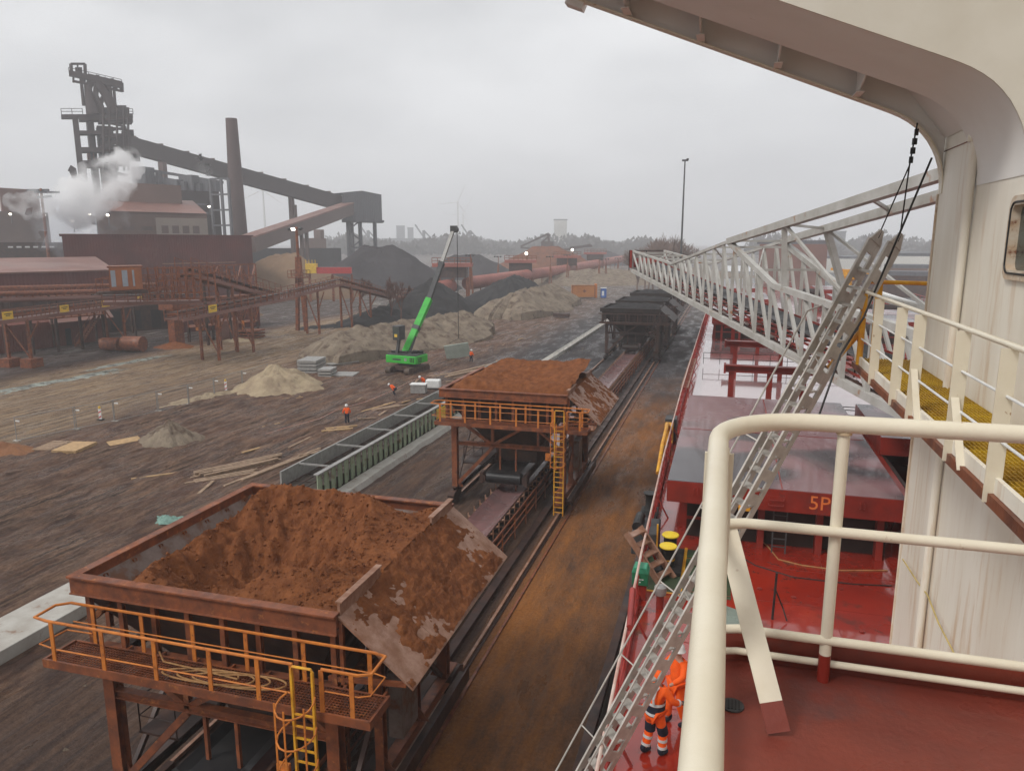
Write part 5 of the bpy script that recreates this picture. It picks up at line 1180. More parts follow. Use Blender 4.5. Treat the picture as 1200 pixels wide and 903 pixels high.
bmx = MB().beam(L0-(L1-L0)*.02, L1, .72, .78, up=upv).build('boom_base_section', M['green'], cr_, bevel=.04)
MB().beam(L0+(L1-L0)*.50, L0+(L1-L0)*.56, .80, .84, up=upv).build('boom_collar', M['greydk'], cr_)
MB().beam(L1, L1.lerp(L2, .5), .56, .56, up=upv).build('boom_mid_section', M['greydk'], cr_); MB().beam(L1.lerp(L2, .5), L2, .42, .42, up=upv).build('boom_tip_section', M['steelgrey'], cr_)
MB().beam(L1.lerp(L2, .47), L1.lerp(L2, .52), .7, .7, up=upv).build('boom_collar', M['greydk'], cr_)
m_ = MB().obox(tuple(L2+Vector((.1, 0, .15))), (.9, .6, .9), .2); m_.cyl(L2+Vector((.35, -.3, .1)), L2+Vector((.35, .3, .1)), .36, 14); m_.build('boom_head', M['greydk'], cr_)
m_ = MB().tube([L0+Vector((.9, -.1, .3)), L0+(L1-L0)*.42+Vector((.35, -.1, -.2))], .14, 10); m_.build('luffing_cylinder', M['greydk'], cr_)
T_ = B2+Vector((.55, 0, -.1)); gpl = gp(530, 424); hookp = Vector((T_.x, T_.y, 2.9))
MB().tube([T_-org, hookp-org], .045, 6).build('hoist_rope', M['black'], cr_)
t = thing('steel_plate', 'tilted pale green steel plate hanging from the crane rope', 'plate', (hookp.x-.2, hookp.y, 0)); MB().obox((0, 0, 1.25), (3.3, .14, 2.0), R(14), R(18), R(-9)).build('plate', pmat('pale_green_plate', (.38, .43, .38), (.30, .34, .30), 1, .6), t); m_ = MB(); m_.tube([(-1.2, .2, 2.2), (.2, 0, 2.95), (1.3, .2, 2.1)], .03, 5); m_.build('sling', M['black'], t)

# ================================================================== LEFT PLANT
def box_between(A, B, z0, z1, depth, name, mat, par=None, org=Vector((0, 0, 0)), back=True):
    A = Vector((A.x, A.y, 0)); B = Vector((B.x, B.y, 0)); n = A.normalized()
    m_ = MB().prism([A-org+Vector((0, 0, z0)), B-org+Vector((0, 0, z0)), B-org+n*depth+Vector((0, 0, z0)), A-org+n*depth+Vector((0, 0, z0))], (0, 0, z1-z0))
    return m_.build(name, mat, par)
def zl(px, py, D): return dp(px, py, D).z
def building(label, name, pa, pb, top, depth, mat, z0=0, windows=None, wmat='dark', roof=None, D=None, cat='building'):
    (ax_, Da), (bx_, Db_) = pa, pb; A = dp(ax_, 300, Da); B = dp(bx_, 300, Db_); z1 = zl(ax_, top, Da)
    org = Vector((A.x, A.y, 0)); t = thing(name, label, cat, tuple(org)); box_between(A, B, z0, z1, depth, 'wall', mat, t, org)
    AB = Vector((B.x-A.x, B.y-A.y, 0)); n = Vector((A.x, A.y, 0)).normalized()
    o = -n*.3
    if roof:
        m_ = MB(); e = AB.normalized()*.5; m_.prism([o-e+Vector((0, 0, z1+.01)), AB+o+e+Vector((0, 0, z1+.01)), AB+n*depth+e-o+Vector((0, 0, z1+.01)), n*depth-e-o+Vector((0, 0, z1+.01))], (0, 0, .35)); m_.build('roof', roof, t)
    if windows:
        for (u, v, wu, wv) in windows:
            c = AB*u - n*.05; h = z0+(z1-z0)*v; w_ = AB*wu
            m_ = MB().prism([c+Vector((0, 0, h)), c+w_+Vector((0, 0, h)), c+w_+Vector((0, 0, h+(z1-z0)*wv)), c+Vector((0, 0, h+(z1-z0)*wv))], n*.045); m_.build('window' if wmat != 'rust' else 'panel', M[wmat], t)
    return t, A, B, z1, n
building('big flat roofed maroon shed in the middle of the plant', 'maroon_shed', (75, 185), (296, 205), 276, 40, M['maroon'], windows=[(.47, .62, .42, .012), (.80, .42, .03, .012)], wmat='wornsteel', roof=M['redpaint'] if False else M['maroon'])
# low shed left with pitched roof
t, A, B, z1, n = building('long dark maroon shed with pale lean-to roof at the left edge', 'maroon_shed', (-60, 148), (133, 156), 323, 22, M['maroon'], z0=3.8)
org = Vector((A.x, A.y, 0)); AB = Vector((B.x-A.x, B.y-A.y, 0)); m_ = MB(); m_.prism([-n*.5+Vector((0, 0, z1+.02)), AB-n*.5+Vector((0, 0, z1+.02)), AB+n*21+Vector((0, 0, z1+2.0)), n*21+Vector((0, 0, z1+2.0))], (0, 0, .25)); m_.build('roof', M['maroonroof'], t)
m_ = MB(); [m_.beam(AB*k+n*1, AB*k+n*1+Vector((0, 0, 3.4)), .5) for k in (.1, .3, .5, .7, .95)]; m_.build('stilt', M['rustdark'], t)
t, A, B, z1, n = building('low red brown shed with dark doorway under the long conveyor', 'low_shed', (-40, 126), (118, 137), 386, 9, pmat('redbrown_wall', (.17, .05, .035), (.13, .04, .03), .2, .7, None, .02, .6, wave=('DIAGONAL', 1.6, .05)), windows=[(.635, .0, .045, .66)], wmat='black')
AB = Vector((B.x-A.x, B.y-A.y, 0)); m_ = MB(); m_.prism([AB*.52-n*1.2+Vector((0, 0, z1-.3)), AB*1.05-n*1.2+Vector((0, 0, z1-.3)), AB*1.05+n*6+Vector((0, 0, z1+1.1)), AB*.52+n*6+Vector((0, 0, z1+1.1))], (0, 0, .12)); m_.build('corrugated_roof', M['maroonroof'], t)
# elevated conveyors
def gallery(label, A, B, width, h, mat, legs=(), open_=True, nm='elevated_conveyor', signs=(), legmat='rust', leg_w=.3, foot=True, gap=1.6):
    t = thing(nm, label, 'conveyor', (A.x, A.y, 0)); org = Vector((A.x, A.y, 0)); a = A-org; b = B-org; d = (b-a).normalized(); s_ = Vector((d.y, -d.x, 0)).normalized()
    if s_.dot(-A) < 0: s_ = -s_               # s_ points to the viewer side
    m_ = MB()
    if open_:
        for k in (0, width): m_.beam(a-s_*k, b-s_*k, .12, .45)
        m_.prism([a, b, b-s_*width, a-s_*width], (0, 0, .06)); m_.build('deck', M['maroonroof'] if mat is None else mat, t)
        m_ = MB(); m_.beam(a-s_*width*.5+Vector((0, 0, .9)), b-s_*width*.5+Vector((0, 0, .9)), 1.4, .12); m_.build('belt', M['wornsteel'] if False else M['rustdark'], t)
        m_ = MB(); railing(m_, [a, b], h, gap, .05, rails=(1, .55), flat=(.07, .07)); railing(m_, [a-s_*width, b-s_*width], h, gap, .05, flat=(.07, .07)); m_.build('railing', M['rust'], t)
        n_ = max(2, int((b-a).length/gap)); m_ = MB().beam((0, 0, 0), (0, 0, 1.2), .1); m_.beam((0, 0, .75), -s_*1.2+Vector((0, 0, .75)), .12); i0 = m_.build('idler_frame', M['rust'], t); i0.location = a-s_*.6
        for i in range(1, n_): i1 = i0.copy(); C.objects.link(i1); i1.parent = t; i1.location = a.lerp(b, i/n_)-s_*.6
    else:
        m_.prism([a, b, b-s_*width, a-s_*width], (0, 0, h)); m_.build('gallery', mat, t)
    for (k, lean) in legs:
        q = a.lerp(b, k); 
        for w_ in (0, width):
            base = Vector((q.x, q.y, 0))-s_*w_
            lg = MB().beam(base, base+Vector((0, 0, q.z)), leg_w, leg_w).build('leg', M[legmat], t)
            if foot: MB().prism([base+Vector((-.9, -.9, 0)), base+Vector((.9, -.9, 0)), base+Vector((.9, .9, 0)), base+Vector((-.9, .9, 0))], (0, 0, 1.1)).build('footing', M['rust'], lg)
        m_ = MB(); c0 = Vector((q.x, q.y, 0)); m_.beam(c0+Vector((0, 0, 1)), c0-s_*width+Vector((0, 0, q.z-.5)), .15); m_.beam(c0+Vector((0, 0, q.z-.5))+d*2, c0+Vector((0, 0, q.z*.55)), .15); m_.build('leg_brace', M[legmat], t)
    for k in signs:
        q = a.lerp(b, k)+s_*.12+Vector((0, 0, .75)); m_ = MB(); e = d*.85; m_.prism([q-e-Vector((0, 0, .48)), q+e-Vector((0, 0, .48)), q+e+Vector((0, 0, .48)), q-e+Vector((0, 0, .48))], s_*.05); sg = m_.build('sign', M['sign'], t)
        m_ = MB()
        for r_, w_ in ((.18, .6), (-.02, .35)): m_.prism([q-d*w_+s_*.055+Vector((0, 0, r_-.05)), q+d*w_+s_*.055+Vector((0, 0, r_-.05)), q+d*w_+s_*.055+Vector((0, 0, r_+.05)), q-d*w_+s_*.055+Vector((0, 0, r_+.05))], s_*.01)
        m_.build('sign_text_bar', M['black'], sg)
    return t
def leg_pt(px_top, py_top, px, py): q = gp(px, py); return Vector((q.x, q.y, hz_at(px_top, py_top, q)))
P1 = leg_pt(37, 381, 37, 430); P2 = leg_pt(148, 365, 148, 405); P1.z += .8; P2.z += .8; d_ = P2-P1
gallery('long open conveyor with four yellow signs at far left', P1-d_*1.6, P1+d_*1.55, 3.0, 1.15, None, legs=((.51, 0), (.825, 0)), signs=(.46, .62, .76, .90))
# machine house and upper platform
Bs = dp(128, 358, 112); 
A = dp(120, 356, 108); B = dp(236, 354, 108)
gallery('cluttered upper platform with rusty walkways above the big column', A, B, 5, 3.2, None, nm='upper_platform', gap=1.3, legs=())
A = dp(168, 356, 106); B = dp(236, 350, 106); t = thing('pipe_rack', 'tangle of rusty frames and handrails on the upper platform', 'framework', (A.x, A.y, 0)); m_ = MB(); o0 = Vector((A.x, A.y, 0)); L_ = B-A; L_.z = 0; base_z = zl(168, 352, 106)
for lv in range(6):
    z = base_z+lv*.8; m_.beam(Vector((0, 0, z)), L_+Vector((0, 0, z)), .12); m_.beam(Vector((0, 3, z)), L_+Vector((0, 3, z)), .12)
for i in range(9):
    q = L_*i/8; m_.beam(q+Vector((0, 0, base_z)), q+Vector((0, 0, base_z+4.2)), .14); m_.beam(q+Vector((0, 3, base_z)), q+Vector((0, 3, base_z+4.2)), .14)
    if i < 8: m_.beam(q+Vector((0, 0, base_z+(i % 2)*3.5)), q+L_/8+Vector((0, 0, base_z+((i+1) % 2)*3.5)), .12)
m_.build('frame', M['rust'], t)
A = dp(131, 352, 104); B = dp(169, 352, 105); o0 = Vector((A.x, A.y, 0)); t = thing('machine_cabin', 'rusty control cabin with pale blue faded panels', 'cabin', tuple(o0)); zb = zl(131, 340, 104); zt_ = zl(131, 314, 104)
box_between(A, B, zb, zt_, 4, 'wall', pmat('streaked_cabin', (.36, .13, .05), (.25, .09, .045), .6, .6), t, o0)
AB = Vector((B.x-A.x, B.y-A.y, 0)); nn = Vector((AB.y, -AB.x, 0)).normalized(); nn = nn if nn.dot(-A) > 0 else -nn
for u0, u1 in ((.04, .18), (.38, .55), (.70, .76)): MB().prism([AB*u0+nn*.01+Vector((0, 0, zb+.4)), AB*u1+nn*.01+Vector((0, 0, zb+.4)), AB*u1+nn*.01+Vector((0, 0, zt_-.3)), AB*u0+nn*.01+Vector((0, 0, zt_-.3))], nn*.03).build('panel', pmat('faded_blue', (.33, .38, .44), (.27, .28, .31), .8, .5), t)
box_between(A-AB*.05, B+AB*.05, zt_+.01, zt_+.2, 4.2, 'roof', M['rust'], t, o0)
m_ = MB(); pz = [AB*-.4, AB*-.02]; railing(m_, [AB*-.42+Vector((0, 0, zb-.2)), AB*-.02+Vector((0, 0, zb-.2))], 1.6, .6, .06); m_.build('railing', M['rust'], t); 
m_ = MB(); m_.beam(AB*-.4+Vector((0, 0, zb-.3)), AB*1.1+Vector((0, 0, zb-.3)), 1.2, .35); m_.build('floor_beam', M['rustdark'], t)
def framework(label, px0, px1, D_, py0, py1, bays, lv, dep=3):
    A = dp(px0, 350, D_); B = dp(px1, 350, D_+6); o0 = Vector((A.x, A.y, 0)); L_ = Vector((B.x-A.x, B.y-A.y, 0)); z0 = zl(px0, py1, D_); z1 = zl(px0, py0, D_); t = thing('framework', label, 'framework', tuple(o0)); m_ = MB(); up_ = A.normalized(); bk = Vector((up_.x, up_.y, 0)).normalized()*dep
    for off in (Vector((0, 0, 0)), bk):
        for k in range(lv+1): z = z0+(z1-z0)*k/lv; m_.beam(off+Vector((0, 0, z)), off+L_+Vector((0, 0, z)), .13)
        for i in range(bays+1): q = off+L_*i/bays; m_.beam(q+Vector((0, 0, z0)), q+Vector((0, 0, z1)), .13)
        for i in range(bays):
            q = off+L_*i/bays; k = i % 2; m_.beam(q+Vector((0, 0, z0 if k else z1)), q+L_/bays+Vector((0, 0, z1 if k else z0)), .11)
    m_.build('frame', M['rust'], t)
    m_ = MB().prism([Vector((0, 0, z0-.1)), L_+Vector((0, 0, z0-.1)), L_+bk+Vector((0, 0, z0-.1)), bk+Vector((0, 0, z0-.1))], (0, 0, .1)); m_.build('floor', M['rust'], t)
    for i in range(0, bays+1, 3): MB().beam(L_*i/bays, L_*i/bays+Vector((0, 0, z0)), .3).build('leg', M['rustdark'], t)
    return t
framework('cross braced frame on the right end of the upper conveyor', 268, 302, 126, 311, 338, 4, 2)
framework('small railed cage standing on the upper conveyor', 240, 268, 122, 312, 330, 3, 2, 2)
framework('low dark pipe frame beneath the long conveyor', 0, 118, 122, 366, 378, 12, 2)
framework('rusty pipe frame behind the long conveyor and its signs', -20, 110, 134, 341, 352, 14, 2)
framework('rusty trestle framework right of the box column', 218, 300, 128, 362, 384, 9, 2, 4)
for k_, (px0, px1, py, D_) in enumerate(((-10, 190, 352, 128), (-10, 185, 345, 138), (215, 300, 358, 132))):
    a = dp(px0, py, D_); b = dp(px1, py-6, D_+10); t = thing('pipe_run', ('thick rusty pipe run just behind the long conveyor', 'second pipe run further back under the shed', 'pipe run right of the box column')[k_], 'pipes', tuple(a)); [MB().cyl(Vector((0, 0, dz)), b-a+Vector((0, 0, dz)), .35, 10).build('pipe', M['rust' if dz else 'maroonroof'], t, smooth=True) for dz in (0, .9)]; [MB().beam((b-a)*u+Vector((0, 0, .5)), Vector(((b-a).x*u, (b-a).y*u, -a.z)), .25).build('support', M['rustdark'], t) for u in (.05, .3, .55, .8)]
# big box column
q = gp(208, 405); t = thing('box_column', 'massive rust brown box column carrying the upper platform', 'column', (q.x, q.y, 0)); zt_ = hz_at(208, 352, q); MB().bx(-.6, .6, -1.0, 1.0, 0, zt_-1.3).build('shaft', M['rust'], t); MB().bx(-1.3, 1.3, -1.8, 1.8, zt_-1.3, zt_).build('head', M['rust'], t)
tag(heap('ore_heap', (q.x+1, q.y-1.5, 0), 3.4, 2.4, .9, M['ore'], seed=31), 'small orange brown heap at the foot of the box column', 'heap')
# sloping conveyors right of the column
A = leg_pt(215, 372, 232, 385); A = dp(214, 368, 100); B = dp(355, 338, 118)
gallery('lower open conveyor rising right from the box column', dp(214, 375, 100), dp(345, 349, 122), 2.6, 1.3, None, legs=((.25, 0), (.55, 0)), signs=(.22,), foot=False)
gallery('upper open conveyor sloping down to the right', dp(225, 322, 108), dp(330, 350, 124), 2.6, 2.2, None, foot=False, legs=((.4, 0),))
gallery('middle conveyor stretch behind the floodlight mast', dp(338, 349, 124), dp(402, 333, 138), 2.4, 1.4, None, foot=False, legs=((.5, 0),))
gallery('right end conveyor stretch sloping down behind the crane cab', dp(402, 333, 138), dp(468, 350, 152), 2.4, 1.4, None, foot=False, legs=((.12, 0), (.45, 0)))
gallery('low conveyor passing behind the black coal heap', dp(470, 348, 158), dp(520, 345, 190), 2.4, 1.6, None, foot=False, legs=((.5, 0),))
# wall under conveyors, cabins
building('dark brick wall set back beneath the conveyors', 'low_building', (200, 142), (300, 148), 354, 6, M['maroon'])
building('dark cluttered undercroft wall behind the long conveyor', 'low_building', (-60, 146), (205, 150), 352, 5, M['rustdark'], windows=[(.05+.1*i, .05, .05, .5) for i in range(9)], wmat='black')
for i_, (px, py, rx, ry, lb) in enumerate(((70, 447, 11, 1.8, 'long pale greenish gravel strip at the road edge'), (160, 424, 7, 1.3, 'pale broken gravel strip below the box column'), (10, 458, 4, 1.2, 'pale gravel patch at the very left edge'))):
    q = gp(px, py); tag(heap('gravel_patch', (q.x, q.y, 0), rx, ry, .22, M['palegravel'], rz=R(84), seed=60+i_, amp=.5, ridge=.5), lb, 'gravel')
q = gp(5, 530); tag(heap('sand_heap', (q.x, q.y, 0), 2.6, 1.8, .9, pmat('orange_sand', (.26, .12, .055), (.18, .08, .04), 1, .95, None, .08, 4), seed=71), 'orange brown sand heap at the left edge by the fence', 'heap')
q = gp(385, 383); tag(heap('coal_spill', (q.x, q.y, 0), 9, 4.5, .35, M['coal'], rz=R(60), seed=75, amp=.3), 'flat black coal spill at the foot of the floodlight mast', 'coal')
building('small maroon hut with slanting roof beside the stacked plates', 'hut', (249, 128), (274, 130), 377, 5, M['maroonroof'])
q = gp(286, 396); t = thing('plate_stack', 'stack of rusty steel plates by the road corner', 'plates', (q.x, q.y, 0)); [MB().bx(-3, 3, -1.6, 1.6, .2+i*.5, .45+i*.5).build('plate', M['rust'], t) for i in range(3)]; MB().obox((0, 0, 2.2), (.3, .3, 1.4)).build('stake', M['orange'], t)
q = gp(235, 394); t = thing('post_box', 'orange electrical box on a post below the conveyor', 'box', (q.x, q.y, 0)); MB().bx(-.15, .15, -.15, .15, 0, 1).build('post', M['rust'], t); MB().bx(-.6, .6, -.3, .3, 1, 2.2).build('box', M['orange'], t)
q = gp(278, 400); tag(heap('sand_heap', q, 3.2, 1.6, .7, M['sand'], seed=41), 'small yellowish sand patch by the stacked plates', 'heap')
for (px, py, s_, lb) in ((130, 411, 1.3, 'round rusty scrap drum beneath the conveyor leg'), (156, 412, 1.5, 'second rusty scrap drum under the conveyor stairs')):
    q = gp(px, py); t = thing('scrap_drum', lb, 'drum', (q.x, q.y, 0)); MB().cyl((-s_, 0, s_*.75), (s_, .4, s_*.75), s_*.75, 16).build('shell', M['rust'], t, smooth=True); MB().cyl((-s_-.1, 0, s_*.75), (-s_+.1, 0, s_*.75), s_*.6, 16).build('end_ring', M['rustdark'], t)
# stairs
q = gp(88, 406); t = thing('stairway', 'rusty open stairway leading up to the long conveyor', 'stairs', (q.x, q.y, 0), R(14)); m_ = MB()
for y in (0, 1.2): m_.beam((0, y, 0), (3.6, y, 4.6), .08, .3); m_.beam((0, y, 1.1), (3.6, y, 5.7), .08); [m_.beam((i*.9, y, i*1.15), (i*.9, y, i*1.15+1.1), .06) for i in range(5)]
m_.build('stringer', M['rust'], t); m_ = MB(); [m_.bx(.25*i, .25*i+.3, 0, 1.2, .3*i, .3*i+.05) for i in range(15)]; m_.build('treads', M['rust'], t)
# floodlight masts
def mast(label, px, py, top, lamp=False, w_=.35, cage=True, mat='rust', D=None):
    q = gp(px, py) if D is None else Vector((*dp(px, py, D).xy, 0)); h = hz_at(px-2, top, q); t = thing('floodlight_mast', label, 'mast', (q.x, q.y, 0), group='floodlight masts')
    for sx in (-1, 1): MB().beam((sx*w_*1.6, 0, 0), (sx*w_*.35, 0, h*.72), w_, w_).build('mast_leg', M[mat], t)
    MB().tube([(0, 0, h*.68), (0, 0, h)], w_*.45, 8).build('pole', M[mat], t)
    if cage:
        m_ = MB(); z = h*.52; m_.bx(-1.6, 1.6, -1, 1, z, z+.15); railing(m_, [(-1.6, -1, z), (1.6, -1, z), (1.6, 1, z), (-1.6, 1, z), (-1.6, -1, z)], 1.3, .8, .05); m_.build('platform', M[mat], t)
    m_ = MB(); m_.beam((-1.3, 0, h*.985), (1.3, 0, h*.985), .12); [m_.obox((x, -.25, h*.985-.05), (.5, .5, .35), 0, .4) for x in (-1.2, -.3, .9)]; m_.build('lamp_bar', M['greydk'], t)
    if lamp: MB().obox((-.35, -.55, h*.985-.1), (.65, .1, .4), 0, .4).build('lit_lamp', M['lamp'], t)
    return t
mast('rust red floodlight mast with one lit lamp and a work platform', 354, 388, 266, True, .55)
mast('slim rust red mast rising from the black coal heap', 552, 350, 298, False, .4, False)
for i, (px, top, D) in enumerate(((584, 300, 260), (645, 300, 260), (665, 298, 280), (702, 302, 290), (710, 303, 292), (800-46, 302, 330), (825-12, 299, 330))):
    mast(('distant thin mast left of the red pipe', 'distant mast in front of the ore heap', 'second distant mast before the ore heap', 'paired distant mast, left one', 'paired distant mast, right one', 'hazy mast behind the boom tip', 'hazy mast beyond the hoppers')[i], px if px < 740 else px-30, 320, top, False, .3, False, 'rust', D)
# covered red pipe conveyor and machines
def pipe(label, A, B, r): t = thing('pipe_conveyor', label, 'conveyor', tuple(A)); o = A; MB().cyl((0, 0, 0), B-o, r, 20).build('tube', M['pinkred'], t, smooth=True); m_ = MB(); n_ = 10; [m_.beam(Vector((0, 0, -o.z))+(B-o)*k/n_, (B-o)*k/n_, .3) for k in range(n_+1)]; m_.build('trestle', M['rust'], t); return t
pipe('faded red covered conveyor tube, nearer long stretch', dp(548, 332, 215), dp(662, 316, 300), 1.9)
pipe('faded red covered conveyor tube, short piece by the crane rope', dp(506, 340, 200), dp(528, 335, 212), 2.0)
pipe('faded red covered conveyor tube, farthest stretch', dp(662, 316, 300), dp(730, 303, 470), 2.0)
for i, (px, py, D) in enumerate(((531, 325, 212), (610, 318, 262), (664, 311, 305), (697, 305, 380))):
    q = dp(px, py, D); t = thing('transfer_machine', ('rusty transfer station behind the crane rope', 'rusty transfer station midway along the red tube', 'third transfer station with a lit lamp', 'farthest hazy transfer station')[i], 'machine', (q.x, q.y, 0), R(15), group='transfer stations along the red tube')
    z = q.z; MB().bx(-4, 4, -2.5, 2.5, z, z+3).build('housing', M['rustdark'], t); MB().bx(-5.5, 5.5, -3.2, 3.2, z+3, z+4).build('roof_deck', M['pinkred'], t); m_ = MB(); [m_.beam((x, y, 0), (x, y, z), .5) for x in (-4, 0, 4) for y in (-2, 2)]; railing(m_, [(-5.5, -3.2, z+4), (5.5, -3.2, z+4)], 1.5, 1.5, .1); m_.build('trestle', M['rust'], t)
    if i in (1, 2): MB().obox((2, -3, z+6.2), (.8, .3, .8)).build('lamp', M['lamp'], t); MB().beam((2, -3, z+4), (2, -3, z+6), .2).build('lamp_pole', M['rust'], t)
# red reclaimer beam
q = dp(372, 325, 205); t = thing('reclaimer', 'bright red reclaimer girder behind the tan heap', 'reclaimer', (q.x, q.y, 0), R(20)); MB().bx(0, 9.0, -1, 1, 7.4, 9.0).build('girder', M['redpaint'], t); m_ = MB(); m_.bx(-2.8, 0, -1.2, 1.2, 7.5, 10.0); [m_.beam((-2.6+i*.8, -1.1, 10.0), (-2.6+i*.8, -1.1, 11), .15) for i in range(4)]; m_.build('drive_end', M['sign'], t); [MB().beam((x, 0, 0), (x, 0, 7.2), .6).build('leg', M['rust'], t) for x in (-2, 4, 9)]

# furnace complex (D about 330)
def tower_beams(t, pts, name, mat, w_, org): m_ = MB(); [m_.beam(a-org, b-org, w_) for a, b in pts]; return m_.build(name, mat, t)
FD = 330
q = dp(115, 290, FD); org = Vector((q.x, q.y, 0)); rt = Vector((math.cos(YAW+R(31)), math.sin(YAW+R(31)), 0)); bk = Vector((-rt.y, rt.x, 0))
t = thing('blast_furnace', 'dark blast furnace tower with pipes and top gantry', 'furnace', tuple(org))
def fp_(px, py, dd=0): v = dp(px, py, FD+dd)-org; return v
def fb(px0, px1, py0, py1, name, mat='furnace', dd=0, dep=6, par=t):
    a = fp_(px0, py1, dd); b = fp_(px1, py1, dd); a2 = fp_(px0, py0, dd); h = a2.z-a.z
    m_ = MB().prism([a, b, b+bk*dep, a+bk*dep], (0, 0, h)); return m_.build(name, M[mat], par)
fb(92.5, 99, 136, 208, 'frame_leg'); fb(109, 112, 140, 208, 'frame_leg', dd=2); fb(92.5, 118, 153, 157, 'floor_beam'); fb(92.5, 120, 172.5, 178, 'floor_beam'); fb(92.5, 120, 188, 196, 'floor_deck'); fb(103, 111, 179, 187, 'hoist_room', 'rust', dd=4); fb(93, 122, 134, 141, 'arch_beam')
fb(118, 126, 139, 300, 'furnace_shaft', dd=6, dep=8); fb(129, 147, 148, 300, 'furnace_shaft', dd=8, dep=10); fb(118, 149, 158, 162, 'stage_floor', dep=8); fb(118, 150, 170, 174, 'stage_floor', dep=8); fb(116, 151, 184, 189, 'stage_floor', dep=8); fb(116, 156, 139, 143, 'stage_floor', dep=8); fb(124, 150, 126, 140, 'charging_floor', dep=6); fb(145, 158, 152, 168, 'skip_head', dep=6); fb(72, 98, 134, 138, 'left_balcony', dep=5); fb(140, 156, 133, 138, 'right_balcony', dep=5); fb(136, 149, 123.5, 134, 'charging_house', dep=6)
for pts_, r_, r2_ in (([(103, 98), (105, 115), (110, 134)], 0.8, 2.6), ([(115, 97), (124, 110), (131, 124), (133, 134)], 1.7, 2.0), ([(113, 98), (112, 112), (118, 124), (121, 135)], .9, 1.2), ([(126, 100), (122, 112), (112, 132)], .6, 1.0)):
    MB().tube([fp_(*k) for k in pts_], r_, 10, r2=r2_).build('uptake_pipe', M['furnace'], t, smooth=True)
m_ = MB(); [m_.beam(fp_(*a), fp_(*b), r_) for a, b, r_ in (((81, 86), (104, 91), 1.9), ((104, 91), (143, 100), 2.4), ((85, 95), (143, 107), .8), ((95, 92), (98, 124), .8), ((99, 92), (101, 122), .5), ((128, 97), (131, 122), .9), ((133, 98), (135, 122), .7), ((96, 108), (101, 124), .5), ((83, 75), (84, 88), .8), ((99.5, 75), (100, 88), .8), ((83, 75), (100, 75), .7), ((91, 74), (91, 88), .4), ((135, 99), (143, 99), .6), ((143, 97), (143.5, 108), .7), ((136, 98), (143, 107), .4), ((86, 88), (86, 97), .5), ((108, 92), (106, 104), 1.2), ((118, 94), (120, 104), 1.2))]; m_.build('top_gantry', M['furnace'], t)
fb(89, 97, 79, 88, 'sheave_house', dep=3); fb(112, 117, 88, 94, 'sheave_house', dep=3); fb(124, 133, 92, 98, 'sheave_house', dep=3); fb(94, 103, 196, 212, 'lower_duct')
m_ = MB(); m_.tube([fp_(81, 197), fp_(85, 199), fp_(88, 208), fp_(99, 210)], 1.3, 8); m_.build('bent_pipe', M['furnace'], t, smooth=True)
m_ = MB(); [railing(MB(), [fp_(*a), fp_(*b)], 2.0, 3, .12).build('handrail', M['furnace'], t) for a, b in (((72, 134), (97, 134)), ((140, 133), (156, 134)), ((81, 86), (104, 91)), ((104, 91), (143, 100)))]
m_ = MB()
for i in range(11): a = fp_(152, 180+i*4.5)+Vector((0, 0, 0)); m_.beam(fp_(118+random.uniform(0, 3), 140+i*9, -1), fp_(150, 140+i*9+random.uniform(-4, 4), -1), .8)
m_.build('shaft_stage', M['rustdark'], t)
rnd = random.Random(21)
for i in range(9):
    y_ = 142+i*7; MB().beam(fp_(118+(i % 2)*30, y_, -2), fp_(148-(i % 2)*30, y_+7, -2), .7).build('shaft_brace', M['furnace'], t)
for px_ in (121, 128, 137, 145, 150): MB().beam(fp_(px_, 126, -3), fp_(px_+.5, 200, -3), .6).build('riser_pipe', M['furnace'], t)
for i in range(6): MB().beam(fp_(95+i*8, 98+i*1.6), fp_(96+i*8, 93+i*1.4), 1.3).build('sheave', M['furnace'], t)
# skip incline
t = thing('skip_incline', 'long dark inclined gallery climbing to the furnace top', 'gallery', tuple(dp(150, 172, FD)*1)); o0 = dp(150, 172, FD)
a = dp(152, 170, FD)-o0; b = dp(405, 240, 342)-o0; MB().beam(a, b, 6, 6.0).build('gallery', M['grey'] if False else pmat('dark_gallery', (.075, .06, .062), (.06, .05, .05), .06, .7), t); [MB().beam(a.lerp(b, k/9), a.lerp(b, k/9)+Vector((0, 0, 3.25)), 6.2, .5).build('rib', M['brownsteel'], t) for k in range(10)]
fbx = dp(152, 158, FD)-o0; MB().obox(tuple(fbx+Vector((-1, 0, -5))), (5, 6, 9), YAW).build('head_house', M['furnace'], t)
for px0, py0, py1, D_, w_ in ((190, 190, 285, 325, 2.2), (341, 228, 300, 336, 1.8), (345, 240, 300, 336, 1.4)):
    A = dp(px0, py0, D_)-o0; MB().beam(A, Vector((A.x, A.y, -o0.z)), w_).build('trestle_leg', M['brownsteel'], t)
A = dp(192, 232, 330)-o0; MB().beam(A, A+Vector((14, 0, -14)), .9).build('stay', M['brownsteel'], t)
t = thing('inclined_gallery', 'pinkish inclined gallery rising from the shed to the grey transfer house', 'gallery', tuple(dp(290, 285, 250))); o0 = dp(290, 285, 250)
a = dp(290, 287, 250)-o0; b = dp(408, 245, 337)-o0; MB().beam(a, b, 5, 4.6).build('gallery', M['brownsteel'], t); MB().beam(a+Vector((0, 0, 2.5)), b+Vector((0, 0, 2.5)), 5.4, .5).build('roof_edge', M['maroonroof'], t)
m_ = MB(); [m_.beam(a.lerp(b, k), Vector((a.lerp(b, k).x, a.lerp(b, k).y, -o0.z)), 1.1) for k in (.45, .5)]; m_.build('trestle_leg', M['brownsteel'], t)
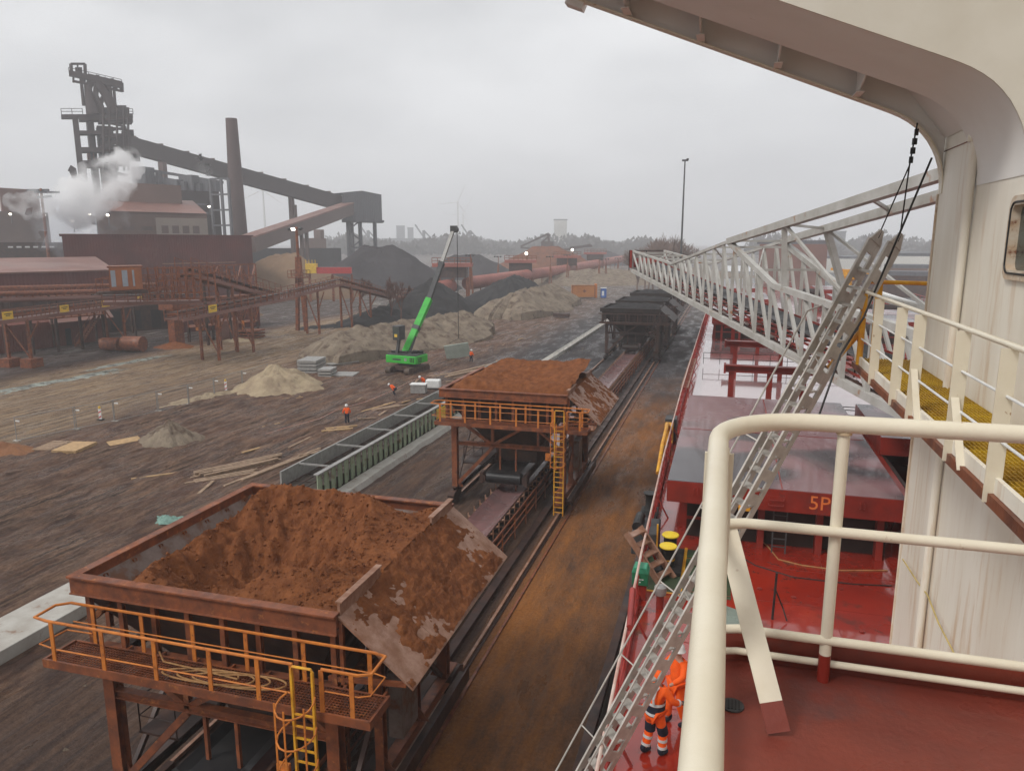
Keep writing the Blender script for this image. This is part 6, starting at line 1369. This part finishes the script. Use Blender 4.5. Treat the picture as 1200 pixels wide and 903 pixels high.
# transfer house
A = dp(402, 262, 335); B = dp(448, 262, 345); org = Vector((A.x, A.y, 0)); t = thing('transfer_house', 'grey clad transfer house standing on tall steel legs', 'tower', tuple(org)); zb = zl(402, 257, 335); zt_ = zl(402, 226, 335); box_between(A, B, zb, zt_, 16, 'wall', M['grey'], t, org); AB = Vector((B.x-A.x, B.y-A.y, 0)); nn = Vector((-AB.y, AB.x, 0)).normalized(); nn = nn if nn.dot(A) > 0 else -nn
m_ = MB(); e = Vector((0, 0, zt_+.01)); m_.prism([e-AB*.02, AB*.5+e+Vector((0, 0, 1.3)), AB*1.02+e], nn*16.2); m_.build('roof', M['grey'], t); box_between(A-AB*.03, B+AB*.05, zb-.9, zb-.01, 17, 'floor_beam', M['grey'], t, org)
for u in (.18, .48, .56, .86): MB().beam(AB*u+nn*(2 if u != .56 else 12), AB*u+nn*(2 if u != .56 else 12)+Vector((0, 0, zb-.9)), 1.3).build('leg', M['grey'], t)
m_ = MB(); m_.beam(AB*.2+nn*2+Vector((0, 0, zb*.52)), AB*.86+nn*2+Vector((0, 0, zb*.52)), .9); [m_.beam(AB*(.2 if i % 2 else .45)+nn*2+Vector((0, 0, zb*i/6)), AB*(.45 if i % 2 else .2)+nn*2+Vector((0, 0, zb*(i+1)/6-.9)), .5) for i in range(6)]; m_.build('stair_bracing', M['grey'], t)
# chimney
q = dp(281, 285, 300); org = Vector((q.x, q.y, 0)); h = zl(271, 139, 300); t = thing('chimney', 'tall tapering brown chimney stack', 'chimney', tuple(org)); MB().lathe((0, 0, 0), [(4.6, 0), (3.9, h*.5), (2.05, h*1.0)], 4) if False else MB().lathe((0, 0, 0), [(3.5, 0), (2.75, h*.5), (2.0, h), (1.6, h)], 28).build('shaft', pmat('chimney_brick', (.105, .065, .06), (.085, .056, .052), .1, .8), t, smooth=True); MB().lathe((0, 0, h*.26), [(3.7, 0), (3.7, .8), (2.9, .8)], 24).build('collar', M['brownsteel'], t)
# stove / brick buildings
t, A, B, z1, n = building('brown casthouse with pitched roof in front of the furnace', 'casthouse', (118, 250), (246, 262), 247, 30, M['brick'], windows=[(.05+.16*i, .78, .10, .05) for i in range(6)]+[(.12, .2, .1, .3), (.45, .2, .06, .3)], wmat='brownsteel')
AB = Vector((B.x-A.x, B.y-A.y, 0)); m_ = MB(); m_.add([-n*1+Vector((0, 0, z1)), AB-n*1+Vector((0, 0, z1)), AB*.92+n*14+Vector((0, 0, z1+4.6)), AB*.0+n*14+Vector((0, 0, z1+4.6)), n*30+Vector((0, 0, z1)), AB+n*30+Vector((0, 0, z1))], [(0, 1, 2, 3), (3, 2, 5, 4), (0, 3, 4), (1, 5, 2)]); m_.build('roof', M['maroonroof'], t); m_ = MB().prism([AB*.08+n*10+Vector((0, 0, z1+2)), AB*.80+n*10+Vector((0, 0, z1+2)), AB*.80+n*18+Vector((0, 0, z1+2)), AB*.08+n*18+Vector((0, 0, z1+2))], (0, 0, 7.0)); m_.build('monitor_roof', M['brick'], t)
building('tan plaster annex wall of the casthouse', 'annex', (186, 246), (246, 250), 255, 6, pmat('tan_plaster', (.30, .25, .21), (.25, .21, .18), .1, .8), windows=[(.1+.2*i, .80, .13, .1) for i in range(4)], wmat='brownsteel')
building('dark pipe cluttered stove block left of the chimney', 'stove_block', (190, 300), (262, 305), 222, 26, M['furnace'], windows=[(.1, .6, .3, .04), (.3, .75, .5, .03), (.55, .45, .3, .06), (.2, .85, .6, .02)], wmat='grey')
A = dp(252, 290, 292); org = Vector((A.x, A.y, 0)); t = thing('stair_tower', 'open lattice stair tower beside the chimney', 'tower', tuple(org)); h = zl(252, 210, 292); m_ = MB()
for x in (0, 4.5, 7.5): m_.beam((x, 0, 0), (x, 0, h), .8)
for i in range(7): m_.beam((0, 0, h*(i+1)/7), (7.5, 0, h*(i+1)/7), .6)
m_.build('frame', M['grey'], t)
for k, (x, y0, y1) in enumerate(((160, 205, 240), (171, 200, 240))):
    pass
A = dp(160, 225, 318); t = thing('pipe_bridge', 'dark pipe bridge linking the furnace to the stove block', 'pipes', tuple(A)); m_ = MB(); Bq = dp(262, 215, 318)-A; m_.beam(dp(160, 197, 318)-A, dp(262, 214, 318)-A, 1.0); m_.beam(dp(165, 207, 318)-A, dp(225, 217, 318)-A, 2.2); [m_.tube([dp(x, 200, 318)-A, dp(x, 245, 318)-A], 1.2, 8) for x in (163, 169, 186)]; m_.obox(tuple(dp(168, 206, 317)-A), (6, 5, 6)); [m_.obox(tuple(dp(195+i*9, 222+random.uniform(-5, 5), 317)-A), (6, 4, 4+random.random()*5)) for i in range(7)]; m_.build('pipework', M['grey'], t)
# left hall behind
t, A, B, z1, n = building('brown factory hall with raised roof monitor at far left', 'factory_hall', (-40, 330), (62, 345), 246, 40, M['brick'], windows=[(.42+.085*i, .2, .055, .34) for i in range(7)], wmat='steelgrey')
AB = Vector((B.x-A.x, B.y-A.y, 0)); m_ = MB().prism([AB*.46+n*2+Vector((0, 0, z1)), AB*.92+n*2+Vector((0, 0, z1)), AB*.92+n*12+Vector((0, 0, z1)), AB*.46+n*12+Vector((0, 0, z1))], (0, 0, 8.5)); m_.build('roof_monitor', M['maroonroof'], t)
building('low dark platform building in front of the factory hall', 'low_building', (-20, 260), (78, 262), 284, 10, M['rustdark'], windows=[(.3+.1*i, .9, .06, .03) for i in range(6)], wmat='white')
building('pinkish low block beyond the tan heap', 'low_block', (352, 420), (383, 420), 279, 20, M['brick']); building('long dark stockyard wall behind the tan heap', 'stockyard_wall', (296, 380), (400, 385), 291, 6, M['greypile'])
q = dp(374, 279, 424); t = thing('stack', 'stub chimney on the pinkish low block', 'chimney', (q.x, q.y, 0)); MB().bx(-2, 2, -2, 2, 0, zl(374, 269, 424)).build('shaft', M['brick'], t)
for px, py, D_, top, lb in ((57, 300, 240, 221, 'high cross armed lamp mast in the steam'),):
    q = dp(px, py, D_); h = zl(53, top, D_); t = thing('lamp_mast', lb, 'mast', (q.x, q.y, 0)); MB().tube([(0, 0, 0), (0, 0, h)], .5, 8, r2=.3).build('pole', M['rust'], t); m_ = MB(); [m_.obox((dx, 0, h-dz), (6, .6, .5), a_) for dx, dz, a_ in ((-1, .4, .2), (2, 1, .5), (1, 2.2, -.2))]; m_.build('arms', M['grey'], t)
for i, (px, py, D_) in enumerate(((12, 251, 310), (52, 252, 310), (105, 251, 248), (126, 252, 248), (85, 259, 248), (245, 242, 299))):
    q = dp(px, py, D_-1); t = thing('yard_lamp', ('leftmost lit lamp on the factory hall', 'lit lamp behind the lamp mast', 'lit lamp on the smoky gable, left one', 'lit lamp on the smoky gable, right one', 'lowest lit lamp inside the steam', 'lit lamp on the stove block')[i], 'lamp', tuple(q)); MB().obox((0, 0, 0), (.6, .4, .5)).build('lamp_head', M['lamp'], t); MB().beam((0, .3, 0), (0, .3, -3), .2).build('bracket', M['grey'], t)

# steam
def vol_mat(name, dens, col, scale):
    m = bpy.data.materials.new(name); m.use_nodes = True; N = m.node_tree.nodes; L = m.node_tree.links; N.clear(); v = N.new('ShaderNodeVolumePrincipled'); v.inputs['Color'].default_value = (*col, 1); o = N.new('ShaderNodeOutputMaterial'); L.new(v.outputs[0], o.inputs['Volume'])
    tc = N.new('ShaderNodeNewGeometry'); n = N.new('ShaderNodeTexNoise'); n.inputs['Scale'].default_value = scale; n.inputs['Detail'].default_value = 4; L.new(tc.outputs['Position'], n.inputs['Vector']); r = N.new('ShaderNodeMapRange'); r.inputs[1].default_value = .42; r.inputs[2].default_value = .66; r.inputs[3].default_value = 0; r.inputs[4].default_value = dens; L.new(n.outputs[0], r.inputs[0]); L.new(r.outputs[0], v.inputs['Density']); return m
def plume(label, pts, dens, col, D_, seed, scale=.10):
    random.seed(seed); bm = bmesh.new()
    for (px, py, r) in pts:
        c = dp(px, py, D_+random.uniform(-4, 4)); 
        bmesh.ops.create_icosphere(bm, subdivisions=3, radius=r, matrix=Matrix.Translation(c))
    me = bpy.data.meshes.new('p'); bm.to_mesh(me); bm.free(); o = bpy.data.objects.new('steam_plume', me); C.objects.link(o)
    rm = o.modifiers.new('r', 'REMESH'); rm.mode = 'VOXEL'; rm.voxel_size = .9
    bpy.context.view_layer.update(); m2 = bpy.data.meshes.new_from_object(o.evaluated_get(bpy.context.evaluated_depsgraph_get())); bpy.data.objects.remove(o)
    for v in m2.vertices:
        n_ = v.normal; k = noise.fractal(v.co*.22, .8, 2.0, 5); v.co += n_*(k*2.6)
    o = bpy.data.objects.new('steam_plume', m2); C.objects.link(o); m2.materials.append(vol_mat('steam', dens, col, scale)); o['label'] = label; o['category'] = 'steam'; o['kind'] = 'stuff'; return o
plume('white steam cloud drifting in front of the furnace foot', [(150, 186, 3.2), (144, 190, 3.6), (134, 196, 4.2), (148, 198, 4), (128, 206, 5), (140, 208, 5), (116, 213, 5.5), (126, 218, 5.5), (104, 221, 5.5), (136, 220, 4), (92, 227, 5.2), (110, 230, 5.5), (80, 231, 4.6), (68, 237, 4), (57, 240, 3.6), (47, 239, 3.4), (37, 241, 3.6), (28, 239, 3), (20, 240, 2.4), (14, 240, 1.7), (50, 246, 3), (96, 238, 6), (84, 244, 5), (118, 226, 5)], .40, (1, 1, 1), 238, 3)
plume('grey smoke hanging between the hall and the casthouse', [(75, 262, 8), (90, 262, 8), (105, 262, 7), (118, 258, 6), (60, 268, 5), (100, 275, 6), (80, 278, 6)], .07, (.75, .78, .85), 236, 5)
plume('thin wisp of steam rising against the inclined gallery', [(240, 205, 2.6), (236, 196, 2.2), (232, 188, 1.6), (246, 212, 2.4)], .08, (1, 1, 1), 300, 8)

# ================================================================== FAR BACKGROUND
def haze_building(label, px0, px1, top, D_, mat, name='tower_block', dep=25, cat='building'):
    A = dp(px0, 290, D_); B = dp(px1, 290, D_); org = Vector((A.x, A.y, 0)); t = thing(name, label, cat, tuple(org)); box_between(A, B, 0, zl(px0, top, D_), dep, 'wall', mat, t, org); box_between(A-(B-A)*.04, B+(B-A)*.04, zl(px0, top, D_)+.02, zl(px0, top, D_)+1.2, dep, 'roof', M['grey'], t, org); return t
haze_building('pale concrete silo tower on the horizon', 649, 664, 258, 900, M['farwhite'], 'silo_tower'); haze_building('faint high rise far behind the transfer house', 465, 475, 265, 1500, M['grey']); haze_building('second faint high rise near the first', 478, 485, 267, 1500, M['grey']); haze_building('long faint hall on the hazy horizon', 450, 512, 280, 1300, M['grey'], 'hall')
haze_building('pinkish warehouse behind the boom ties', 890, 970, 286, 260, M['maroonroof'], 'warehouse', 60); 
t_ = haze_building('white roofed warehouse across the harbour', 1035, 1092, 300, 330, M['farwhite'], 'warehouse', 60); haze_building('grey silo cluster faint behind the harbour', 975, 990, 272, 900, M['grey'], 'silo'); haze_building('low grey shed before the white warehouse', 1040, 1090, 314, 290, M['brick'], 'shed', 10); haze_building('pale long shed past the boom post', 965, 1010, 303, 420, M['farwhite'], 'shed', 30)
haze_building('dark quay building below the white warehouse', 1000, 1095, 322, 240, M['rustdark'], 'shed', 8)
def turbine(label, px, top, D_, a0): 
    q = dp(px, 288, D_); h = zl(px, top, D_); t = thing('wind_turbine', label, 'wind turbine', (q.x, q.y, 0), YAW, group='distant wind turbines'); MB().lathe((0, 0, 0), [(2.2, 0), (1.2, h)], 10).build('tower', M['farwhite'], t)
    MB().bx(-1.5, 1.5, -4, 3, h, h+3).build('nacelle', M['farwhite'], t)
    for k in range(3): a = a0+k*2*math.pi/3; MB().prism([(0, -4.5, h+1.5), (math.cos(a+.08)*12, -4.5, h+1.5+math.sin(a+.08)*12), (math.cos(a)*45*D_/900*.6, -4.5, h+1.5+math.sin(a)*45*D_/900*.6), (math.cos(a-.05)*12, -4.5, h+1.5+math.sin(a-.05)*12)], (0, .6, 0)).build('blade', M['farwhite'], t)
turbine('faint wind turbine right of the chimney', 312, 224, 1300, R(205)); turbine('faint wind turbine above the crane boom tip', 537, 238, 1500, R(185)); turbine('faintest wind turbine beside the other one', 543, 252, 1800, R(60))
# stacker with boom
q = dp(640, 300, 520); t = thing('stacker', 'hazy bucket wheel stacker standing over the ore heaps', 'stacker', (q.x, q.y, 0)); m_ = MB(); f2 = lambda px, py: dp(px, py, 520)-Vector((q.x, q.y, 0))
for a, b, w_ in (((610, 289), (642, 274), 1.2), (((642, 274)), (645, 290), 1.5), ((634, 285), (645, 275), 1.0), ((640, 290), (636, 300), 1.6), ((645, 292), (648, 302), 1.6), ((650, 295), (692, 287), 1.6), ((610, 290), (630, 292), 1.2), ((668, 290), (694, 288), 1.4)): m_.beam(f2(*a), f2(*b), w_)
m_.build('lattice', M['rustdark'], t); MB().obox(tuple(f2(642, 288)), (8, 6, 6)).build('machine_house', M['rustdark'], t); m_ = MB(); [m_.beam(Vector((dx, 0, 0)), f2(642, 292)+Vector((dx*.4, 0, 0)), 1.4) for dx in (-6, 6)]; m_.build('portal_leg', M['rustdark'], t)
# high mast on the quay
q = dp(798, 300, 190); h = zl(803, 188, 190); t = thing('high_mast', 'very tall slim light mast rising from the bare treetops', 'mast', (q.x, q.y, 0)); MB().tube([(0, 0, 0), (0, 0, h)], .32, 10, r2=.16).build('pole', M['greydk'], t, smooth=True); m_ = MB().obox((0, 0, h), (1.4, .5, .4)); m_.obox((.6, 0, h+.2), (.5, .5, .5)); m_.build('lamp_head', M['greydk'], t)
# harbour cranes faint
for px, lb in ((432, 'faint harbour crane left of the rope'), (497, 'faint slewing harbour crane on the skyline'), (551, 'faint luffing crane far beyond the coal')):
    q = dp(px, 288, 1000); t = thing('harbour_crane', lb, 'crane', (q.x, q.y, 0)); h = zl(px, 270, 1000); m_ = MB().beam((0, 0, 0), (0, 0, h), 3); m_.beam((0, 0, h*.7), (-12, 0, h*1.25), 1.6); m_.beam((0, 0, h), (9, 0, h*.7), 1.5); m_.build('lattice', M['grey'], t)
# trees
def tree_mesh(h, seed, spread=.5, depth=5, r=.16, mat=None, twigs=3, r_min=.02):
    rnd = random.Random(seed); m_ = MB()
    def br(p, d, ln_, r_, k):
        e = p + d*ln_; mid = (p+e)/2 + Vector((rnd.uniform(-1, 1), rnd.uniform(-1, 1), 0))*ln_*.05
        m_.tube([p, mid, e], max(r_, r_min), 5 if k > 2 else 3, r2=max(r_*.68, r_min*.8))
        if k == 0: return
        for _ in range(twigs if k > 1 else twigs+1):
            a = rnd.uniform(0, 2*math.pi); t_ = rnd.uniform(.25, .75)*spread*1.5; x = d.orthogonal().normalized(); y = d.cross(x); nd = (d + (x*math.cos(a)+y*math.sin(a))*t_).normalized(); nd.z = nd.z*.9+.16; nd.normalize()
            br(p.lerp(e, rnd.uniform(.55, 1)), nd, ln_*rnd.uniform(.62, .82), r_*.58, k-1)
    br(Vector((0, 0, 0)), Vector((0, 0, 1)), h*.30, r, depth); return m_
for px, py, D_, h, sd, lb in ((470, 353, 142, 11, 3, 'bare winter tree in front of the grey coke heap, right one'), (420, 348, 150, 10.5, 5, 'bare winter tree before the grey coke heap, left one'), (458, 352, 146, 10, 9, 'slender bare tree between the other two')):
    q = dp(px, py, D_); t = thing('bare_tree', lb, 'tree', (q.x, q.y, 0)); tree_mesh(h, sd, .42, 5, .16, r_min=.035).build('trunk_and_branches', pmat('warm_bark', (.13, .065, .05), None, 2, .9), t)
base_t = []
for sd in range(4):
    me = tree_mesh(11, 40+sd, .62, 5, .22, twigs=4, r_min=.026)
    base_t.append(me)
for i in range(9):
    px = 750+i*6.2+random.uniform(-2, 2); D_ = 235+random.uniform(-14, 25); q = dp(px, 300, D_); hh = (11.5+5*math.sin(math.pi*(i+.3)/11.5))*1.25*random.uniform(.9, 1.08)
    t = thing('bare_tree', 'leafless tree in the clump behind the boom tip', 'tree', (q.x, q.y, 0), random.random()*6, group='clump of bare trees behind the boom tip')
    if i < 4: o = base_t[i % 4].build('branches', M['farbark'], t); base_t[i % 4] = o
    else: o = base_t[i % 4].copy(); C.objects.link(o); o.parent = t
    o.scale = (hh/11,)*3
# far woods: one mass of twiggy tufts
m_ = MB(); rnd = random.Random(3)
def tuft(c, r, h):
    for _ in range(26):
        a = rnd.uniform(0, 6.28); b = rnd.uniform(.1, 1); x = c.x+r*b*math.cos(a); y = c.y+r*.4*math.sin(a); z = h*rnd.uniform(.05, 1)*(1-b*b*.5); s = r*.16
        m_.add([(x-s, y, z), (x+s, y+rnd.uniform(-s, s), z+s*.3), (x+rnd.uniform(-s, s), y, z+s*1.8)], [(0, 1, 2)])
for i in range(900):
    px = rnd.uniform(384, 760) if rnd.random() < .75 else rnd.uniform(880, 1130); D_ = rnd.uniform(800, 1400); q = dp(px, 300, D_); tuft(Vector((q.x, q.y, 0)), rnd.uniform(11, 17), rnd.uniform(11, 22)*(1.0+.25*math.sin(px*.05)))
o = m_.build('far_woods', pmat('far_wood', (.085, .07, .065), (.07, .06, .055), .02, .95)); o['label'] = 'hazy belt of leafless woods along the horizon'; o['category'] = 'woods'; struct(o, 'stuff')
# scattered stones and rubbish on the mud
m_ = MB(); rnd = random.Random(12)
for i in range(2600):
    x = rnd.uniform(-50, -17) if i % 3 else rnd.uniform(-90, -50); y = rnd.uniform(14, 110); s = rnd.uniform(.03, .11)*(1+.6*(rnd.random() > .95))
    if -28.2 < x < -21.8: continue
    m_.obox((x, y, s*.2), (s*rnd.uniform(.8, 1.8), s, s*.7), rnd.random()*6, rnd.random(), rnd.random())
o = m_.build('scattered_stones', M['clay']); struct(o, 'stuff'); o['label'] = 'small stones and clods scattered on the mud'; o['category'] = 'stones'

# scattered loose boards on the mud
b0 = None; rnd = random.Random(5)
for i, (px, py) in enumerate(((300, 528), (352, 520), (240, 575), (318, 500), (430, 492), (448, 486), (476, 472), (530, 448), (545, 443), (505, 468), (488, 448), (345, 560), (180, 560), (420, 470), (590, 405), (610, 398), (470, 490), (375, 532))):
    q = gp(px, py); t = thing('loose_board', 'loose weathered board lying on the mud near the trough', 'board', (q.x, q.y, .12), rnd.uniform(.7, 1.9), group='loose boards scattered on the mud')
    L_ = rnd.uniform(1.2, 3.4); MB().obox((0, 0, .04), (L_, .2, .07), 0, rnd.uniform(-.1, .1), rnd.uniform(-.06, .06)).build('board', M[('oldtimber', 'timber')[i % 3 == 0]], t)
# deck details: seams, cleats, hose
m_ = MB()
for y in (14.5, 17.3, 20.1, 22.4): m_.bx(-1.5, 12, y, y+.02, DK+.001, DK+.007)
for x in (.9, 3.2, 5.5): m_.bx(x, x+.02, 10, 24, DK+.002, DK+.009)
sb(m_, 'deck_seams', M['redcoam'])
for k, (px, py) in enumerate(((930, 700), (985, 690), (890, 690), (1010, 740))):
    q = gp(px, py, DK); MB().lathe((q.x-SO.x, q.y-SO.y, DK+.004), [(.07, 0), (.07, .03), (.03, .035)], 14).build('tie_down_socket', M['redcoam'], ship)
